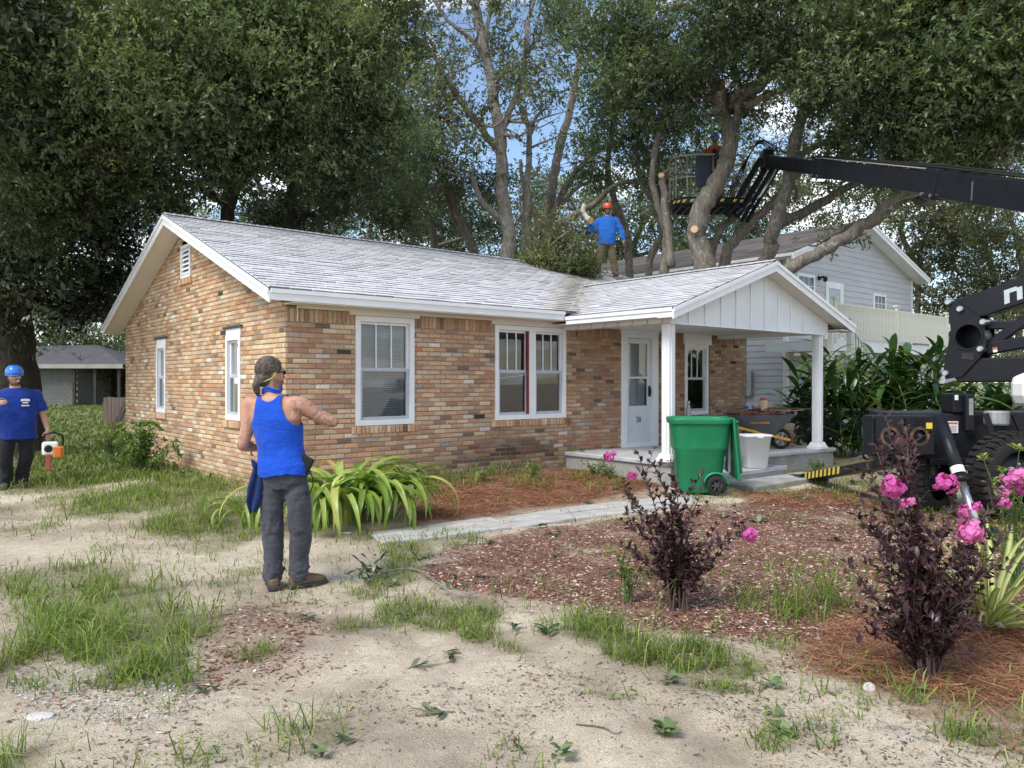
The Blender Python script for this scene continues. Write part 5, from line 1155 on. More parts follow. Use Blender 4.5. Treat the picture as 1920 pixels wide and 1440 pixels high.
# ---------------------------------------------------------------- chain-link fence
fa, fb = Vector((5.2, 16.6, 0)), Vector((11.2, 14.2, 0)); fz = 1.03
fn = empty('chain_link_fence', fa, 'low chain-link fence running from the brick house in front of the ginger plants', 'fence')
L = (fb - fa).length; d = (fb - fa).normalized()
for k in range(4):
    p = d * (L * k / 3); mb = MB(); mb.tube([p - Vector((0, 0, .1)), p + Vector((0, 0, fz + .04))], .026, 8); mb.ball(p + Vector((0, 0, fz + .05)), .035, 5); mb.build('fence_post', M_galv, fn, True)
mb = MB(); mb.tube([Vector((0, 0, fz)), d * L + Vector((0, 0, fz))], .021, 8); mb.build('top_rail', M_galv, fn, True)
mb = MB(); pit = .062; k = -int(fz / pit) - 1
while k * pit < L:
    for sg in (1, -1):
        s0, s1 = (k * pit, k * pit + fz) ; a, b = (s0, 0.02), (s1, fz)
        if sg < 0: a, b = (s0, fz), (s1, 0.02)
        (sa, za), (sb, zb) = a, b
        if sb < 0 or sa > L: continue
        if sa < 0: za = za + (zb - za) * (-sa) / (sb - sa); sa = 0
        if sb > L: zb = za + (zb - za) * (L - sa) / (sb - sa); sb = L
        mb.tube([d * sa + Vector((0, .002 * sg, za)), d * sb + Vector((0, .002 * sg, zb))], .0026, 3, 0, False)
    k += 1
mb.build('wire_mesh', M_galv, fn, kind='stuff')
# ---------------------------------------------------------------- garage beyond the rear yard, plank fence, lean-to boards
gr = empty('block_garage', (-31.5, 52, 0), 'grey concrete block garage with low hip roof beyond the rear yard', 'garage')
M_block = pmat('block', (.15, .155, .145), (.115, .12, .11), 2.0, .9, .3, 20); 
mb = MB(); mb.box(-4, 1.9, 0, 5, -.3, 2.55); wl = mb.build('wall', M_block, gr)
for i in range(12):
    for k in range(8):
        s0 = -1.4 + k * .42 + (.21 if i % 2 else 0); mb = MB(); mb.box(s0, s0 + .405, -.03, 0.0, i * .21, i * .21 + .197); mb.build('block', M_block, wl)
mb = MB(); vs = [(-4.6, -.8, 2.75), (5.6, -.8, 2.75), (5.6, 5.8, 2.75), (-4.6, 5.8, 2.75), (-1.5, 2.5, 4.2), (2.2, 2.5, 4.2)]
mb.add(vs, [(0, 1, 5, 4), (1, 2, 5), (2, 3, 4, 5), (3, 0, 4), (3, 2, 1, 0)]); mb.build('roof', pmat('old_roof', (.085, .085, .09), (.06, .06, .065), 2, .95), gr)
mb = MB(); mb.box(-4.6, 5.6, -.85, -.8, 2.50, 2.78); mb.build('fascia', pmat('old_fascia', (.32, .31, .28), (.25, .24, .22), 2), gr)
for k in (2.2, 3.6, 5.2): mb = MB(); mb.box(k - .08, k + .08, -.6, -.44, -.2, 2.6); mb.build('carport_post', M_barkd, gr)
mb = MB(); mb.box(1.9, 5.2, 4.8, 5, -.2, 2.6); mb.build('carport_back', M_dark, gr)
pf = empty('plank_fence', (-15.4, 29, 0), 'short weathered brown plank fence behind the house corner', 'fence')
M_plank = pmat('old_plank', (.16, .125, .105), (.10, .08, .065), 3, .9, .4, 20, stretch=(6, 6, .6))
for k in range(14):
    mb = MB(); mb.box(k * .15, k * .15 + .138, -.012, .012, -.1, 1.0 + rnd.uniform(-.03, .04)); mb.build('plank', M_plank, pf)
mb = MB(); mb.box(-.05, 2.15, .013, .05, .75, .84); mb.build('rail', M_plank, pf)
for k in range(2):
    a = hw(-.25 - .12 * k, HD + .35, gh(*hw(-.25, HD + .3, 0)[:2])); b = hw(.0, HD + .02 + .05 * k, 1.15 - .1 * k)
    mb = MB(); mb.bar((0, 0, 0), b - a, .03, .10); mb.build('leaning_board', M_plank, None, loc=a, label='%s weathered board leaning on the rear corner of the brick house' % ('longer' if k == 0 else 'shorter'), cat='board')
# ================================================================ boom lift
ME = Vector((6.6, 9.0, 0)); lift = empty('boom_lift', ME, 'black articulated boom lift with outriggers parked in the side yard', 'boom lift')
def lb(mb, name, mat, parent=None, smooth=False, bv=0.0, **kw):
    me = mb.mesh(name, mat, smooth); me.transform(Matrix.Translation(-ME)); o = link(name, me, parent or lift, **kw)
    if bv: bevel(o, bv)
    return o
M_yel = pmat('warning_yellow', (.75, .60, .06), (.62, .50, .08), 6, .5); M_redl = pmat('label_red', (.6, .08, .06), (.5, .08, .06), 6, .5)
M_lab = pmat('label_white', (.78, .78, .76), (.70, .70, .68), 9, .5); M_logo = pmat('logo_grey', (.48, .53, .56), (.42, .47, .5), 5, .45)
M_rustp = pmat('rusty_paint', (.24, .11, .05), (.05, .035, .03), 18, .8, .3, 60, c3=(.02, .02, .02))
M_railm = pmat('basket_rail', (.42, .40, .36), (.33, .31, .28), 9, .5, metal=.3)
# --- telescopic boom: three nested sections running away to the basket
Bt, Bn = px(1436, 302, 19.0), px(1912, 366, 11.1); bd = (Bt - Bn).normalized()
kn = Bn - bd * 1.7
def seg(a, b, w_, h_, name, col=M_black):
    mb = MB(); mb.bar(a, b, w_, h_); return lb(mb, name, col, bv=.025)
j1 = px(1772, 345, 12.85); j1 = Bn + bd * (j1 - Bn).dot(bd); j2 = px(1545, 318, 16.45); j2 = Bn + bd * (j2 - Bn).dot(bd)
seg(kn, j1, .30, .43, 'outer_boom'); seg(j1 - bd * .1, j2, .25, .36, 'middle_boom'); seg(j2 - bd * .1, Bt, .20, .31, 'inner_boom')
up = Vector((0, 0, 1)); sdv = bd.cross(up).normalized(); bup = sdv.cross(bd).normalized()
for j, hh, wd in ((j1, .50, .36), (j2, .42, .30)):
    mb = MB(); mb.bar(j - bd * .18, j + bd * .16, wd, hh); o = lb(mb, 'boom_collar', M_black, bv=.03)
    for q in (-.14, .10):
        mb = MB(); mb.lathe([(.03, 0), (.03, .02)], 8, 0, Matrix.Translation(j + bd * q - sdv * (wd / 2) - bup * (hh * .36)) @ (-sdv).to_track_quat('Z', 'Y').to_matrix().to_4x4()); lb(mb, 'bolt', M_steel, o)
mb = MB(); mb.tube([kn + bup * .27 + sdv * .05, j1 + bup * .30 + sdv * .05, j2 + bup * .24, j2 + bd * .5 + bup * .19], .018, 6); mb.tube([kn + bup * .25 - sdv * .04, j1 + bup * .27 - sdv * .04, j2 + bup * .22 - sdv * .03], .022, 6); lb(mb, 'hose_run', M_rubber, smooth=True)
mb = MB(); mb.tube([j1 + bup * .23 - sdv * .11, j2 + bup * .21 - sdv * .08], .012, 6); lb(mb, 'guide_rod', M_railm)
mb = MB(); q = Bn + bd * .75; mb.add([q - sdv * .155 - bup * .16, q - sdv * .155 - bup * .16 + bd * .03, q - sdv * .155 + bup * .12 + bd * .1, q - sdv * .155 + bup * .12 + bd * .07], [(0, 1, 2, 3), (3, 2, 1, 0)]); lb(mb, 'scratch_mark', M_railm)
# jib linkage down to the basket
jb = px(1372, 415, 19.6); tp = Bt
for o_ in (-.13, .13): mb = MB(); mb.bar(tp + sdv * o_ + Vector((0, 0, .06)), jb + sdv * o_ + Vector((0, .0, .1)), .05, .15); lb(mb, 'jib_link', M_black, bv=.01)
for o_ in (-.07, .07): mb = MB(); mb.bar(tp + sdv * o_ + Vector((.25, 0, -.15)), jb + sdv * o_ + Vector((.3, 0, -.02)), .04, .09); lb(mb, 'jib_link', M_black)
mb = MB(); mb.tube([tp + Vector((.3, 0, -.1)), tp.lerp(jb, .5) + Vector((.3, 0, -.1)), jb + Vector((.12, 0, .2))], .045, 8); lb(mb, 'jib_cylinder', M_steel, smooth=True)
mb = MB(); mb.box(tp.x - .12, tp.x + .16, tp.y - .16, tp.y + .16, tp.z - .2, tp.z + .26); lb(mb, 'boom_head', M_black, bv=.04)
mb = MB()
for k in range(4): mb.tube(crom([tp + Vector((.1 + .05 * k, -.05 * k, .2)), tp + Vector((-.1, 0, .42 + .03 * k)), tp + Vector((-.35, 0, .25)), jb + Vector((-.1 + .06 * k, 0, .7)), jb + Vector((0, 0, .15))], 4), .014, 5)
lb(mb, 'hoses', M_rubber, smooth=True)
# basket
bk = px(1327, 385, 19.9); BW, BD_, BHt = 0.98, .55, 1.15
mb = MB(); pts = []
for k in range(24):
    a = 2 * math.pi * k / 24; ca, sa = math.cos(a), math.sin(a); pts.append((bk.x + BW * math.copysign(abs(ca) ** .6, ca), bk.y + BD_ * math.copysign(abs(sa) ** .6, sa)))
mb.prism(pts, bk.z - .10, bk.z + .10); basket = lb(mb, 'basket', M_black, bv=.03); basket['label'] = 'black work basket with grey tube rails'
mb = MB()
for k in range(9): x_ = bk.x - .8 + k * .2; mb.box(x_ - .02, x_ + .02, bk.y - .5, bk.y + .5, bk.z - .16, bk.z - .105)
for k in range(5): y_ = bk.y - .4 + k * .2; mb.box(bk.x - .85, bk.x + .85, y_ - .015, y_ + .015, bk.z - .155, bk.z - .11)
lb(mb, 'floor_grating', M_black, basket)
for k in range(9):
    if k in (4,): continue
    p = pts[(13 + k) % 24]; q = pts[(14 + k) % 24]; mb = MB(); a = Vector((p[0], p[1] - .006, bk.z - .03)); b = Vector((q[0], q[1] - .006, bk.z + .03)); m_ = a.lerp(b, .5); d_ = (b - a); d_.z = 0; d_.normalize()
    nn_ = Vector((d_.y, -d_.x, 0)) * .008
    mb.add([m_ - d_ * .06 + Vector((0, 0, -.035)) + nn_, m_ + d_ * .02 + Vector((0, 0, -.035)) + nn_, m_ + d_ * .07 + Vector((0, 0, .035)) + nn_, m_ - d_ * .01 + Vector((0, 0, .035)) + nn_], [(0, 1, 2, 3)]); lb(mb, 'yellow_mark', M_yel, basket)
for zz, rr in ((bk.z + BHt, .030), (bk.z + .60, .024)):
    mb = MB(); ring = [Vector((p[0], p[1], zz)) for p in pts]; mb.tube(ring + [ring[0]], rr, 7, cap=False); lb(mb, 'guard_rail', M_railm, basket, smooth=True)
for k in (0, 3, 6, 9, 12, 14, 16, 18, 21):
    p = pts[k]; mb = MB(); mb.tube([(p[0], p[1], bk.z + .1), (p[0], p[1], bk.z + BHt)], .022, 7); lb(mb, 'stanchion', M_railm, basket, smooth=True)
mb = MB(); mb.box(bk.x - .45, bk.x - .05, bk.y - .57, bk.y - .53, bk.z + .35, bk.z + 1.12); lb(mb, 'side_panel', pmat('dark_blue_sheet', (.03, .045, .075), (.02, .03, .05), 5, .5), basket, bv=.02)
mb = MB(); mb.box(bk.x + .02, bk.x + .45, bk.y - .68, bk.y - .35, bk.z + .78, bk.z + 1.16); lb(mb, 'control_box', M_black, basket, bv=.05)
mb = MB(); mb.lathe([(.05, 0), (.11, 0), (.11, .06), (.05, .06)], 16, 0, Matrix.Translation((bk.x + .1, bk.y - .66, bk.z + .52)) @ Matrix.Rotation(R(90), 4, 'X')); lb(mb, 'cable_ring', M_galv, basket)
# --- knuckle arms: elbow plate on the left, arms running right towards the turntable
E = Vector((6.35, 10.6, 0)); ad = Vector((.62, -.785, 0)).normalized()   # horizontal run of the arms, elbow -> turntable
an = Vector((-ad.y, ad.x, 0)); an = an if an.y < 0 else -an               # faces the camera
def ap(x, y):
    """photograph pixel -> point in the vertical plane of the arms"""
    r_ = Vector(((x - CX) / F, 1, -(y - CY) / F)); o_ = Vector((0, 0, CAMZ)); t = (E - o_).dot(an) / r_.dot(an); return o_ + r_ * t
def plate(pts, th, name, off=0.0, mat=M_black, parent=None, bv=.012):
    P_ = [ap(*p) + an * off for p in pts]; n = len(P_); mb = MB(); mb.add(P_ + [p - an * th for p in P_], [tuple(range(n)), tuple(range(2 * n - 1, n - 1, -1))] + [(i, n + i, n + (i + 1) % n, (i + 1) % n) for i in range(n)])
    return lb(mb, name, mat, parent, bv=bv)
# elbow side plates with a round hole: ring of quads around the hole plus outline
def holed(outl, hole_c, hr, th, off, name):
    n = 40; oc = [ap(*p) for p in outl]; hc = ap(*hole_c); ux = ad; uz = Vector((0, 0, 1))
    def to2(p): return ((p - hc).dot(ux), (p - hc).z)
    poly = [to2(p) for p in oc]; ins, outs = [], []
    for k in range(n):
        a = 2 * math.pi * k / n; dx_, dz_ = math.cos(a), math.sin(a); best = 9
        for i in range(len(poly)):
            x0, z0 = poly[i]; x1, z1 = poly[(i + 1) % len(poly)]; ex, ez_ = x1 - x0, z1 - z0; den = dx_ * ez_ - dz_ * ex
            if abs(den) < 1e-9: continue
            t = (x0 * ez_ - z0 * ex) / den; s_ = (x0 * dz_ - z0 * dx_) / den
            if t > 0 and -1e-6 <= s_ <= 1 + 1e-6: best = min(best, t)
        outs.append(hc + ux * dx_ * best + uz * dz_ * best + an * off); ins.append(hc + ux * dx_ * hr + uz * dz_ * hr + an * off)
    V = ins + outs; V += [p - an * th for p in V]; Fc = []
    for k in range(n):
        j = (k + 1) % n; Fc += [(k, j, n + j, n + k), (3 * n + k, 3 * n + j, 2 * n + j, 2 * n + k), (n + k, n + j, 3 * n + j, 3 * n + k), (j, k, 2 * n + k, 2 * n + j)]
    mb = MB(); mb.add(V, Fc); return lb(mb, name, M_black)
outl = [(1785, 572), (1790, 562), (1812, 572), (1854, 602), (1858, 650), (1845, 672), (1812, 706), (1776, 712), (1781, 670), (1792, 625), (1789, 595)]
el = holed(outl, (1825, 632), .165, .03, .16, 'elbow_plate'); holed(outl, (1825, 632), .165, .03, -.16, 'elbow_plate')
mb = MB(); c_ = ap(1825, 632); mb.lathe([(.165, -.15), (.185, -.15), (.185, .175), (.165, .175)], 28, 0, Matrix.Translation(c_) @ an.to_track_quat('Z', 'Y').to_matrix().to_4x4()); 
mb.f = mb.f[:-1]; lb(mb, 'elbow_tube', M_black, el)
plate([(1812, 673), (1835, 676), (1836, 664), (1814, 662)], .01, 'slot', .172, M_dark, el, 0)
for bx_, by_ in ((1810, 581), (1853, 605), (1848, 655), (1783, 700), (1788, 568)):
    mb = MB(); mb.lathe([(.0, -.2), (.045, -.2), (.045, .20), (.032, .215), (.0, .215)], 12, 0, Matrix.Translation(ap(bx_, by_)) @ an.to_track_quat('Z', 'Y').to_matrix().to_4x4()); lb(mb, 'pivot_pin', M_steel, el)
def arm(a, b, h, w_, name):
    A_, B_ = ap(*a), ap(*b); mb = MB(); mb.bar(A_, B_, w_, h); return lb(mb, name, M_black, bv=.02)
ua = arm((1795, 588), (2040, 506), .34, .24, 'upper_arm')
arm((1846, 610), (2040, 607), .12, .12, 'tie_link'); arm((1800, 695), (2060, 690), .33, .26, 'lower_arm'); arm((1850, 655), (2040, 620), .16, .14, 'lift_cylinder_arm')
arm((1860, 645), (1960, 575), .13, .13, 'lift_cylinder')
plate([(1866, 652), (1874, 651), (1875, 660), (1867, 661)], .004, 'caution_label', .09, M_lab, ua, 0); plate([(1866, 652), (1874, 651), (1874, 655), (1867, 656)], .003, 'caution_label_stripe', .094, M_redl, ua, 0)
# logo letter on the upper arm
A_, B_ = ap(1795, 588), ap(2040, 506); dd = (B_ - A_).normalized(); uu_ = an.cross(dd); uu_ = uu_ if uu_.z > 0 else -uu_; lp_ = ap(1908, 553); lp_ = lp_ + uu_ * .0
Mx = Matrix(((dd.x, uu_.x, an.x, lp_.x + an.x * .125), (dd.y, uu_.y, an.y, lp_.y + an.y * .125), (dd.z, uu_.z, an.z, lp_.z), (0, 0, 0, 1)))
mb = MB(); sk = .25
def lq(x0, x1, z0, z1): mb.add([Mx @ Vector((x + sk * z, z, t)) for t in (0, .006) for x, z in ((x0, z0), (x1, z0), (x1, z1), (x0, z1))], [(0, 3, 2, 1), (4, 5, 6, 7), (0, 1, 5, 4), (1, 2, 6, 5), (2, 3, 7, 6), (3, 0, 4, 7)])
lq(-.12, -.055, -.09, .09); lq(-.055, .035, .035, .09); lq(.035, .10, -.09, .07)
lb(mb, 'logo_letter', M_logo, ua)
# turntable / tower going off to the right
mb = MB(); mb.box(7.1, 8.3, 8.5, 9.9, .95, 1.75); lb(mb, 'turntable', M_black, bv=.05)
mb = MB(); mb.box(5.585, 6.6, 8.3, 8.7, 1.33, 1.70); lb(mb, 'side_cover', pmat('white_cover', (.78, .79, .78), (.72, .73, .72), 2, .3), bv=.12)
mb = MB(); mb.bar(ap(2040, 690), ap(2120, 560), .28, .4); mb.bar(kn, ap(2040, 506), .28, .4); lb(mb, 'knuckle_link', M_black, bv=.03)
# --- chassis
mb = MB(); mb.box(4.72, 8.6, 9.36, 10.2, .62, 1.22); ch = lb(mb, 'chassis', M_black, bv=.03)
mb = MB(); mb.box(4.25, 4.98, 9.08, 9.34, .72, 1.20); lb(mb, 'axle_frame', M_black, bv=.02)
for cx_ in (4.44, 4.79):     # rusty outrigger mounting plates with round holes
    mb = MB(); hc = Vector((cx_ - .0, 9.03, .96)); n = 24; ins = [hc + Vector((.075 * math.cos(2 * math.pi * k / n), 0, .08 * math.sin(2 * math.pi * k / n))) for k in range(n)]
    ous = [hc + Vector((max(-.165, min(.165, .4 * math.cos(2 * math.pi * k / n))), 0, max(-.21, min(.21, .4 * math.sin(2 * math.pi * k / n))))) for k in range(n)]
    V = ins + ous; V += [p + Vector((0, .03, 0)) for p in V]; Fc = []
    for k in range(n): j = (k + 1) % n; Fc += [(n + k, n + j, j, k), (2 * n + k, 2 * n + j, 3 * n + j, 3 * n + k), (n + j, n + k, 3 * n + k, 3 * n + j), (k, j, 2 * n + j, 2 * n + k)]
    mb.add(V, Fc); o = lb(mb, 'mount_plate', M_black)
    mb = MB(); mb.lathe([(.08, -.008), (.115, -.008), (.115, .0), (.08, .0)], 24, 0, Matrix.Translation(hc - Vector((0, .002, 0))) @ Matrix.Rotation(R(90), 4, 'X')); mb.f = mb.f[:-2]; lb(mb, 'rusty_ring', M_rustp, o)
mb = MB(); mb.box(4.86, 4.93, 9.018, 9.026, 1.05, 1.12); lb(mb, 'yellow_label', M_yel)
mb = MB(); mb.box(5.27, 5.42, 9.340, 9.352, .98, 1.12); wl_ = lb(mb, 'white_label', M_lab)
mb = MB(); mb.box(5.28, 5.41, 9.335, 9.339, 1.09, 1.11); lb(mb, 'label_stripe', M_redl, wl_)
for k in range(4): mb = MB(); mb.box(5.285, 5.40, 9.336, 9.339, 1.0 + k * .02, 1.006 + k * .02); lb(mb, 'label_line', M_galv, wl_)
mb = MB(); mb.box(5.35, 5.60, 9.33, 9.60, 1.22, 1.46); mb.box(5.47, 5.58, 9.26, 9.329, 1.0, 1.45); tw = lb(mb, 'boom_rest', M_black, bv=.02)
mb = MB(); mb.box(5.50, 5.55, 9.25, 9.259, 1.2, 1.40); lb(mb, 'rest_slot', M_galv, tw); mb = MB(); mb.box(5.37, 5.41, 9.322, 9.329, 1.38, 1.44); lb(mb, 'rest_label', M_lab, tw)
mb = MB(); mb.lathe([(.13, 0), (.14, .02), (.14, .15), (.12, .17)], 18, 0, Matrix.Translation((5.86, 9.3, 1.08))); lb(mb, 'filter_can', M_galv, smooth=False)
for a_, b_ in (((5.70, 9.25, 1.22), (5.76, 9.2, .95)), ((6.0, 9.2, 1.22), (6.12, 9.2, .95))): mb = MB(); mb.bar(a_, b_, .03, .06); lb(mb, 'guard_strap', M_black)
mb = MB(); mb.box(5.0, 5.6, 9.2, 9.35, .60, .68); lb(mb, 'step_plate', M_black, bv=.01)
# wheels
def wheel(c, yaw, rr, wd):
    M = Matrix.Translation(c) @ Matrix.Rotation(yaw, 4, 'Z') @ Matrix.Rotation(R(90), 4, 'X')
    mb = MB(); mb.lathe([(rr * .60, -wd * .42), (rr * .66, -wd * .5), (rr * .88, -wd * .52), (rr * .97, -wd * .40), (rr, -wd * .25), (rr, wd * .25), (rr * .97, wd * .40), (rr * .88, wd * .52), (rr * .66, wd * .5), (rr * .60, wd * .42)], 48, 0, M); mb.f = mb.f[:-2]
    wo = lb(mb, 'wheel', M_rubber, smooth=True)
    mb = MB()
    for k in range(36):
        for sg in (-1, 1):
            a = 2 * math.pi * (k + (.5 if sg > 0 else 0)) / 36; Mk = M @ Matrix.Rotation(a, 4, 'Z')
            mb.box(rr * .90, rr * 1.035, -.026, .026, sg * wd * .06, sg * wd * .50, 0, Mk)
    lb(mb, 'tread_lugs', M_rubber, wo, kind='stuff')
    mb = MB(); mb.lathe([(rr * .61, -wd * .40), (rr * .55, -wd * .1), (rr * .5, wd * .12), (rr * .3, wd * .16), (rr * .18, wd * .22), (0.01, wd * .24)], 32, 0, M); lb(mb, 'rim', M_black, wo, smooth=True)
    for k in range(8):
        a = 2 * math.pi * k / 8; mb = MB(); mb.lathe([(.018, 0), (.018, .03), (.008, .036)], 6, 0, M @ Matrix.Translation((rr * .30 * math.cos(a), rr * .30 * math.sin(a), wd * .15))); lb(mb, 'wheel_nut', M_steel, wo)
WR = .50
for c, ya in (((5.72, 8.75, gh(5.7, 8.75) + WR), R(6)), ((5.22, 9.62, gh(5.3, 9.6) + WR - .06), R(38)), ((8.0, 9.0, WR), R(4)), ((8.0, 10.4, WR), 0)): wheel(Vector(c), ya, WR, .30)
# outriggers
def outrigger(top, foot, r0, pad=True):
    top, foot = Vector(top), Vector(foot); m_ = top.lerp(foot, .58); mb = MB(); mb.tube([top, m_], r0, 14); mb.tube([m_ - (foot - top).normalized() * .05, m_ + (foot - top).normalized() * .02], r0 * 1.12, 14); o = lb(mb, 'outrigger_cylinder', M_black, smooth=True)
    mb = MB(); mb.tube([m_, foot], r0 * .62, 14); lb(mb, 'piston_rod', M_steel, o, smooth=True)
    a = top.lerp(foot, .46); b = top.lerp(foot, .52); mb = MB(); mb.tube([a, b], r0 * 1.015, 14, cap=False); lb(mb, 'cylinder_label', M_lab, o, smooth=True)
    if pad:
        mb = MB(); mb.lathe([(.19, -.03), (.2, 0), (.17, .04), (.06, .07)], 20, 0, Matrix.Translation(foot)); lb(mb, 'foot_pad', M_black, o)
outrigger((4.90, 8.82, 1.19), (4.92, 8.10, gh(4.92, 8.10) + .05), .07)
f2 = gpx(1530, 900); f2.z += .05
outrigger((4.75, 9.6, .80), (f2.x + .55, f2.y - .1, .33), .06, False)
mb = MB(); a, b = Vector((f2.x - .1, f2.y, f2.z)), Vector((4.7, 9.4, .62)); mb.bar(a, b, .30, .10); o = lb(mb, 'outrigger_beam', M_black, bv=.015)
mb = MB(); dd = (b - a).normalized(); sd_ = dd.cross(Vector((0, 0, 1))).normalized(); sd_ = sd_ if sd_.dot(a) < 0 else -sd_; up_ = sd_.cross(dd); up_ = up_ if up_.z > 0 else -up_
for k in range(9):
    q = a + dd * (.2 + k * .17) + up_ * .053; mb = MB(); mb.add([q + sd_ * .14, q + sd_ * .14 + dd * .09, q - sd_ * .0 + dd * .13, q - sd_ * .0 + dd * .04], [(0, 1, 2, 3)]); lb(mb, 'yellow_stripe', M_yel, o)
    q = a + dd * (.2 + k * .17) + sd_ * .152; mb = MB(); mb.add([q - up_ * .05, q - up_ * .05 + dd * .09, q + up_ * .05 + dd * .13, q + up_ * .05 + dd * .04], [(0, 1, 2, 3)]); lb(mb, 'yellow_stripe', M_yel, o)
mb = MB(); mb.box(f2.x - .35, f2.x + .12, f2.y - .22, f2.y + .22, f2.z - .04, f2.z + .02); lb(mb, 'foot_pad', M_black, o, bv=.01)
# ================================================================ people
def remesh(mb, vox, sm=4, fac=0.5):
    me = mb.mesh('tmp', M_white); o = bpy.data.objects.new('tmp', me); COL.objects.link(o)
    m = o.modifiers.new('r', 'REMESH'); m.mode = 'VOXEL'; m.voxel_size = vox; m.use_smooth_shade = True
    if sm: k = o.modifiers.new('s', 'SMOOTH'); k.factor = fac; k.iterations = sm
    dg = bpy.context.evaluated_depsgraph_get(); nm = bpy.data.meshes.new_from_object(o.evaluated_get(dg)); bpy.data.objects.remove(o); bpy.data.meshes.remove(me); nm.materials.clear(); return nm
def mverts(me):
    a = np.empty(len(me.vertices) * 3, np.float32); me.vertices.foreach_get('co', a); return a.reshape(-1, 3)
def mnorms(me):
    a = np.empty(len(me.vertices) * 3, np.float32); me.vertices.foreach_get('normal', a); return a.reshape(-1, 3)
def msetv(me, v): me.vertices.foreach_set('co', np.asarray(v, np.float32).ravel()); me.update()
def mcol(me, c):
    at = me.color_attributes.new('Col', 'FLOAT_COLOR', 'POINT'); c4 = np.ones((len(me.vertices), 4), np.float32); c4[:, :3] = c; at.data.foreach_set('color', c4.ravel())
def mkeep(me, keepv):
    """keep faces whose vertices are all kept"""
    bm = bmesh.new(); bm.from_mesh(me); bm.verts.ensure_lookup_table()
    bmesh.ops.delete(bm, geom=[v for v in bm.verts if not keepv[v.index]], context='VERTS')
    for _ in range(10):                                        # even out the cut edges
        new = {}
        for v in bm.verts:
            if v.is_boundary:
                nb_ = [e_.other_vert(v).co for e_ in v.link_edges if e_.is_boundary]
                if len(nb_) == 2: new[v] = v.co * .4 + (nb_[0] + nb_[1]) * .3
        for v, c_ in new.items(): v.co = c_
    bm.to_mesh(me); bm.free()
    me.polygons.foreach_set('use_smooth', [True] * len(me.polygons)); me.update()
def ltube(mb, pts, rad, n=14, k=4, ell=None):
    """rounded limb through joints"""
    P = crom([Vector(p) for p in pts], k); m = len(P); t = np.linspace(0, len(rad) - 1, m); R_ = list(np.interp(t, range(len(rad)), rad))
    a, b = (P[0] - P[1]).normalized(), (P[-1] - P[-2]).normalized()
    P = [P[0] + a * R_[0] * .9, P[0] + a * R_[0] * .55] + P + [P[-1] + b * R_[-1] * .55, P[-1] + b * R_[-1] * .9]; R_ = [R_[0] * .35, R_[0] * .8] + R_ + [R_[-1] * .8, R_[-1] * .35]
    mb.tube(P, R_, n, ell=ell)
def loft(mb, rings, n=24, p=2.4):
    """rings: (centre, half-axis vector a, half-axis vector b) superelliptic sections"""
    vs = []
    for c, a, b in rings:
        for k in range(n):
            t = 2 * math.pi * k / n; ct, st_ = math.cos(t), math.sin(t)
            vs.append(Vector(c) + Vector(a) * math.copysign(abs(ct) ** (2 / p), ct) + Vector(b) * math.copysign(abs(st_) ** (2 / p), st_))
    fs = []
    for i in range(len(rings) - 1):
        for k in range(n): fs.append((i * n + k, i * n + (k + 1) % n, (i + 1) * n + (k + 1) % n, (i + 1) * n + k))
    fs.append(tuple(range(n - 1, -1, -1))); fs.append(tuple((len(rings) - 1) * n + k for k in range(n))); mb.add(vs, fs)
def eball(mb, M, c, r):
    b = MB(); b.ball((0, 0, 0), 1, 9); mb.add([M @ (Vector(c) + Vector((v[0] * r[0], v[1] * r[1], v[2] * r[2]))) for v in b.v], b.f)
def frame3(o, fwd, upv=(0, 0, 1)):
    """local x = right, y = forward, z = up"""
    y = Vector(fwd).normalized(); x = y.cross(Vector(upv)).normalized(); z = x.cross(y)
    return Matrix(((x.x, y.x, z.x, o[0]), (x.y, y.y, z.y, o[1]), (x.z, y.z, z.z, o[2]), (0, 0, 0, 1)))
def head(mb, M, s=1.0, hair=False):
    """origin at head centre (between the ears)"""
    E = lambda c, r: eball(mb, M, [q * s for q in c], [q * s for q in r])
    E((0, -.012, .035), (.074, .096, .088)); E((0, .010, -.03), (.065, .078, .085)); E((0, .045, -.085), (.042, .040, .034)); E((0, .05, -.05), (.050, .042, .05))
    E((0, .080, .022), (.050, .014, .016)); E((.033, .062, -.012), (.024, .022, .02)); E((-.033, .062, -.012), (.024, .022, .02))
    mb.add(*tube_vf([M @ Vector((0, .082 * s, .012 * s)), M @ Vector((0, .102 * s, -.018 * s)), M @ Vector((0, .108 * s, -.030 * s)), M @ Vector((0, .088 * s, -.040 * s))], [.008 * s, .011 * s, .015 * s, .010 * s]))
    E((0, .086, -.060), (.024, .012, .008)); E((0, .083, -.074), (.022, .012, .008))
    for sx in (-1, 1):
        E((sx * .077, -.012, -.008), (.010, .020, .032)); E((sx * .077, -.006, -.032), (.009, .012, .014))
def tube_vf(p, r, n=10):
    b = MB(); b.tube(p, r, n); return b.v, b.f
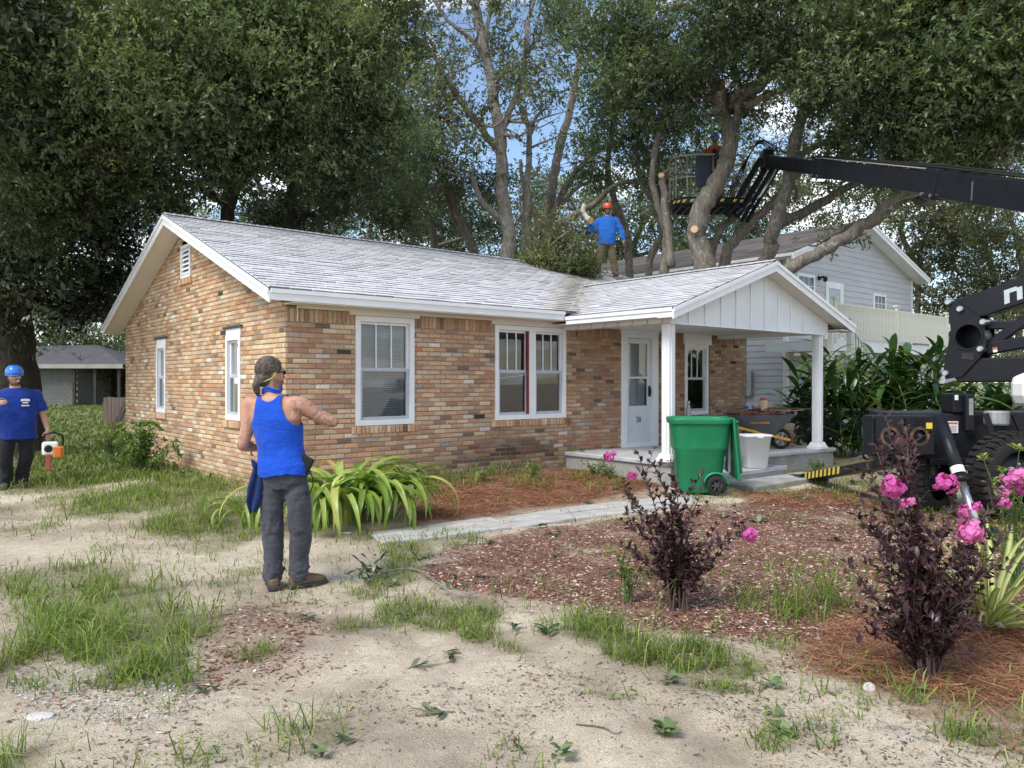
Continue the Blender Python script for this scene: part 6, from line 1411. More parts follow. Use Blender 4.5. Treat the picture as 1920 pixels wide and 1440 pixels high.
def hand(mb, M, curl=0.6, s=1.0, thumb=0.5, right=True, spread=1.0):
    """wrist at origin, +y along the hand, +z back of the hand, thumb towards +x (or -x)"""
    sx = 1 if right else -1
    loft(mb, [(M @ Vector((0, y * s, 0)), (M.to_3x3() @ Vector((a * s, 0, 0))), (M.to_3x3() @ Vector((0, 0, b * s)))) for y, a, b in ((-.02, .027, .022), (.01, .030, .021), (.045, .040, .018), (.08, .041, .015), (.092, .036, .012))], 14)
    for i, (x, L, r) in enumerate(((.030, .072, .0088), (.010, .080, .0092), (-.011, .075, .0088), (-.030, .060, .0078))):
        p = Vector((x * sx * s, .085 * s, 0)); a = 0; pts = [M @ Vector((x * sx * s * .9, .05 * s, 0)), M @ p]; splay = (x * 1.2) * spread * sx
        for j, f in enumerate((.45, .31, .24)):
            a += curl * (0.55, 1.0, .8)[j]; d = Vector((splay, math.cos(a), -math.sin(a))).normalized(); p = p + d * L * f * s; pts.append(M @ p)
        ltube(mb, pts, [r * s * 1.15, r * s * 1.08, r * s, r * s * .92, r * s * .8], 8, 3)
    p0 = Vector((.030 * sx * s, .012 * s, -.006 * s)); p1 = p0 + Vector((.030 * sx, .030, -.010 - .012 * thumb)) * s; p2 = p1 + Vector((.010 * sx, .030, -.012 - .012 * thumb)) * s; p3 = p2 + Vector((-.008 * sx * thumb, .024, -.010)) * s
    ltube(mb, [M @ p0, M @ p1, M @ p2, M @ p3], [.014 * s, .012 * s, .0105 * s, .009 * s], 8, 3)
M_skin = attr_mat('skin', 0.55, 120, 0.10, 0.25, 0.4, dist=0.002)
def cloth_mat(name, c1, c2, ws=220, rough=0.9):
    m, n, b, _, l = newmat(name); v = objc(n); f = noise(n, l, v, 5, 5); f2 = noise(n, l, v, ws, 2)
    c = ramp(n, l, f, [(0.3, c2), (0.7, c1)]); c = mixc(n, l, 1.0, c, ramp(n, l, f2, [(0.3, .88), (0.7, 1.1)]), 'MULTIPLY')
    l.new(c, b.inputs['Base Color']); b.inputs['Roughness'].default_value = rough; b.inputs['Specular IOR Level'].default_value = 0.15
    b.inputs['Sheen Weight'].default_value = 0.15
    bump(n, l, noise(n, l, scaled(n, l, v, (1, 1, 2.2)), 16, 4, .6), b, 0.55, 0.02); return m
M_blue = cloth_mat('royal_blue_jersey', (0.012, 0.085, 0.56), (0.008, 0.060, 0.44))
M_navyt = cloth_mat('blue_tshirt', (0.010, 0.040, 0.26), (0.007, 0.028, 0.19))
M_sky = cloth_mat('bright_blue_shirt', (0.02, 0.13, 0.50), (0.015, 0.10, 0.40))
M_grey = cloth_mat('charcoal_trousers', (0.070, 0.072, 0.088), (0.052, 0.054, 0.067))
M_blkp = cloth_mat('black_trousers', (0.018, 0.019, 0.024), (0.012, 0.013, 0.016))
M_tan = cloth_mat('tan_trousers', (0.135, 0.105, 0.070), (0.10, 0.077, 0.05))
M_rag = cloth_mat('navy_rag', (0.014, 0.032, 0.12), (0.01, 0.022, 0.08))
M_boot = pmat('boot_leather', (0.15, 0.095, 0.058), (0.095, 0.06, 0.04), 14, 0.65, 0.35, 60)
M_sole = pmat('boot_sole', (0.05, 0.047, 0.045), (0.035, 0.033, 0.03), 20, 0.8)
M_hair = pmat('hair', (0.17, 0.135, 0.11), (0.075, 0.055, 0.045), 30, 0.55, 0.6, 90, stretch=(1, .35, .5), c3=(0.035, 0.027, 0.022), spec=.4)
M_helb = pmat('blue_helmet', (0.02, 0.16, 0.60), (0.018, 0.13, 0.52), 4, 0.3, coat=.3); M_helr = pmat('red_helmet', (0.62, 0.08, 0.055), (0.52, 0.06, 0.045), 4, 0.35, coat=.2)
M_lens = pmat('dark_lens', (0.01, 0.01, 0.014), (0.014, 0.014, 0.02), 5, 0.08, spec=.7); M_whpl = pmat('white_plastic', (0.80, 0.80, 0.80), (0.74, 0.74, 0.75), 4, 0.35)
M_org = pmat('orange_plastic', (0.72, 0.20, 0.03), (0.62, 0.16, 0.03), 5, 0.4); M_vest = cloth_mat('orange_vest', (0.62, 0.14, 0.03), (0.5, 0.1, 0.025))
def garment(me, name, mat, parent, thick=0.004, **kw):
    me.materials.clear(); me.materials.append(mat); o = link(name, me, parent, **kw)
    if thick: s = o.modifiers.new('t', 'SOLIDIFY'); s.thickness = thick; s.offset = 0
    return o
def folds(me, f):
    v = mverts(me).astype(float); nn = mnorms(me); v = v + nn * f(v[:, 0], v[:, 1], v[:, 2])[:, None]; msetv(me, v); return me
def legs_loft(mb, hipc, rax, fax, L, Rr, zc):
    """trousers: seat ring stack and two legs. L/Rr: list of (x,y,z,r)"""
    for q in (L, Rr): ltube(mb, [p[:3] for p in q], [p[3] for p in q], 18, 5)
    loft(mb, [((hipc[0], hipc[1], z), Vector(rax) * a, Vector(fax) * b) for z, a, b in zc], 26, 2.3)
def boot(parent, M, s=1.0, shaft=.13, mat=None):
    """M: origin on the ground under the ankle, +y towards the toe"""
    mb = MB(); W = lambda *p: M @ (Vector(p) * s)
    ltube(mb, [W(0, -.01, shaft), W(0, -.008, .09), W(0, -.005, .06)], [.052 * s, .050 * s, .050 * s], 14)
    loft(mb, [(W(0, y, z), M.to_3x3() @ Vector((a * s, 0, 0)), M.to_3x3() @ Vector((0, 0, b * s))) for y, z, a, b in ((-.075, .05, .026, .03), (-.055, .052, .040, .042), (0, .058, .044, .045), (.06, .056, .045, .040), (.12, .048, .050, .032), (.165, .043, .046, .026), (.195, .038, .030, .018))], 18, 2.6)
    me = remesh(mb, .008, 3); me.materials.append(mat or M_boot); o = link('boot', me, parent)
    mb = MB(); pts = [(-.05, -.085), (.0, -.092), (.05, -.08), (.05, 0), (.047, .06), (.055, .12), (.048, .18), (.02, .212), (-.02, .212), (-.048, .18), (-.055, .12), (-.047, .06), (-.05, 0)]
    pts = [(a * .92 * s, b * s) for a, b in pts][::-1]; mb.prism(pts, 0, .028 * s, 0, M); q = mb.build('sole', M_sole, o); bevel(q, .006); return o
def helmet(parent, M, mat, name='helmet', s=1.0):
    mb = MB(); n = 28; prof = [(1.0, 0), (1.0, .25), (.95, .5), (.82, .75), (.6, .92), (.3, 1.0), (.02, 1.02)]
    vs = []; fs = []
    for i, (r, z) in enumerate(prof):
        for k in range(n):
            a = 2 * math.pi * k / n; rib = 1 + .025 * math.cos(a * 6) * (0 < i < 5); vs.append(M @ (Vector((.102 * r * rib * math.cos(a), .126 * r * rib * math.sin(a) - .008, .018 + .128 * z)) * s))
    for i in range(len(prof) - 1):
        for k in range(n): fs.append((i * n + k, i * n + (k + 1) % n, (i + 1) * n + (k + 1) % n, (i + 1) * n + k))
    mb.add(vs, fs); h = mb.build(name, mat, parent, True); sm = h.modifiers.new('t', 'SOLIDIFY'); sm.thickness = .006
    mb = MB(); vs = []
    for k in range(n + 1):
        a = 2 * math.pi * k / n; w_ = .004 + .016 * max(0, math.sin(a)) ** 2
        vs += [M @ (Vector((.104 * math.cos(a), .127 * math.sin(a) - .008, .024)) * s), M @ (Vector(((.104 + w_) * math.cos(a), (.127 + w_) * math.sin(a) - .008, .014)) * s)]
    mb.add(vs, [(2 * k, 2 * k + 1, 2 * k + 3, 2 * k + 2) for k in range(n)]); q = mb.build('brim', mat, h, True); sm = q.modifiers.new('t', 'SOLIDIFY'); sm.thickness = .006
    mb = MB()
    for sx in (-1, 1): mb.tube([M @ (Vector((sx * .085, .0, .03)) * s), M @ (Vector((sx * .082, .02, -.05)) * s), M @ (Vector((sx * .03, .055, -.118)) * s)], .005, 5)
    mb.build('chin_strap', M_black, h); return h
def glasses(parent, M, fm, s=1.0):
    mb = MB()
    for sx in (-1, 1):
        c = Vector((sx * .034, .092, .008)); pts = [Vector((.028 * math.cos(a) , -.012 * abs(math.cos(a)) , .015 * math.copysign(abs(math.sin(a)) ** .7, math.sin(a)))) for a in np.linspace(0, 2 * math.pi, 15)]
        mb.tube([M @ ((c + p) * s) for p in pts], .004 * s, 6, cap=False)
        mb.tube([M @ (Vector((sx * .062, .082, .012)) * s), M @ (Vector((sx * .078, .02, .010)) * s), M @ (Vector((sx * .080, -.02, .004)) * s)], .0035 * s, 5)
    mb.tube([M @ (Vector((-.008, .098, .012)) * s), M @ (Vector((.008, .098, .012)) * s)], .004 * s, 5); g = mb.build('sunglasses', fm, parent, True)
    for sx in (-1, 1):
        mb = MB(); c = Vector((sx * .034, .091, .008)); pts = [c + Vector((.027 * math.cos(a), -.012 * abs(math.cos(a)), .014 * math.copysign(abs(math.sin(a)) ** .7, math.sin(a)))) for a in np.linspace(0, 2 * math.pi, 14, endpoint=False)]
        mb.add([M @ (p * s) for p in pts], [tuple(range(14))]); mb.build('lens', M_lens, g)
    return g
def skincol(me, base, headM=None, beard=None, hs=1.0, beardz=-.035):
    v = mverts(me).astype(float); c = np.tile(np.array(base), (len(v), 1)); c *= (0.93 + .14 * fbm(v[:, 0] * 14 + v[:, 1] * 9, v[:, 2] * 14, 3, 2))[:, None]
    if headM is not None:
        Mi = np.array(headM.inverted()); L = (np.c_[v, np.ones(len(v))] @ Mi.T)[:, :3] / hs
        inh = (np.abs(L[:, 0]) < .09) & (np.abs(L[:, 1]) < .12) & (np.abs(L[:, 2]) < .13)
        lips = inh & (L[:, 1] > .075) & (L[:, 2] > -.082) & (L[:, 2] < -.054) & (np.abs(L[:, 0]) < .026); c[lips] = np.array([.36, .16, .13])
        nose = inh & (L[:, 1] > .085) & (L[:, 2] > -.045) & (L[:, 2] < .02); c[nose] *= np.array([1.08, .93, .9])
        if beard is not None:
            bz = inh & (L[:, 2] < beardz + .02 * (L[:, 1] < .03)) & (L[:, 1] > -.03) & ~lips & (L[:, 2] > -.125); n_ = fbm(v[:, 0] * 220, v[:, 2] * 220 + v[:, 1] * 150, 2, 6); k = np.clip((beardz + .012 - L[:, 2]) / .02, 0, 1) * bz * (.75 + .5 * (n_ - .5))
            c = c * (1 - k[:, None]) + np.array(beard) * k[:, None]
    return v, c
# ---------------------------------------------------------------- 1. man in the blue tank top, seen from behind
mx, my = -1.73, 5.94; mz = gh(mx, my) + .004
man = empty('person', (mx, my, mz), 'person in blue tank top and charcoal trousers standing with back turned, right elbow out', 'person', rz=math.atan2(-mx, my))
fd = Vector((.40, .917, 0)); rt = Vector((.917, -.40, 0))
tc_ = lambda z: Vector((-.03 - .085 * min(max((z - .9) / .6, 0), 1), .0, z))
body = MB()
T_R = [(.80, .135, .09), (.90, .150, .10), (1.0, .160, .110), (1.08, .160, .112), (1.2, .174, .122), (1.30, .190, .126), (1.38, .192, .112), (1.44, .160, .090), (1.48, .095, .07)]
loft(body, [(tc_(z), rt * a, fd * b) for z, a, b in T_R], 28, 2.3)
hM = frame3(Vector((-.122, .035, 1.645)), (.86, .51, .05)); ltube(body, [tc_(1.42), Vector((-.118, .02, 1.52)), Vector((-.12, .03, 1.60))], [.075, .066, .062], 16)
head(body, hM, 1.02)
shR = tc_(1.405) + rt * .165 - fd * .005; shL = tc_(1.405) - rt * .165 - fd * .005
elR = Vector((.335, -.10, 1.275)); wrR = Vector((.262, .14, 1.285))
ltube(body, [shR - rt * .03, shR + rt * .05, shR.lerp(elR, .55), elR], [.070, .066, .056, .046], 16)
ltube(body, [elR, elR.lerp(wrR, .35), wrR], [.046, .046, .030], 14)
ltube(body, [tc_(1.30) + rt * .14 - fd * .03, shR + Vector((.01, 0, -.02))], [.06, .062], 12)
hand(body, frame3(wrR, (wrR - elR), (0, -.4, 1)), .9, 1.0)
elL = Vector((-.335, .02, 1.10)); wrL = Vector((-.245, .25, 1.06))
ltube(body, [shL + rt * .02, shL - rt * .04, shL.lerp(elL, .55), elL], [.066, .064, .052, .044], 16); ltube(body, [elL, elL.lerp(wrL, .35), wrL], [.044, .045, .030], 14)
hand(body, frame3(wrL, (wrL - elL), (-.2, -.2, 1)), .7, 1.0, right=False)
LL = [(-.115, .02, .86, .10), (-.118, .01, .62, .085), (-.112, .0, .45, .075), (-.105, .0, .25, .062), (-.108, .0, .06, .055)]
RL = [(.055, -.03, .86, .10), (.085, -.05, .62, .09), (.092, -.05, .45, .078), (.085, -.03, .25, .064), (.080, -.03, .06, .055)]
for q in (LL, RL): ltube(body, [p[:3] for p in q], [p[3] * .82 for p in q], 14)
bme = remesh(body, .0085, 3); v, c = skincol(bme, (.44, .235, .155), hM, (.13, .08, .055), 1.02, -.05)
# sleeve tattoos: right arm and shoulder blade
arm_t = (v[:, 0] > .02) & (v[:, 2] > 1.15) & (v[:, 2] < 1.45); ink = np.abs(fbm(v[:, 0] * 26, v[:, 2] * 26 + v[:, 1] * 10, 3, 17) - .5) < .045; ink2 = fbm(v[:, 0] * 60, v[:, 2] * 60 + v[:, 1] * 30, 3, 19) > .52
slv = (v[:, 0] > .19) & (v[:, 2] > 1.15) & (v[:, 2] < 1.45)
w_ = np.where(slv & ink2, .55, 0.0); w_ = np.maximum(w_, np.where(arm_t & ink, .55, 0)); w_ = np.maximum(w_, np.where((v[:, 0] < -.27) & (v[:, 2] < 1.3) & ink, .45, 0))
c = c * (1 - w_[:, None]) + np.array([.10, .085, .085]) * w_[:, None]; mcol(bme, c); bme.materials.clear(); bme.materials.append(M_skin); link('body', bme, man)
# tank top
tk = MB(); loft(tk, [(tc_(z), rt * (a + .014 + .018 * max(0, (1.05 - z) / .2)), fd * (b + .013 + .02 * max(0, (1.05 - z) / .2))) for z, a, b in [(.855, .170, .125), (.95, .176, .122), (1.0, .166, .116)] + T_R[3:]], 32, 2.3)
tme = remesh(tk, .009, 3)
def tf(x, y, z):
    s_ = (x + .08) * .9; low = np.clip((1.12 - z) / .25, 0, 1)
    wob = 5 * fbm(x * 5 + 2, z * 3 + y * 3, 3, 45); return .022 * low * (fbm(s_ * 6 + wob * .6, z * 17 + wob * 1.3, 3, 17) - .5) + .014 * (fbm(s_ * 14 + wob * .4, z * 5, 3, 18) - .5) * np.clip((1.44 - z) / .2, 0, 1)
folds(tme, tf); v = mverts(tme).astype(float); ctr = np.array([tuple(tc_(z)) for z in v[:, 2]]); s_ = (v - ctr) @ np.array(rt); b_ = (v - ctr) @ np.array(fd)
lim = np.interp(v[:, 2], [1.22, 1.26, 1.32, 1.40, 1.45, 1.5], [9, .175, .128, .108, .105, .10]); inner = np.interp(v[:, 2], [1.435, 1.45, 1.47, 1.5], [0, .045, .06, .065])
hem = .872 + .012 * np.sin(s_ * 14) - .012 * np.abs(s_) / .2
mkeep(tme, (np.abs(s_) < lim) & (np.abs(s_) >= inner) & (v[:, 2] < 1.495) & (v[:, 2] > hem)); garment(tme, 'tank_top', M_blue, man, .005)
# trousers
tr = MB(); legs_loft(tr, (-.032, -.005), rt, fd, [(-.112, .02, .84, .098), (-.118, .01, .62, .090), (-.114, .0, .44, .078), (-.106, .0, .25, .072), (-.108, .0, .09, .072)],
                     [(.048, -.03, .84, .10), (.082, -.05, .62, .094), (.092, -.05, .44, .082), (.085, -.035, .25, .075), (.080, -.03, .09, .074)], [(.76, .175, .11), (.86, .186, .128), (.94, .184, .126), (1.0, .174, .118)])
pme = remesh(tr, .0095, 3)
def pf_(x, y, z):
    low = np.clip((.34 - z) / .2, 0, 1); kn = np.exp(-((z - .47) / .12) ** 2); seat = np.exp(-((z - .76) / .07) ** 2)
    a = np.arctan2(y + .02, np.where(x > -.015, x - .085, x + .11)); wob = 6 * fbm(x * 7 + 3, z * 5 + y * 4, 3, 41)
    return .024 * low * (fbm(a * 1.1 + wob * .3, z * 22 + wob, 3, 7) - .5) * 2 + .020 * kn * (fbm(a * 1.3 + wob * .4, z * 15 + wob * .7 + x * 8, 3, 8) - .5) * 2 + .020 * seat * (fbm(x * 9, z * 16 - np.abs(x) * 10, 3, 9) - .5) * 2 + .026 * (fbm(x * 9 + wob * .2, z * 4 + y * 6, 3, 10) - .5)
folds(pme, pf_); v = mverts(pme); mkeep(pme, (v[:, 2] > .052) & (v[:, 2] < .99)); garment(pme, 'trousers', M_grey, man, .005)
mb = MB()
P_ = [tc_(.945) + rt * (.184 * math.cos(a)) + fd * (.128 * math.sin(a)) for a in np.linspace(0, 2 * math.pi, 36)]; mb.tube(P_, .016, 6, cap=False, ell=.35); mb.build('belt', M_black, man)
boot(man, frame3(Vector((-.108, -.01, 0)), (-.12, 1, 0)), 1.05); boot(man, frame3(Vector((.085, -.03, 0)), (.93, .36, 0)), 1.06)
# hair: swept back with a short ponytail
hb = MB(); eball(hb, hM, (0, -.022, .040), (.086, .108, .098)); eball(hb, hM, (0, -.075, -.03), (.064, .055, .065)); ltube(hb, [hM @ Vector((0, -.12, -.055)), hM @ Vector((.0, -.135, -.09)), hM @ Vector((.0, -.125, -.135)), hM @ Vector((.0, -.12, -.16))], [.028, .026, .02, .01], 10)
hme = remesh(hb, .007, 2); v = mverts(hme).astype(float); Mi = np.array(hM.inverted()); L = (np.c_[v, np.ones(len(v))] @ Mi.T)[:, :3]
v = v + mnorms(hme) * (.004 * np.sin(L[:, 0] * 260 + 30 * np.sin(L[:, 2] * 25)) )[:, None]; msetv(hme, v)
mkeep(hme, (L[:, 1] < .055 + .35 * np.clip(L[:, 2] - .05, -.05, 1)) & ~((np.abs(L[:, 0]) > .06) & (L[:, 2] < .005) & (L[:, 1] > -.045))); garment(hme, 'hair', M_hair, man, .004)
g = glasses(man, hM, M_black, 1.02)
mb = MB(); mb.tube(crom([hM @ Vector((.081, -.02, .002)), hM @ Vector((.083, -.045, -.03)), hM @ Vector((.05, -.10, -.055)), hM @ Vector((0, -.125, -.06))], 4), .0035, 5); mb.build('glasses_cord', pmat('lime_cord', (.45, .62, .10), (.4, .55, .1), 6), g)
mb = MB(); cc = Vector((-.118, .022, 1.528)); ring = [cc + rt * .066 * math.cos(a) + fd * .070 * math.sin(a) + Vector((0, 0, .012 * math.sin(a * 3))) for a in np.linspace(0, 2 * math.pi, 30)]
mb.tube(ring, .015, 8, cap=False, ell=.6); mb.tube([c_ + Vector((0, 0, -.018)) for c_ in ring], .014, 8, cap=False, ell=.7); mb.build('neck_gaiter', M_blue, man, True)
mb = MB(); M = Matrix.Translation(Vector((.118, -.10, .945))) @ Matrix.Rotation(R(-22), 4, 'Z') @ Matrix.Rotation(R(28), 4, 'Y'); mb.box(-.055, .055, -.018, .018, -.075, .075, 0, M); o = mb.build('phone_holster', M_black, man); bevel(o, .012, 3)
mb = MB(); mb.tube(crom([Vector((.15, -.11, .93)), Vector((.185, -.12, .82)), Vector((.15, -.12, .72)), Vector((.12, -.12, .76))], 5), .005, 5); mb.build('strap', M_black, man)
mb = MB(); nr_, nc_ = 22, 12; vs = []
for i in range(nr_):
    t = i / (nr_ - 1); wd = np.interp(t, [0, .12, .45, .75, 1], [.03, .05, .105, .115, .05])
    for j in range(nc_):
        u_ = j / (nc_ - 1) - .5; vs.append((-.225 - .03 * t + u_ * wd, -.03 + .016 * math.sin(u_ * 9 + t * 4) * (0.3 + t) - .02 * t, .965 - .355 * t - .03 * abs(u_) * t * 2))
mb.add(vs, [(i * nc_ + j, i * nc_ + j + 1, (i + 1) * nc_ + j + 1, (i + 1) * nc_ + j) for i in range(nr_ - 1) for j in range(nc_ - 1)]); o = mb.build('hanging_rag', M_rag, man, True); sm = o.modifiers.new('t', 'SOLIDIFY'); sm.thickness = .006
mb = MB(); ltube(mb, [(-.26, -.03, .985), (-.245, -.03, .955), (-.24, -.03, .93)], [.012, .022, .018], 8); mb.build('rag_knot', M_rag, man, True)
# ---------------------------------------------------------------- generic standing worker facing the camera
def worker(loc, label, shoulder, pelvis, shR, elR, wrR, shL, elL, wrL, LL, RL, headc, facing, shirt, trous, helm, skin, beard, long=False, hem=.76, girth=(.2, .14), vox=.010, hr=None, hl=None, bootm=None, fr=Vector((0, -1, 0)), bare=False, hs=1.0):
    w_ = empty('person', loc, label, 'person', rz=math.atan2(-loc[0], loc[1]))
    b = MB(); cS, cP = Vector(shoulder), Vector(pelvis); tcn = lambda z: cP.lerp(cS, (z - cP.z) / (cS.z - cP.z)); X = Vector((1, 0, 0)); Yv = Vector((0, 1, 0)); ga, gb = girth
    zs = cS.z; prof = [(hem, .92, .95), (hem + .15, .97, 1.06), (zs - .35, 1.0, 1.10), (zs - .18, 1.0, 1.0), (zs - .06, .98, .86), (zs + .0, .84, .70), (zs + .05, .50, .52)]
    loft(b, [(tcn(z), X * ga * p * .93, Yv * gb * q * .93) for z, p, q in prof], 26, 2.3)
    M = frame3(Vector(headc), facing); ltube(b, [tcn(zs - .02), Vector(headc) + Vector((0, .01, -.10)), Vector(headc) + Vector((0, 0, -.05))], [.075, .064, .06], 14); head(b, M, hs)
    for s_, e_, h_, hm in ((shR, elR, wrR, hr), (shL, elL, wrL, hl)):
        s_, e_, h_ = Vector(s_), Vector(e_), Vector(h_); ltube(b, [s_, s_.lerp(e_, .5), e_], [.060, .052, .043], 14); ltube(b, [e_, e_.lerp(h_, .35), h_], [.043, .043, .029], 12)
        if hm: hand(b, *hm[:1], **hm[1])
    for q in (LL, RL): ltube(b, [p[:3] for p in q], [p[3] * .8 for p in q], 12)
    bm_ = remesh(b, vox * .9, 3); v, c = skincol(bm_, skin, M, beard, hs); mcol(bm_, c); bm_.materials.clear(); bm_.materials.append(M_skin); link('body', bm_, w_)
    s = MB(); loft(s, [(tcn(z), X * ga * p * 1.05, Yv * gb * q * 1.06) for z, p, q in [(hem - .04, .98, 1.0)] + prof], 30, 2.3)
    if not bare:
        for s_, e_, h_ in ((shR, elR, wrR), (shL, elL, wrL)):
            s_, e_, h_ = Vector(s_), Vector(e_), Vector(h_)
            if long: ltube(s, [s_, s_.lerp(e_, .5), e_, e_.lerp(h_, .5), e_.lerp(h_, .9)], [.078, .070, .062, .055, .042], 16)
            else: ltube(s, [s_, s_.lerp(e_, .5), s_.lerp(e_, .80)], [.085, .088, .086], 16)
    sm = remesh(s, vox, 3)
    def sf(x, y, z):
        low = np.clip((zs - .1 - z) / .4, 0, 1); wob = 5 * fbm(x * 4 + y * 3, z * 4, 3, 44); return .026 * (fbm(x * 6 + wob * .5, z * 9 + wob + y * 5, 3, 13) - .5) * (.35 + .8 * low) + .02 * (fbm(x * 16 + wob, z * 16, 2, 15) - .5) * (np.abs(x) > ga)
    folds(sm, sf); v = mverts(sm); kp = (v[:, 2] > hem - .02) & ~((np.hypot(v[:, 0] - tcn(zs).x, v[:, 1] - tcn(zs).y) < .085) & (v[:, 2] > zs + .035))
    for s_, e_, h_ in ((shR, elR, wrR), (shL, elL, wrL)):
        if not long and not bare:
            s_, e_ = np.array(s_), np.array(e_); ax = (e_ - s_) / np.linalg.norm(e_ - s_); t = (v - s_) @ ax; d = np.linalg.norm(v - s_ - t[:, None] * ax, axis=1); kp &= ~((t > .78 * np.linalg.norm(e_ - s_)) & (d < .12))
    mkeep(sm, kp); garment(sm, 'shirt', shirt, w_, .005)
    tr = MB(); legs_loft(tr, (cP.x, cP.y), X, Yv, LL, RL, [(LL[0][2] - .08, ga * .85, gb * .85), (LL[0][2], ga * .93, gb * .95), (LL[0][2] + .1, ga * .9, gb * .92)]); pm = remesh(tr, vox, 3)
    folds(pm, lambda x, y, z: .028 * (fbm(x * 7 + y * 9, z * 14 + 4 * fbm(x * 5, z * 5, 2, 3), 3, 12) - .5) * (.5 + np.clip((.5 - z) / .3, 0, 1))); v = mverts(pm); mkeep(pm, v[:, 2] > .055); garment(pm, 'trousers', trous, w_, .005)
    for q, dx in ((LL, -.25), (RL, .25)): boot(w_, frame3(Vector((q[-1][0], q[-1][1], q[-1][4] if len(q[-1]) > 4 else 0)), fr + Vector((dx, 0, 0))), 1.05, mat=bootm)
    if helm: helmet(w_, M, helm, s=hs)
    return w_, M
# ---------------------------------------------------------------- 2. helmeted worker with the chainsaw
wx, wy = (30 - CX) / F * 11.37, 11.37; wz = gh(wx, wy)
handL = Vector((.41, -.10, .80)); handR = Vector((-.16, -.30, 1.28))
w1, M1 = worker((wx, wy, wz), 'person in blue helmet and T-shirt with cigarette, carrying a chainsaw past the lawn', (.0, .0, 1.43), (.02, .0, .80), (-.24, 0, 1.38), (-.40, -.06, 1.10), (-.24, -.26, 1.26), (.24, .0, 1.38), (.345, .02, 1.06), (.40, -.08, .84),
    [(-.10, 0, .80, .115), (-.13, -.05, .50, .10), (-.13, .0, .28, .092), (-.12, .02, .10, .09)], [(.12, 0, .80, .115), (.13, .0, .50, .10), (.09, .06, .28, .09), (.07, .08, .10, .088)], (-.02, -.03, 1.655), (.10, -1, -.05), M_navyt, M_blkp, M_helb, (.45, .27, .20), (.10, .06, .045), hem=.745, girth=(.25, .17), vox=.011, hs=1.12,
    hr=(frame3((-.24, -.26, 1.26), (1, -.25, .22), (0, -1, .3)), dict(curl=.75, right=False)), hl=(frame3((.40, -.08, .84), (.10, -.25, -1), (.6, -.6, 0)), dict(curl=1.0, right=True)), bootm=M_sole)
glasses(w1, M1, M_whpl, 1.12)
mb = MB(); mb.tube([M1 @ Vector((-.012, .10, -.072)), M1 @ Vector((-.045, .165, -.062))], .005, 6); mb.build('cigarette', M_whpl, w1)
for i, (ln, zz, wd) in enumerate(((7, 1.300, .115), (5, 1.268, .07), (8, 1.225, .10))):     # blurred chest print: rows of small white letters
    for k in range(ln):
        x_ = .115 + (k - (ln - 1) / 2) * wd / ln; lp_ = Vector((x_, -.205 - .02 * (1 - ((x_ - .0) / .25) ** 2), zz + (.008 * (1 - ((k - (ln - 1) / 2) / (ln / 2)) ** 2) if i == 0 else 0))); mb = MB(); h_ = (.016, .011, .009)[i]
        mb.box(lp_.x - wd / ln * .36, lp_.x + wd / ln * .36, lp_.y - .003, lp_.y + .03, lp_.z - h_, lp_.z + h_); mb.build('shirt_print', M_whpl, w1)
ra = math.atan2(-wx, wy); cs = empty('chainsaw', Vector((wx, wy, wz + .34)) + Matrix.Rotation(ra, 3, 'Z') @ Vector((.43, -.14, 0)), 'white and orange chainsaw hanging from the hand of the worker on the lawn', 'chainsaw', rz=ra)
mb = MB(); mb.box(-.11, .10, -.09, .13, .14, .34); o = mb.build('motor_housing', M_whpl, cs); bevel(o, .03, 3)
mb = MB(); mb.box(.03, .14, -.13, -.092, .10, .27); mb.box(.101, .17, -.09, .08, .12, .26); o = mb.build('side_cover', M_org, cs); bevel(o, .02, 2)
mb = MB(); mb.tube(crom([(-.10, .0, .30), (-.09, -.05, .42), (.02, -.08, .475), (.15, -.05, .42), (.16, .0, .28)], 5), .014, 8); mb.build('front_handle', M_black, cs, True)
mb = MB(); mb.tube(crom([(.05, .12, .33), (.03, .22, .36), (.02, .28, .26), (.04, .18, .18)], 5), .018, 8); mb.build('rear_handle', M_black, cs, True)
mb = MB(); mb.box(-.036, .036, -.010, .010, -.27, .0, 0, Matrix.Translation((-.03, -.07, .18)) @ Matrix.Rotation(R(-14), 4, 'X')); o = mb.build('guide_bar', pmat('red_scabbard', (.30, .055, .03), (.22, .04, .025), 6, .5), cs); bevel(o, .01)
mb = MB(); mb.lathe([(.05, 0), (.055, .01), (.04, .02)], 12, 0, Matrix.Translation((-.03, -.092, .24)) @ Matrix.Rotation(R(90), 4, 'X')); mb.build('cap', M_black, cs)
# ---------------------------------------------------------------- 3. worker in the red helmet on the roof
p = hw(9.72, 3.42, 0); rzv = mainroof(3.42) + .03; rx_, ry_ = p.x, p.y
w2, M2 = worker((rx_, ry_, rzv), 'person in red helmet and bright blue long-sleeved shirt standing on the house roof', (.01, 0, 1.42), (.0, 0, .82), (-.20, 0, 1.37), (-.36, -.06, 1.10), (-.44, -.16, 1.33), (.22, 0, 1.37), (.36, .0, 1.10), (.42, -.04, .86),
    [(-.10, 0, .82, .105), (-.15, -.02, .50, .095), (-.22, -.02, .28, .088), (-.25, .0, .10, .085, -.12)], [(.11, 0, .82, .105), (.14, .0, .50, .095), (.18, .02, .28, .088), (.21, .03, .10, .085, .0)], (.02, -.03, 1.645), (.0, -1, -.08), M_sky, M_tan, M_helr, (.30, .16, .11), (.06, .03, .02), True, .78, (.22, .15), .013,
    hr=(frame3((-.44, -.16, 1.33), (-.25, -.2, 1), (0, -1, -.2)), dict(curl=.9, right=False)), hl=(frame3((.42, -.04, .86), (.1, -.1, -1), (1, 0, 0)), dict(curl=.8, right=True)), hs=1.10)
glasses(w2, M2, M_black, 1.1)
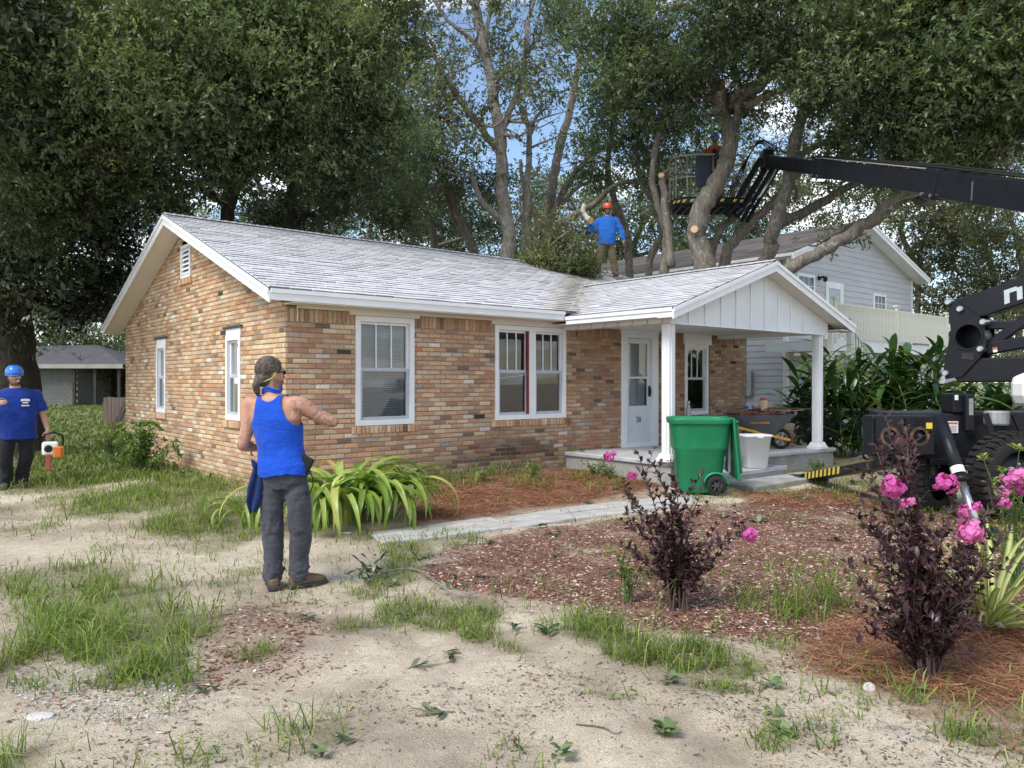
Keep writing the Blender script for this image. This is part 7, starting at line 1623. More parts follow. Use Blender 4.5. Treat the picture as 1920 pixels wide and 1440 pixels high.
ra = math.atan2(-rx_, ry_); lg = empty('sawn_log', Vector((rx_, ry_, rzv + 1.35)) + Matrix.Rotation(ra, 3, 'Z') @ Vector((-.50, -.22, 0)), 'short pale sawn log held up by the worker on the roof', 'log', rz=ra)
mb = MB(); mb.tube(crom([Vector((.10, -.06, -.02)), Vector((.02, 0, .06)), Vector((-.06, .02, .18)), Vector((-.07, .02, .30)), Vector((-.04, .04, .38))], 4), [.088, .085, .078, .07, .062, .06, .06, .058, .056, .06, .058, .055, .055, .055, .055, .055, .055], 12); mb.build('bark', bark_mat('pale_log_bark', (.55, .52, .45), (.40, .37, .31), (.66, .65, .6)), lg, True)
mb = MB(); q = Vector((.80, -.48, -.80)).normalized() * .5 + Vector((.1, -.9, -.1)); mb.lathe([(.086, 0), (.086, .012), (.05, .016)], 16, 0, Matrix.Translation((.105, -.075, -.03)) @ Vector((.55, -.8, -.3)).to_track_quat('Z', 'Y').to_matrix().to_4x4()); mb.build('cut_face', M_cut, lg)
# ---------------------------------------------------------------- 4. worker in the basket
bx0 = px(1338, 385, 19.95)
w3, M3 = worker((bx0.x, bk.y + .05, bk.z + .10), 'person in blue helmet and orange harness vest leaning in the lift basket', (.02, -.10, 1.36), (.05, .05, .85), (-.20, -.08, 1.31), (-.33, -.25, 1.10), (-.10, -.42, 1.10), (.22, -.08, 1.31), (.34, -.25, 1.10), (.14, -.42, 1.10),
    [(-.09, 0.05, .84, .10), (-.12, .05, .5, .09), (-.13, .05, .28, .085), (-.14, .05, .10, .08)], [(.13, .05, .84, .10), (.14, .05, .5, .09), (.14, .05, .28, .085), (.14, .05, .10, .08)], (.03, -.15, 1.60), (-.15, -1, -.1), M_vest, M_blkp, M_helb, (.38, .22, .15), (.06, .035, .025), False, .8, (.21, .14), .014, bare=True, hs=1.1,
    hr=(frame3((-.10, -.42, 1.10), (1, -.3, 0), (0, 0, 1)), dict(curl=.6)), hl=(frame3((.14, -.42, 1.10), (-1, -.3, 0), (0, 0, 1)), dict(curl=.6, right=False)))
mb = MB(); loft(mb, [((.02, -.235, z), Vector((.06, 0, 0)), Vector((0, .02, 0))) for z in (1.08, 1.2, 1.3)], 12); mb.build('shirt_front', M_rag, w3, True)
# ================================================================ things on and around the porch
M_green = pmat('green_cart', (0.008, 0.20, 0.085), (0.006, 0.155, 0.065), 3, 0.42, 0.06, 40)
bpos = Vector(((1308 - CX) / F * 11.0, 11.0, 0)); bpos.z = gh(bpos.x, bpos.y) + .02
ct = empty('garbage_cart', bpos, 'green wheeled garbage cart with its lid hanging open beside the porch post', 'garbage cart', rz=R(-6))
X_, Y_ = Vector((1, 0, 0)), Vector((0, 1, 0))
mb = MB(); secs = [(0.02, .285, .25, 0), (0.06, .30, .265, 0), (.60, .352, .32, .01), (.625, .375, .335, .015), (.66, .385, .342, .015), (.98, .412, .36, .02), (.985, .44, .385, .02), (1.055, .452, .392, .02), (1.07, .44, .38, .02), (1.05, .405, .35, .02), (.55, .35, .30, .01)]
loft(mb, [((d, 0, z), X_ * a, Y_ * b) for z, a, b, d in secs], 40, 5.0); bd_ = mb.build('bin_body', M_green, ct, True); bevel(bd_, .006)
for sy in (-1, 1):
    M = Matrix.Translation((.215, sy * .335, .135)) @ Matrix.Rotation(R(90), 4, 'X')
    mb = MB(); mb.lathe([(.085, -.035), (.125, -.04), (.135, -.02), (.135, .02), (.125, .04), (.085, .035)], 28, 0, M); mb.f = mb.f[:-2]; wo = mb.build('wheel', M_rubber, ct, True)
    mb = MB(); mb.lathe([(.088, -.02), (.088, .02), (.078, .03), (.078, -.02)], 24, 0, M); mb.f = mb.f[:-2]
    for k in range(6): mb.box(.0, .082, -.014, .014, -.015, .018, 0, M @ Matrix.Rotation(R(60 * k), 4, 'Z'))
    mb.lathe([(.03, -.02), (.03, .03), (.015, .035)], 12, 0, M); mb.build('rim', M_sole, wo)
    mb = MB(); P_ = [Vector((.215 + .17 * math.cos(a), sy * .30, .135 + .17 * math.sin(a))) for a in np.linspace(R(0), R(180), 14)]; mb.tube(P_, .022, 6); mb.build('wheel_arch', M_green, ct, True)
mb = MB(); mb.tube([(.44, -.33, 1.0), (.50, -.33, 1.02), (.50, .33, 1.02), (.44, .33, 1.0)], .018, 8); mb.build('handle', M_green, ct, True)
mb = MB(); mb.box(.52, .555, -.36, .36, .16, 1.03, 0, Matrix.Translation((0, 0, 0)) @ Matrix.Rotation(R(-5), 4, 'Y')); mb.box(.556, .60, -.30, .30, .25, .95, 0, Matrix.Rotation(R(-5), 4, 'Y')); o = mb.build('open_lid', M_green, ct); bevel(o, .015, 3)
mb = MB(); mb.box(.405, .44, -.12, .12, .30, .95); mb.build('lift_bar', M_galv, ct)
mb = MB(); loft(mb, [((.02, 0, z), X_ * a, Y_ * b) for z, a, b in ((.9, .36, .31), (.98, .30, .26), (1.01, .1, .1))], 24); mb.build('trash_bag', pmat('black_bag', (.02, .02, .022), (.012, .012, .014), 8, .3, .6, 12, dist=.03), ct, True)
# wheelbarrow
wc = hw(8.74, -1.88, 0); wz_ = slabz(8.7)
wb = empty('wheelbarrow', (wc.x, wc.y, wz_), 'grey wheelbarrow with yellow handles loaded with wood scraps on the porch', 'wheelbarrow', rz=R(3))
M_tray = pmat('tray_grey', (.16, .17, .19), (.12, .13, .15), 4, .5, .05, 30); M_yhan = pmat('handle_yellow', (.72, .36, .03), (.6, .28, .03), 5, .45)
M = Matrix.Translation((0, 0, .19)) @ Matrix.Rotation(R(90), 4, 'X')
mb = MB(); mb.lathe([(.125, -.04), (.165, -.045), (.188, -.025), (.188, .025), (.165, .045), (.125, .04)], 30, 0, M); mb.f = mb.f[:-2]; wo = mb.build('wheel', M_rubber, wb, True)
mb = MB(); mb.lathe([(.13, -.03), (.13, .03), (.112, .035), (.112, -.03)], 28, 0, M); mb.f = mb.f[:-2]
for k in range(5): mb.box(.02, .118, -.022, .022, -.01, .03, 0, M @ Matrix.Rotation(R(72 * k), 4, 'Z'))
mb.lathe([(.035, -.03), (.035, .035), (.02, .04)], 12, 0, M); mb.build('rim', M_galv, wo)
secs = [(.27, -.38, .22, .17, .15), (.275, -.38, .24, .20, .17), (.635, -.42, .57, .27, .33), (.64, -.42, .59, .29, .345), (.63, -.42, .56, .26, .32), (.43, -.40, .38, .21, .24)]
mb = MB(); vs = []; n = 28
for z, cx_, a, _a, b in secs:
    for k in range(n):
        t = 2 * math.pi * k / n; c_, s_ = math.cos(t), math.sin(t); x_ = cx_ + a * math.copysign(abs(c_) ** .5, c_) + (.06 * (z - .27) / .37 if c_ > 0 else 0); vs.append((x_, b * math.copysign(abs(s_) ** .5, s_), z))
fs = [tuple(range(n - 1, -1, -1)), tuple((len(secs) - 1) * n + k for k in range(n))]
for i in range(len(secs) - 1):
    for k in range(n): fs.append((i * n + k, i * n + (k + 1) % n, (i + 1) * n + (k + 1) % n, (i + 1) * n + k))
mb.add(vs, fs); tray = mb.build('tray', M_tray, wb, True)
for sy in (-1, 1):
    mb = MB(); mb.bar((.14, sy * .07, .17), (-1.25, sy * .30, .50), .04, .045); mb.build('handle', M_yhan, wb)
    mb = MB(); mb.tube([(-.62, sy * .22, .32), (-.70, sy * .24, .0), (-.50, sy * .22, .0), (-.42, sy * .18, .28)], .014, 6); mb.build('leg', M_black, wb)
mb = MB(); mb.bar((.0, -.12, .19), (.0, .12, .19), .03, .03); mb.build('axle', M_steel, wb)
text_obj('TRUE TEMPER', .058, M_yhan, tray, Matrix.Translation((-.50, -.290, .495)) @ Matrix.Rotation(R(90 - 26), 4, 'X'), 'tray_lettering', .003)
M_scrap = pmat('scrap_wood', (.30, .125, .06), (.20, .075, .04), 7, .85, .3, 40, c3=(.36, .24, .15))
M_scrap2 = pmat('scrap_wood_pale', (.42, .26, .15), (.30, .16, .09), 7, .85, .3, 40)
for k in range(22):
    L_ = rnd.uniform(.18, .5); x_ = wc.x - .42 + rnd.uniform(-.42, .42); y_ = wc.y + rnd.uniform(-.22, .2); z_ = wz_ + .635 + .012 * (k // 3) + rnd.uniform(0, .05) - .06 * abs(x_ - wc.x + .42)
    if k == 21: L_, x_, y_, z_ = .75, wc.x + .02, wc.y - .1, wz_ + .695
    mb = MB(); mb.box(-L_ / 2, L_ / 2, -.035, .035, -.009, .009); o = mb.build('wood_scrap', (M_scrap, M_scrap, M_scrap2)[k % 3], None, loc=(x_, y_, z_), label='broken red-brown wood scrap heaped in the wheelbarrow' if k < 21 else 'long pale splinter of wood sticking out over the wheelbarrow rim', cat='wood scrap', group='wood scraps in the wheelbarrow' if k < 21 else None)
    o.rotation_euler = (rnd.uniform(-.5, .5), rnd.uniform(-.3, .3), rnd.uniform(0, 3.1)) if k < 21 else (0, -.08, .06)
# jar and bottle on the load
def jar(loc, label, name, prof, mats, cat, lid=None):
    o = empty(name, loc, label, cat); mb = MB(); mb.lathe(prof, 20); mb.build('body', mats[0], o, True)
    mb = MB(); mb.lathe(lid, 16); mb.build('lid', mats[1], o, True)
    if len(mats) > 2: mb = MB(); mb.lathe([(prof[2][0] + .002, prof[2][1]), (prof[2][0] + .002, prof[2][1] * .35 + prof[3][1] * .65)], 20); mb.f = mb.f[:-2]; mb.build('paper_label', mats[2], o, True)
    return o
jar((wc.x - .30, wc.y + .05, wz_ + .695), 'squat orange and white snack jar with red lid on the wheelbarrow load', 'snack_jar', [(.06, 0), (.075, .01), (.078, .03), (.078, .17), (.06, .20), (.055, .205)], [pmat('jar_label', (.62, .55, .40), (.55, .25, .08), 22, .4), pmat('red_lid', (.45, .06, .05), (.4, .05, .04), 5, .4)], 'jar', [(.058, .205), (.06, .21), (.06, .24), (.05, .245)])
jar((wc.x - .60, wc.y + .10, wz_ + .695), 'small blue-capped water bottle on the wheelbarrow load', 'water_bottle', [(.03, 0), (.034, .01), (.034, .05), (.034, .12), (.015, .16), (.014, .17)], [pmat('bottle_plastic', (.25, .33, .42), (.2, .28, .38), 8, .15), pmat('blue_cap', (.03, .08, .30), (.03, .07, .25), 5, .4), pmat('blue_label', (.03, .07, .22), (.02, .05, .16), 12, .4)], 'bottle', [(.016, .17), (.017, .175), (.017, .19), (.012, .195)])
# white waste bin on the step
wp = hw(6.9, -2.52, .206)
mb = MB(); secs = [(0, .165, .13), (.01, .175, .14), (.50, .225, .185), (.505, .245, .205), (.535, .247, .207), (.54, .235, .195), (.52, .215, .178), (.05, .165, .13)]
pb = empty('waste_bin', wp, 'tall white plastic waste bin standing on the porch step', 'waste bin', rz=R(8)); loft(mb, [((0, 0, z), X_ * a, Y_ * b) for z, a, b in secs], 32, 5.5); mb.build('bin_body', M_whpl, pb, True)
mb = MB(); mb.box(-.05, .05, -.222, -.190, .495, .51); mb.build('grip', M_whpl, pb)
# stacked salvaged bricks
sp_ = hw(9.35, -1.55, 0); r = random.Random(8); bme_ = []
for k in range(5):
    vs, fs = brick_geo(lambda s, z, o: (s, -o, z), -.1, .1, -.03, .03, r, .05, .05); bme_.append(piece_mesh('salvaged_brick', vs, fs, np.array([(.42, .28, .17), (.38, .22, .14), (.48, .35, .23), (.34, .2, .13), (.5, .4, .3)][k]), M_brick))
for i in range(7):
    for j in range(2):
        for k in range(2):
            o = link('salvaged_brick', bme_[r.randrange(5)], None, (sp_.x - .10 + .21 * j + r.uniform(-.015, .015), sp_.y + .11 * k + r.uniform(-.01, .01), slabz(9.3) + .034 + .063 * i), 'tan salvaged brick in the small stack behind the right porch post', 'brick', 'stack of salvaged bricks'); o.rotation_euler = (0, 0, r.uniform(-.08, .08) + (0 if i % 2 else .0))
jar(hw(6.5, -1.9, slabz(6.5)), 'small clear bottle with pink top standing on the porch floor', 'spray_bottle', [(.035, 0), (.04, .01), (.04, .06), (.04, .16), (.016, .20), (.014, .21)], [pmat('clear_plastic', (.5, .5, .52), (.42, .42, .45), 8, .15), pmat('pink_cap', (.6, .25, .3), (.5, .2, .25), 5, .4)], 'bottle', [(.018, .21), (.02, .215), (.02, .25), (.012, .255)])
jar(hw(8.10, -.28, slabz(8.1)) + Vector((0, 0, .0)), 'tall silver flask standing under the porch window', 'flask', [(.045, 0), (.05, .01), (.05, .3), (.05, .7), (.03, .78), (.025, .8)], [M_galv, M_steel], 'flask', [(.03, .8), (.032, .81), (.032, .86), (.02, .865)])
# pale stones near the purple shrub
def stone(loc, s, name, label):
    r_ = random.Random(hash(label) % 999); mb = MB(); b = MB(); b.ball((0, 0, 0), 1, 7); mb.add([(v[0] * s[0] * r_.uniform(.85, 1.1), v[1] * s[1] * r_.uniform(.85, 1.1), v[2] * s[2] * r_.uniform(.8, 1.1) + s[2] * .5) for v in b.v], b.f)
    mb.build(name, M_stone, None, True, loc, label=label, cat='stone')
M_stone = pmat('pale_stone', (.60, .58, .55), (.45, .42, .38), 20, .9, .5, 60)
stone(gpx(1630, 1297), (.035, .03, .03), 'stone', 'rounded white stone on the sand in front of the larger purple shrub')
stone(gpx(1690, 1292), (.03, .02, .008), 'stone', 'flat white chip beside the stems of the larger purple shrub')
stone(gpx(210, 1178), (.06, .04, .012), 'stone', 'flat pale stone half hidden in the weed patch by the drive')
stone(gpx(75, 1345), (.07, .05, .010), 'stone', 'flat tan stone lying in the grey gravel')
stone(gpx(650, 1000), (.06, .03, .008), 'stone', 'thin pale chip under the drooping strap-leaved plant')
# ---------------------------------------------------------------- cut branches heaped on the roof
pb_ = hw(8.6, 3.3, 0); YB = pb_.y
T = Tree('cut_branch_heap', 'heap of freshly cut leafy oak branches lying on the roof ridge', YB, bark_mat('fresh_bark', (.40, .34, .23), (.27, .22, .14), (.5, .46, .38)), 201, None, 'branches'); T.base = Vector((pb_.x, pb_.y, mainroof(3.3)))
T.limb([(1034, 500), (1032, 470), (1022, 440), (1012, 425)], 8, 4); T.limb([(1030, 462), (1050, 445), (1070, 430)], 4, 2); T.limb([(1020, 440), (1040, 418), (1060, 410)], 3, 1.5); T.limb([(1040, 485), (1060, 470), (1085, 455)], 3, 1.5); T.limb([(1016, 450), (1000, 446), (990, 445)], 3, 1.5); T.limb([(1050, 480), (1080, 475), (1100, 480)], 3, 1.5)
T.cuts.append((px(1034, 502, YB - .1), (.3, -1, -.2), .05))
for (x, y, rx, ry, d) in [(1015, 500, 26, 14, 1.6), (1040, 512, 34, 12, 1.8), (1070, 505, 30, 16, 1.4), (1010, 455, 24, 28, .28), (1035, 440, 30, 24, .2), (1065, 465, 34, 26, .22), (1090, 490, 16, 18, .5), (1000, 480, 14, 20, .5)]:
    T.blob(x, y, rx, ry, YB, .5, d, 0)
T.build(.16, .085, 8, (0.10, 0.13, 0.055), (0.27, 0.26, 0.13), .13, bw=.016, per=5, fine=4)
# ================================================================ garden plants
def leaf_mesh(name, L, W, arch, mat, n=8, fold=.12, droop=1.0, lift=1.0, tipw=.0, prof=None, cols=None, wav=0.0, seed=0):
    """blade along +y rising by lift and arching over; width profile; shallow V fold"""
    r = random.Random(seed); V = []; ang = lift; p = Vector((0, 0, 0)); C = []
    for i in range(n + 1):
        t = i / n; wv = W / 2 * (prof(t) if prof else math.sin(math.pi * min(.98, .08 + .92 * t)) ** .6); 
        up = Vector((0, -math.sin(ang), math.cos(ang))); f = wv * fold * 2; wx_ = wav * math.sin(t * 9 + seed)
        V += [p + Vector((-wv + wx_, 0, 0)) + up * f, p + Vector((wx_, 0, 0)), p + Vector((wv + wx_, 0, 0)) + up * f]
        if cols: C += [cols[0], cols[1], cols[0]]
        p = p + Vector((0, math.cos(ang), math.sin(ang))) * (L / n); ang -= arch / n * (0.5 + droop * t)
    Fq = [(3 * i + a, 3 * i + a + 1, 3 * i + a + 4, 3 * i + a + 3) for i in range(n) for a in (0, 1)]
    me = np_mesh(name, [tuple(v) for v in V], Fq, mat, np.array(C) if cols else None, True); return me
def put(name, me, parent, loc, az, s=1.0, tilt=0.0, roll=0.0):
    o = link(name, me, parent, loc); o.rotation_euler = (tilt, roll, az); o.scale = (s, s, s); return o
# --- drooping strap-leaved lilies against the front wall
M_strap = leaf_mat('strap_leaf', .38, .3, attr=False, col=[(0, (.14, .24, .035)), (.5, (.25, .36, .06)), (.8, (.36, .45, .11)), (.95, (.42, .44, .12)), (1, (.5, .36, .12))], spec=.5)
sm = [leaf_mesh('leaf', rnd.uniform(1.1, 1.5), rnd.uniform(.06, .085), rnd.uniform(2.6, 3.6), M_strap, 14, .2, 1.4, 1.35, prof=lambda t: (.75 + .5 * math.sin(math.pi * t)) * (1 - t ** 6) * .9 + .04, wav=.008, seed=i) for i in range(9)]
for lb_, bx_, by_, n_, s0 in (('large drooping strap-leaved lily under the blind-covered window', 655, 980, 84, .92), ('drooping strap-leaved lily beside the start of the concrete path', 718, 972, 64, .88), ('strap-leaved lily half hidden behind the person in the tank top', 595, 985, 50, .85), ('small sprawling strap-leaved lily on the grass side of the person in the tank top', 478, 985, 16, .62)):
    b = gpx(bx_, by_); rt_ = empty('strap_leaf_lily', b, lb_, 'plant', 'strap-leaved lilies by the front wall')
    for k in range(n_):
        a = rnd.uniform(0, 2 * math.pi); rr = rnd.uniform(0, .16); put('leaf', sm[k % 9], rt_, (rr * math.cos(a), rr * math.sin(a), -.01), a - R(90) + rnd.gauss(0, .3), s0 * rnd.uniform(.7, 1.1), rnd.uniform(-.25, .35), rnd.uniform(-.2, .2))
# --- ginger behind the fence
M_ging = leaf_mat('ginger_leaf', .28, .22, attr=False, col=[(0, (.025, .07, .018)), (.5, (.05, .115, .028)), (.85, (.09, .17, .045)), (1, (.26, .28, .10))], spec=.55)
M_stem = pmat('green_stem', (.10, .17, .05), (.07, .12, .035), 8, .6)
gm_ = [leaf_mesh('leaf', rnd.uniform(.62, .85), rnd.uniform(.13, .17), rnd.uniform(.5, 1.3), M_ging, 8, .16, 1.0, rnd.uniform(.5, .9), prof=lambda t: (math.sin(math.pi * min(1, t * .96 + .04)) ** .75) + .02, seed=20 + i) for i in range(6)]
gp = [(1500, 16.9, 1.5, 'leftmost, beside the right porch post'), (1535, 16.4, 1.95, 'just behind the right porch post'), (1580, 16.2, 2.2, 'tallest, under the deck rail post'), (1625, 16.3, 2.1, 'below the middle of the deck beam'), (1670, 15.9, 2.2, 'with a forward-leaning stem below the deck beam'), (1715, 15.8, 2.2, 'under the right half of the deck'), (1760, 15.6, 2.1, 'beside the elbow of the lift'), (1600, 15.9, 1.5, 'short, pressed against the chain-link wire'), (1690, 15.6, 1.5, 'short, above the lift chassis'), (1810, 15.0, 1.5, 'behind the boom rest of the lift'), (1860, 14.7, 1.25, 'low, behind the lift wheel'), (1900, 14.6, 1.3, 'low, below the white cover of the lift'), (1640, 16.8, 1.9, 'at the rear, in the shade of the deck')]
for (px_, Y_g, hgt, ds) in gp:
    b = Vector(((px_ - CX) / F * Y_g, Y_g, 0)); b.z = gh(b.x, b.y); rt_ = empty('ginger_plant', b, 'dark green ginger clump, ' + ds, 'plant', 'ginger plants behind the fence')
    for s_ in range(8):
        a = rnd.uniform(0, 6.28); ln = rnd.uniform(.05, .40); h_ = hgt * rnd.uniform(.75, 1.02); bs = Vector((rnd.uniform(-.35, .35), rnd.uniform(-.3, .3), 0)); P_ = crom([bs, bs + Vector((ln * math.cos(a) * .4, ln * math.sin(a) * .4, h_ * .5)), bs + Vector((ln * math.cos(a) * 1.3, ln * math.sin(a) * 1.3, h_))], 5)
        mb = MB(); mb.tube(P_, .011, 5); mb.build('stem', M_stem, rt_, True); pl = rnd.uniform(0, 3.14)
        for k in range(11):
            t = .12 + .86 * k / 10; q = P_[min(len(P_) - 1, int(t * (len(P_) - 1) + .5))]; az = pl + (math.pi if k % 2 else 0) + rnd.gauss(0, .25); put('leaf', gm_[rnd.randrange(6)], rt_, q, az, rnd.uniform(.75, 1.1) * (.8 if t > .9 else 1), .25 * (t > .85) + rnd.uniform(-.15, .2), rnd.uniform(-.3, .3))
# --- purple-leaved crape myrtles
M_purp = leaf_mat('purple_leaf', .35, .12, spec=.5); M_purpo = leaf_mat('purple_leaf_single', .35, .12, attr=False, col=[(0, (.035, .018, .022)), (.6, (.065, .032, .038)), (.9, (.10, .04, .045)), (1, (.13, .065, .065))], spec=.5)
M_ptwig = pmat('purple_twig', (.10, .055, .05), (.06, .035, .03), 12, .8); M_pink = leaf_mat('pink_petal', .6, .35, attr=False, col=[(0, (.62, .11, .42)), (.5, (.70, .18, .50)), (1, (.76, .28, .58))], spec=.2)
pl_me = [leaf_mesh('leaf', L_, L_ * .5, .5, M_purpo, 3, .2, 1, .2, seed=i) for i, L_ in enumerate((.045, .052, .058))]
def crinkle(rad, n, seed):
    r_ = random.Random(seed); mb = MB()
    for k in range(n):
        d = Vector((r_.gauss(0, 1), r_.gauss(0, 1), r_.gauss(.3, 1))).normalized(); c = d * rad * r_.uniform(.45, 1.0); t = d.cross(Vector((r_.random(), r_.random(), r_.random()))).normalized(); b = d.cross(t); w_ = rad * r_.uniform(.22, .36)
        vs = [c]; m_ = 7
        for j in range(m_): a = 2 * math.pi * j / m_; vs.append(c + (t * math.cos(a) + b * math.sin(a)) * w_ * r_.uniform(.75, 1.15) + d * r_.uniform(-.2, .35) * w_)
        mb.add(vs, [(0, 1 + j, 1 + (j + 1) % m_) for j in range(m_)])
    return mb.mesh('flower_cluster', M_pink)
fl_me = [crinkle(.066, 44, i) for i in range(3)]
def myrtle(base, label, targets, seed, flowers, leafs=1.0, scale_leaf=1.0, single=300):
    """targets: photograph pixels of the branch tips; every branch is a stem with opposite leaves"""
    r_ = random.Random(seed); rt_ = empty('purple_myrtle', base, label, 'shrub', 'purple-leaved shrubs in the front bed'); Y0 = base.y; singles = []; V, C = [], []
    for (tx, ty, dy) in targets:
        tip = px(tx, ty, Y0 + dy) - base; b0 = Vector((r_.uniform(-.07, .07), r_.uniform(-.07, .07), -.02)); mid = b0.lerp(tip, .5) + Vector((-(tip.x) * .22 + r_.gauss(0, .03), -tip.y * .2, tip.z * .08)); P_ = crom([b0, b0.lerp(mid, .5) + Vector((0, 0, .03)), mid, tip], 7); n = len(P_)
        mb = MB(); mb.tube(P_, [.0085 * (1 - .8 * i / (n - 1)) + .001 for i in range(n)], 6); mb.build('branch', M_ptwig, rt_, True)
        L_ = (tip - b0).length; axes = [(P_, .22, L_)]
        for sidx in range(int(L_ * 11)):
            i = r_.randrange(n // 4, n - 2); q = P_[i]; d = (P_[i + 1] - P_[i]).normalized(); e = q + (d * .7 + Vector((r_.gauss(0, .55), r_.gauss(0, .55), r_.gauss(.15, .3)))).normalized() * r_.uniform(.10, .26); tw = [q, q.lerp(e, .5) + Vector((0, 0, .01)), e]
            mb = MB(); mb.tube(tw, [.003, .0022, .0012], 4); mb.build('twig', M_ptwig, rt_, True); axes.append((crom(tw, 4), .0, (e - q).length))
        for A_, st_, ln in axes:
            m_ = max(3, int(ln / .030 * leafs))
            for k in range(m_):
                t = st_ + (1 - st_) * (k + r_.random()) / m_; f = t * (len(A_) - 1); i = min(len(A_) - 2, int(f)); q = A_[i].lerp(A_[i + 1], f - i); d = (A_[i + 1] - A_[i]).normalized()
                for sg in (0, math.pi):
                    o_ = d.orthogonal().normalized(); o_ = Quaternion(d, r_.uniform(0, 6.28) + sg) @ o_; ld = (o_ * .9 + d * .55 + Vector((0, 0, .15))).normalized(); singles.append((q.copy(), ld, r_.uniform(.75, 1.2) * scale_leaf))
    singles.sort(key=lambda s: (s[0] + base - Vector((0, 0, CAMZ))).length)
    for (q, ld, s) in singles[:single]:
        o = link('leaf', pl_me[r_.randrange(3)], rt_, q); o.rotation_mode = 'QUATERNION'; o.rotation_quaternion = ld.to_track_quat('Y', 'Z'); o.scale = (s, s, s)
    for (q, ld, s) in singles[single:]:
        up = Vector((r_.gauss(0, .5), r_.gauss(0, .5), 1)); sd_ = ld.cross(up).normalized(); nn = sd_.cross(ld); L_ = .052 * s; W_ = L_ * .27; m_ = q + ld * L_ * .5; V += [q, m_ + sd_ * W_ + nn * .004, q + ld * L_, m_ - sd_ * W_ + nn * .004]; g = r_.random(); c = np.array([.032, .017, .021]) * (1 - g) + np.array([.085, .038, .043]) * g; C += [c] * 4
    if V: link('leaves_rest', np_mesh('leaves_rest', [tuple(v) for v in V], np.arange(len(V)).reshape(-1, 4), M_purp, np.array(C)), rt_, kind='stuff')
    for (fx, fy, dy, s) in flowers:
        o = link('flower_cluster', fl_me[r_.randrange(3)], rt_, px(fx, fy, Y0 + dy) - base); o.scale = (s, s, s); o.rotation_euler = (r_.random() * 6, r_.random() * 6, r_.random() * 6)
bA = gpx(1275, 1145); bB = gpx(1742, 1278)
tA = [(1195, 845, .1), (1225, 870, 0), (1180, 930, .1), (1165, 975, -.1), (1200, 960, .2), (1230, 920, -.1), (1265, 895, .1), (1300, 900, -.1), (1310, 935, .2), (1345, 985, 0), (1405, 985, .1), (1365, 1010, -.2), (1160, 1020, .1), (1190, 1040, -.2), (1330, 1050, .1), (1240, 1000, -.2), (1285, 970, -.2), (1215, 1060, .15), (1320, 1090, -.15), (1150, 905, .25)]
myrtle(bA, 'smaller purple-leaved shrub with a single magenta bloom in the chip mulch', tA, 31, [(1405, 1003, .1, 1.05), (1142, 857, 1.2, .8), (1186, 892, .9, .7), (1150, 850, 1.25, .5)], .8, .95)
tB = [(1640, 830, .5), (1660, 780, .6), (1625, 870, .4), (1700, 800, .5), (1680, 880, .3), (1670, 920, .1), (1600, 960, 0), (1640, 990, -.1), (1585, 1050, .1), (1610, 1100, -.15), (1700, 960, .1), (1740, 970, .2), (1790, 930, .3), (1760, 1000, -.1), (1820, 1010, .1), (1850, 960, .2), (1865, 1060, 0), (1830, 1110, -.1), (1900, 985, .3), (1720, 1040, -.2), (1660, 1080, -.2), (1790, 1080, -.25), (1620, 1165, -.1), (1850, 1160, .1), (1700, 1150, -.25), (1770, 1180, -.25), (1880, 920, .4)]
myrtle(bB, 'larger purple-leaved shrub with several magenta blooms set in red pine straw', tB, 32, [(1675, 912, .1, 1.05), (1774, 905, .3, 1.1), (1820, 998, .0, 1.2), (1695, 945, .1, .5), (1708, 940, .1, .4), (1810, 958, .1, .6), (1830, 950, .1, .5), (1885, 944, .3, .55)], .95, .95)
# --- green azalea at the right edge with pink blooms
M_azal = leaf_mat('azalea_leaf', .4, .3, spec=.4)
def leafy(name, label, base, stems, seed, cols, L_, W_, mat, cat='shrub', group=None, per=26, whorl=True, twig=M_stem, flowers=()):
    r_ = random.Random(seed); rt_ = empty(name, base, label, cat, group); V, C = [], []
    for tip in stems:
        tip = Vector(tip) - base; b0 = Vector((r_.uniform(-.06, .06), r_.uniform(-.06, .06), -.02)); mid = b0.lerp(tip, .5) + Vector((-tip.x * .15, -tip.y * .15, tip.z * .06)); P_ = crom([b0, mid, tip], 8); n = len(P_)
        mb = MB(); mb.tube(P_, [.006 * (1 - .75 * i / (n - 1)) + .001 for i in range(n)], 5); mb.build('branch', twig, rt_, True)
        for k in range(per):
            t = (k / per) ** .6 if not whorl or k < per * .55 else .97; t = .3 + .7 * t; f = t * (n - 1); i = min(n - 2, int(f)); q = P_[i].lerp(P_[i + 1], f - i) + Vector((r_.gauss(0, .02), r_.gauss(0, .02), r_.gauss(0, .01))); d = (P_[i + 1] - P_[i]).normalized(); ld = (Quaternion(d, r_.uniform(0, 6.28)) @ d.orthogonal().normalized() + d * r_.uniform(.2, .9)).normalized()
            up = Vector((r_.gauss(0, .4), r_.gauss(0, .4), 1)); sd_ = ld.cross(up).normalized(); nn = sd_.cross(ld); l_ = L_ * r_.uniform(.65, 1.15); m_ = q + ld * l_ * .55; V += [q, m_ + sd_ * l_ * W_ * .5 + nn * l_ * .08, q + ld * l_ - nn * l_ * .1, m_ - sd_ * l_ * W_ * .5 + nn * l_ * .08]; g = min(1, max(0, t * .8 + r_.gauss(0, .2))); c = np.array(cols[0]) * (1 - g) + np.array(cols[1]) * g; C += [c * r_.uniform(.8, 1.2)] * 4
    link('leaves', np_mesh('leaves', [tuple(v) for v in V], np.arange(len(V)).reshape(-1, 4), mat, np.array(C)), rt_)
    for (p, s) in flowers:
        o = link('flower_cluster', fl_me[r_.randrange(3)], rt_, Vector(p) - base); o.scale = (s, s, s)
    return rt_
Yz = 6.0; bz_ = Vector(((1900 - CX) / F * Yz, Yz, 0)); bz_.z = gh(bz_.x, bz_.y)
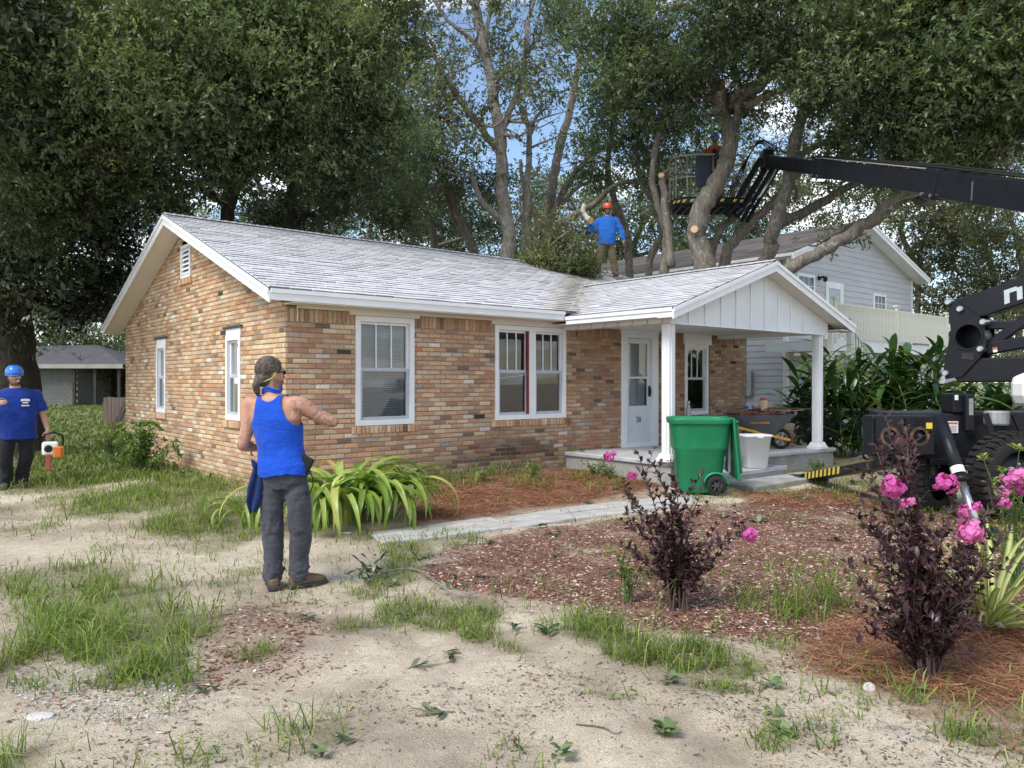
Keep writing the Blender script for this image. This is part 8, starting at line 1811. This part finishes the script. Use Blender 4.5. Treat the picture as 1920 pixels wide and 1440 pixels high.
leafy('azalea_shrub', 'light green whorled azalea with magenta blooms in front of the lift wheel', bz_, [px(x, y, Yz + rnd.uniform(-.25, .25)) for x, y in [(1843, 858), (1912, 840), (1870, 900), (1930, 880), (1890, 925), (1850, 960), (1945, 930), (1880, 980), (1915, 960), (1860, 1010), (1900, 1030), (1940, 1000), (1970, 900), (1850, 1045), (1980, 980), (1920, 900), (1835, 990), (1880, 880)]], 41, ((.11, .17, .035), (.28, .36, .075)), .062, .36, M_azal, per=40, flowers=[(px(1890, 905, Yz - .2), 1.1), (px(1910, 895, Yz - .25), 1.3), (px(1882, 920, Yz - .2), .8), (px(1915, 915, Yz - .2), 1.0)])
# --- variegated yucca
M_yuc = leaf_mat('yucca_leaf', .4, .25, spec=.4)
ym = [leaf_mesh('leaf', L_, .040, .9, M_yuc, 8, .25, 1.6, 1.1, prof=lambda t: (.55 + .9 * t) * (1 - t ** 2.5) + .02, cols=((.12, .19, .045), (.60, .58, .25)), seed=i) for i, L_ in enumerate((.55, .65, .75))]
by = gpx(1858, 1192); yr = empty('variegated_yucca', by, 'spiky cream-and-green variegated yucca behind the larger purple shrub', 'plant')
for k in range(46):
    a = k * 2.399; put('leaf', ym[k % 3], yr, (.02 * math.cos(a), .02 * math.sin(a), .03), a, rnd.uniform(1.0, 1.3), rnd.uniform(-1.15, .12) * (.35 + .65 * k / 46) + .15, rnd.uniform(-.2, .2))
# --- leafy bush by the gable wall, weeds round the porch, broadleaf weeds, fallen sprigs
bb = gpx(268, 886); bcols = ((.075, .14, .035), (.20, .31, .085)); M_bush = leaf_mat('bush_leaf', .4, .3, spec=.45)
st_ = []
for k in range(46):
    a = rnd.uniform(0, 6.28); e = rnd.uniform(.15, 1.45); st_.append(bb + Vector((.66 * math.cos(a) * math.cos(e), .42 * math.sin(a) * math.cos(e) - .05, .12 + .72 * math.sin(e))))
leafy('green_bush', 'rounded glossy green bush growing against the brick gable wall', bb, st_, 51, bcols, .085, .42, M_bush, per=44)
bb2 = gpx(212, 870); leafy('green_bush', 'loose smaller bush with yellowing leaves beside the glossy one', bb2, [bb2 + Vector((rnd.uniform(-.35, .35), rnd.uniform(-.3, .3), rnd.uniform(.25, .75))) for k in range(18)], 52, ((.06, .11, .03), (.24, .27, .07)), .075, .42, M_bush, per=30)
for i, (x, y, h_, ds) in enumerate([(1085, 878, .35, 'climbing the corner of the porch slab'), (1110, 892, .22, 'low at the foot of the porch slab'), (1145, 900, .25, 'beside the porch slab under the pink bloom'), (1555, 872, .30, 'pale flowered, at the right porch post base'), (1530, 885, .2, 'low, left of the right porch post base'), (905, 905, .22, 'upright at the foot of the brick wall'), (1000, 900, .25, 'tuft in the pine straw by the brick wall'), (1175, 1130, .40, 'tall stalk beside the smaller purple shrub')]):
    b = gpx(x, y); leafy('weed', 'green leafy weed ' + ds, b, [b + Vector((rnd.uniform(-.18, .18), rnd.uniform(-.12, .12), h_ * rnd.uniform(.5, 1.1))) for k in range(9)], 60 + i, ((.09, .15, .04), (.20, .29, .08)), .055, .4, M_bush, 'weed', 'leafy weeds', per=20)
M_broad = leaf_mat('broad_leaf', .4, .2, attr=False, col=[(0, (.09, .14, .055)), (.6, (.15, .21, .085)), (1, (.24, .31, .14))], spec=.4)
br = [leaf_mesh('leaf', L_, L_ * .55, .9, M_broad, 6, .12, 1.2, .6, seed=i) for i, L_ in enumerate((.065, .08, .095))]
for i, (x, y, n_, s, ds) in enumerate([(1245, 1378, 16, .9, 'large mottled, alone on the sand'), (1465, 1385, 13, .9, 'spreading, with grass blades in it'), (1445, 1290, 9, .8, 'beside the mulch edge'), (1255, 1280, 8, .8, 'at the end of the bright grass strip'), (1050, 1420, 8, .7, 'small dark upright, at the drive edge'), (1450, 1345, 7, .7, 'tiny bright three-leaved'), (905, 1150, 10, .7, 'pale grey-leaved, in the mulch edge'), (1720, 1300, 9, .6, 'at the stems of the larger purple shrub'), (735, 1100, 9, .8, 'in the grass beside the fallen branch'), (595, 1420, 8, .7, 'dark, in the grass tuft by the drive')]):
    b = gpx(x, y); rt_ = empty('broadleaf_weed', b, 'broad-leaved weed, ' + ds, 'weed', 'broad-leaved weeds on the sand')
    for k in range(n_):
        a = k * 2.4 + rnd.gauss(0, .3); put('leaf', br[k % 3], rt_, (.02 * math.cos(a), .02 * math.sin(a), .005 + .035 * (k / n_)), a, s * rnd.uniform(.7, 1.1), rnd.uniform(-.35, .3), rnd.uniform(-.3, .3))
M_oakl = leaf_mat('fallen_leaf', .35, .1, attr=False, col=[(0, (.025, .05, .02)), (.6, (.05, .085, .03)), (.85, (.20, .22, .14)), (1, (.26, .25, .17))], spec=.5)
ol = [leaf_mesh('leaf', L_, L_ * .34, .6, M_oakl, 4, .15, 1, .15, seed=i) for i, L_ in enumerate((.07, .085, .06))]
def sprig(b, label, n_, s, grp, name='fallen_sprig'):
    rt_ = empty(name, b, label, 'sprig', grp); az = rnd.uniform(0, 6.28); d = Vector((math.cos(az), math.sin(az), 0)); P_ = [Vector((0, 0, .012)), d * .06 * s + Vector((0, 0, .02)), d * .13 * s + Vector((0, 0, .018))]
    mb = MB(); mb.tube(P_, [.003, .0025, .0015], 5); mb.build('twig', M_bark, rt_)
    for k in range(n_): t = .3 + .7 * k / n_; put('leaf', ol[k % 3], rt_, d * .13 * s * t + Vector((0, 0, .018)), az - R(90) + rnd.uniform(-1.4, 1.4), s * rnd.uniform(.8, 1.2), rnd.uniform(-.1, .4), rnd.uniform(-.5, .5))
sg_ = [(852, 1340, 8, 1.1), (680, 1393, 4, .9), (960, 1392, 2, .8), (1240, 890, 6, 1), (1000, 990, 7, 1.2), (1060, 1005, 6, 1.2), (940, 1020, 6, 1.1), (1200, 970, 6, 1.2), (1420, 985, 8, 1.5), (1030, 1050, 6, 1), (830, 1225, 8, 1.1), (760, 1260, 5, 1), (1030, 1200, 8, 1.2), (960, 1190, 6, 1), (880, 1085, 5, 1), (1120, 1085, 5, 1), (560, 1160, 5, .9), (1110, 950, 7, 1.3), (1540, 920, 9, 1.6), (1500, 940, 9, 1.6), (1440, 930, 8, 1.5), (1600, 985, 7, 1.4), (1350, 975, 6, 1.3), (410, 1290, 6, .9), (760, 1165, 5, .9), (1560, 1010, 6, 1.2), (1150, 930, 7, 1.2), (1590, 905, 10, 1.8), (1560, 895, 10, 1.8)]
for (x, y, n_, s) in sg_:
    g_ = gpx(x, y); m_, s2 = masks(np.array([g_.x]), np.array([g_.y])); wh = 'beside the lift outrigger foot' if 1480 < x < 1620 and y < 950 else ('on the wood-chip mulch' if m_[0] > .5 else ('on the red pine straw' if s2[0] > .5 else ('along the concrete path' if y < 1010 else 'on bare sand')))
    sprig(g_, 'short fallen oak sprig with dark leathery leaves lying ' + wh, n_, s, 'fallen oak sprigs ' + wh)
# fallen branch beside the mulch
P0, P1, P2, P3 = gpx(690, 1092), gpx(770, 1075), gpx(830, 1108), gpx(868, 1118)
fb_ = empty('fallen_branch', P1, 'crooked fallen oak branch with dark leaf tufts at the mulch edge', 'branch'); mb = MB(); mb.tube(crom([p - P1 + Vector((0, 0, .04)) for p in (P0, P1, P2, P3)], 6), [.010 - .0004 * i for i in range(19)], 6); mb.build('wood', M_barkp, fb_, True)
for k in range(64):
    c = (P0 if k < 44 else (gpx(790, 1060) if k < 56 else P3)) - P1; put('leaf', ol[k % 3], fb_, c + Vector((rnd.gauss(0, .07), rnd.gauss(0, .06), .02 + abs(rnd.gauss(0, .06)))), rnd.uniform(0, 6.28), rnd.uniform(.9, 1.4), rnd.uniform(-.2, 1.0), rnd.uniform(-.6, .6))
mb = MB(); mb.tube(crom([gpx(1080, 1362) + Vector((0, 0, .008)), gpx(1130, 1368) + Vector((0, 0, .008)), gpx(1150, 1378) + Vector((0, 0, .006)), gpx(1165, 1375) + Vector((0, 0, .006))], 5), .004, 5); mb.build('twig', M_bark, None, True, label='thin dark twig lying on bare sand near the broad-leaved weed', cat='twig')
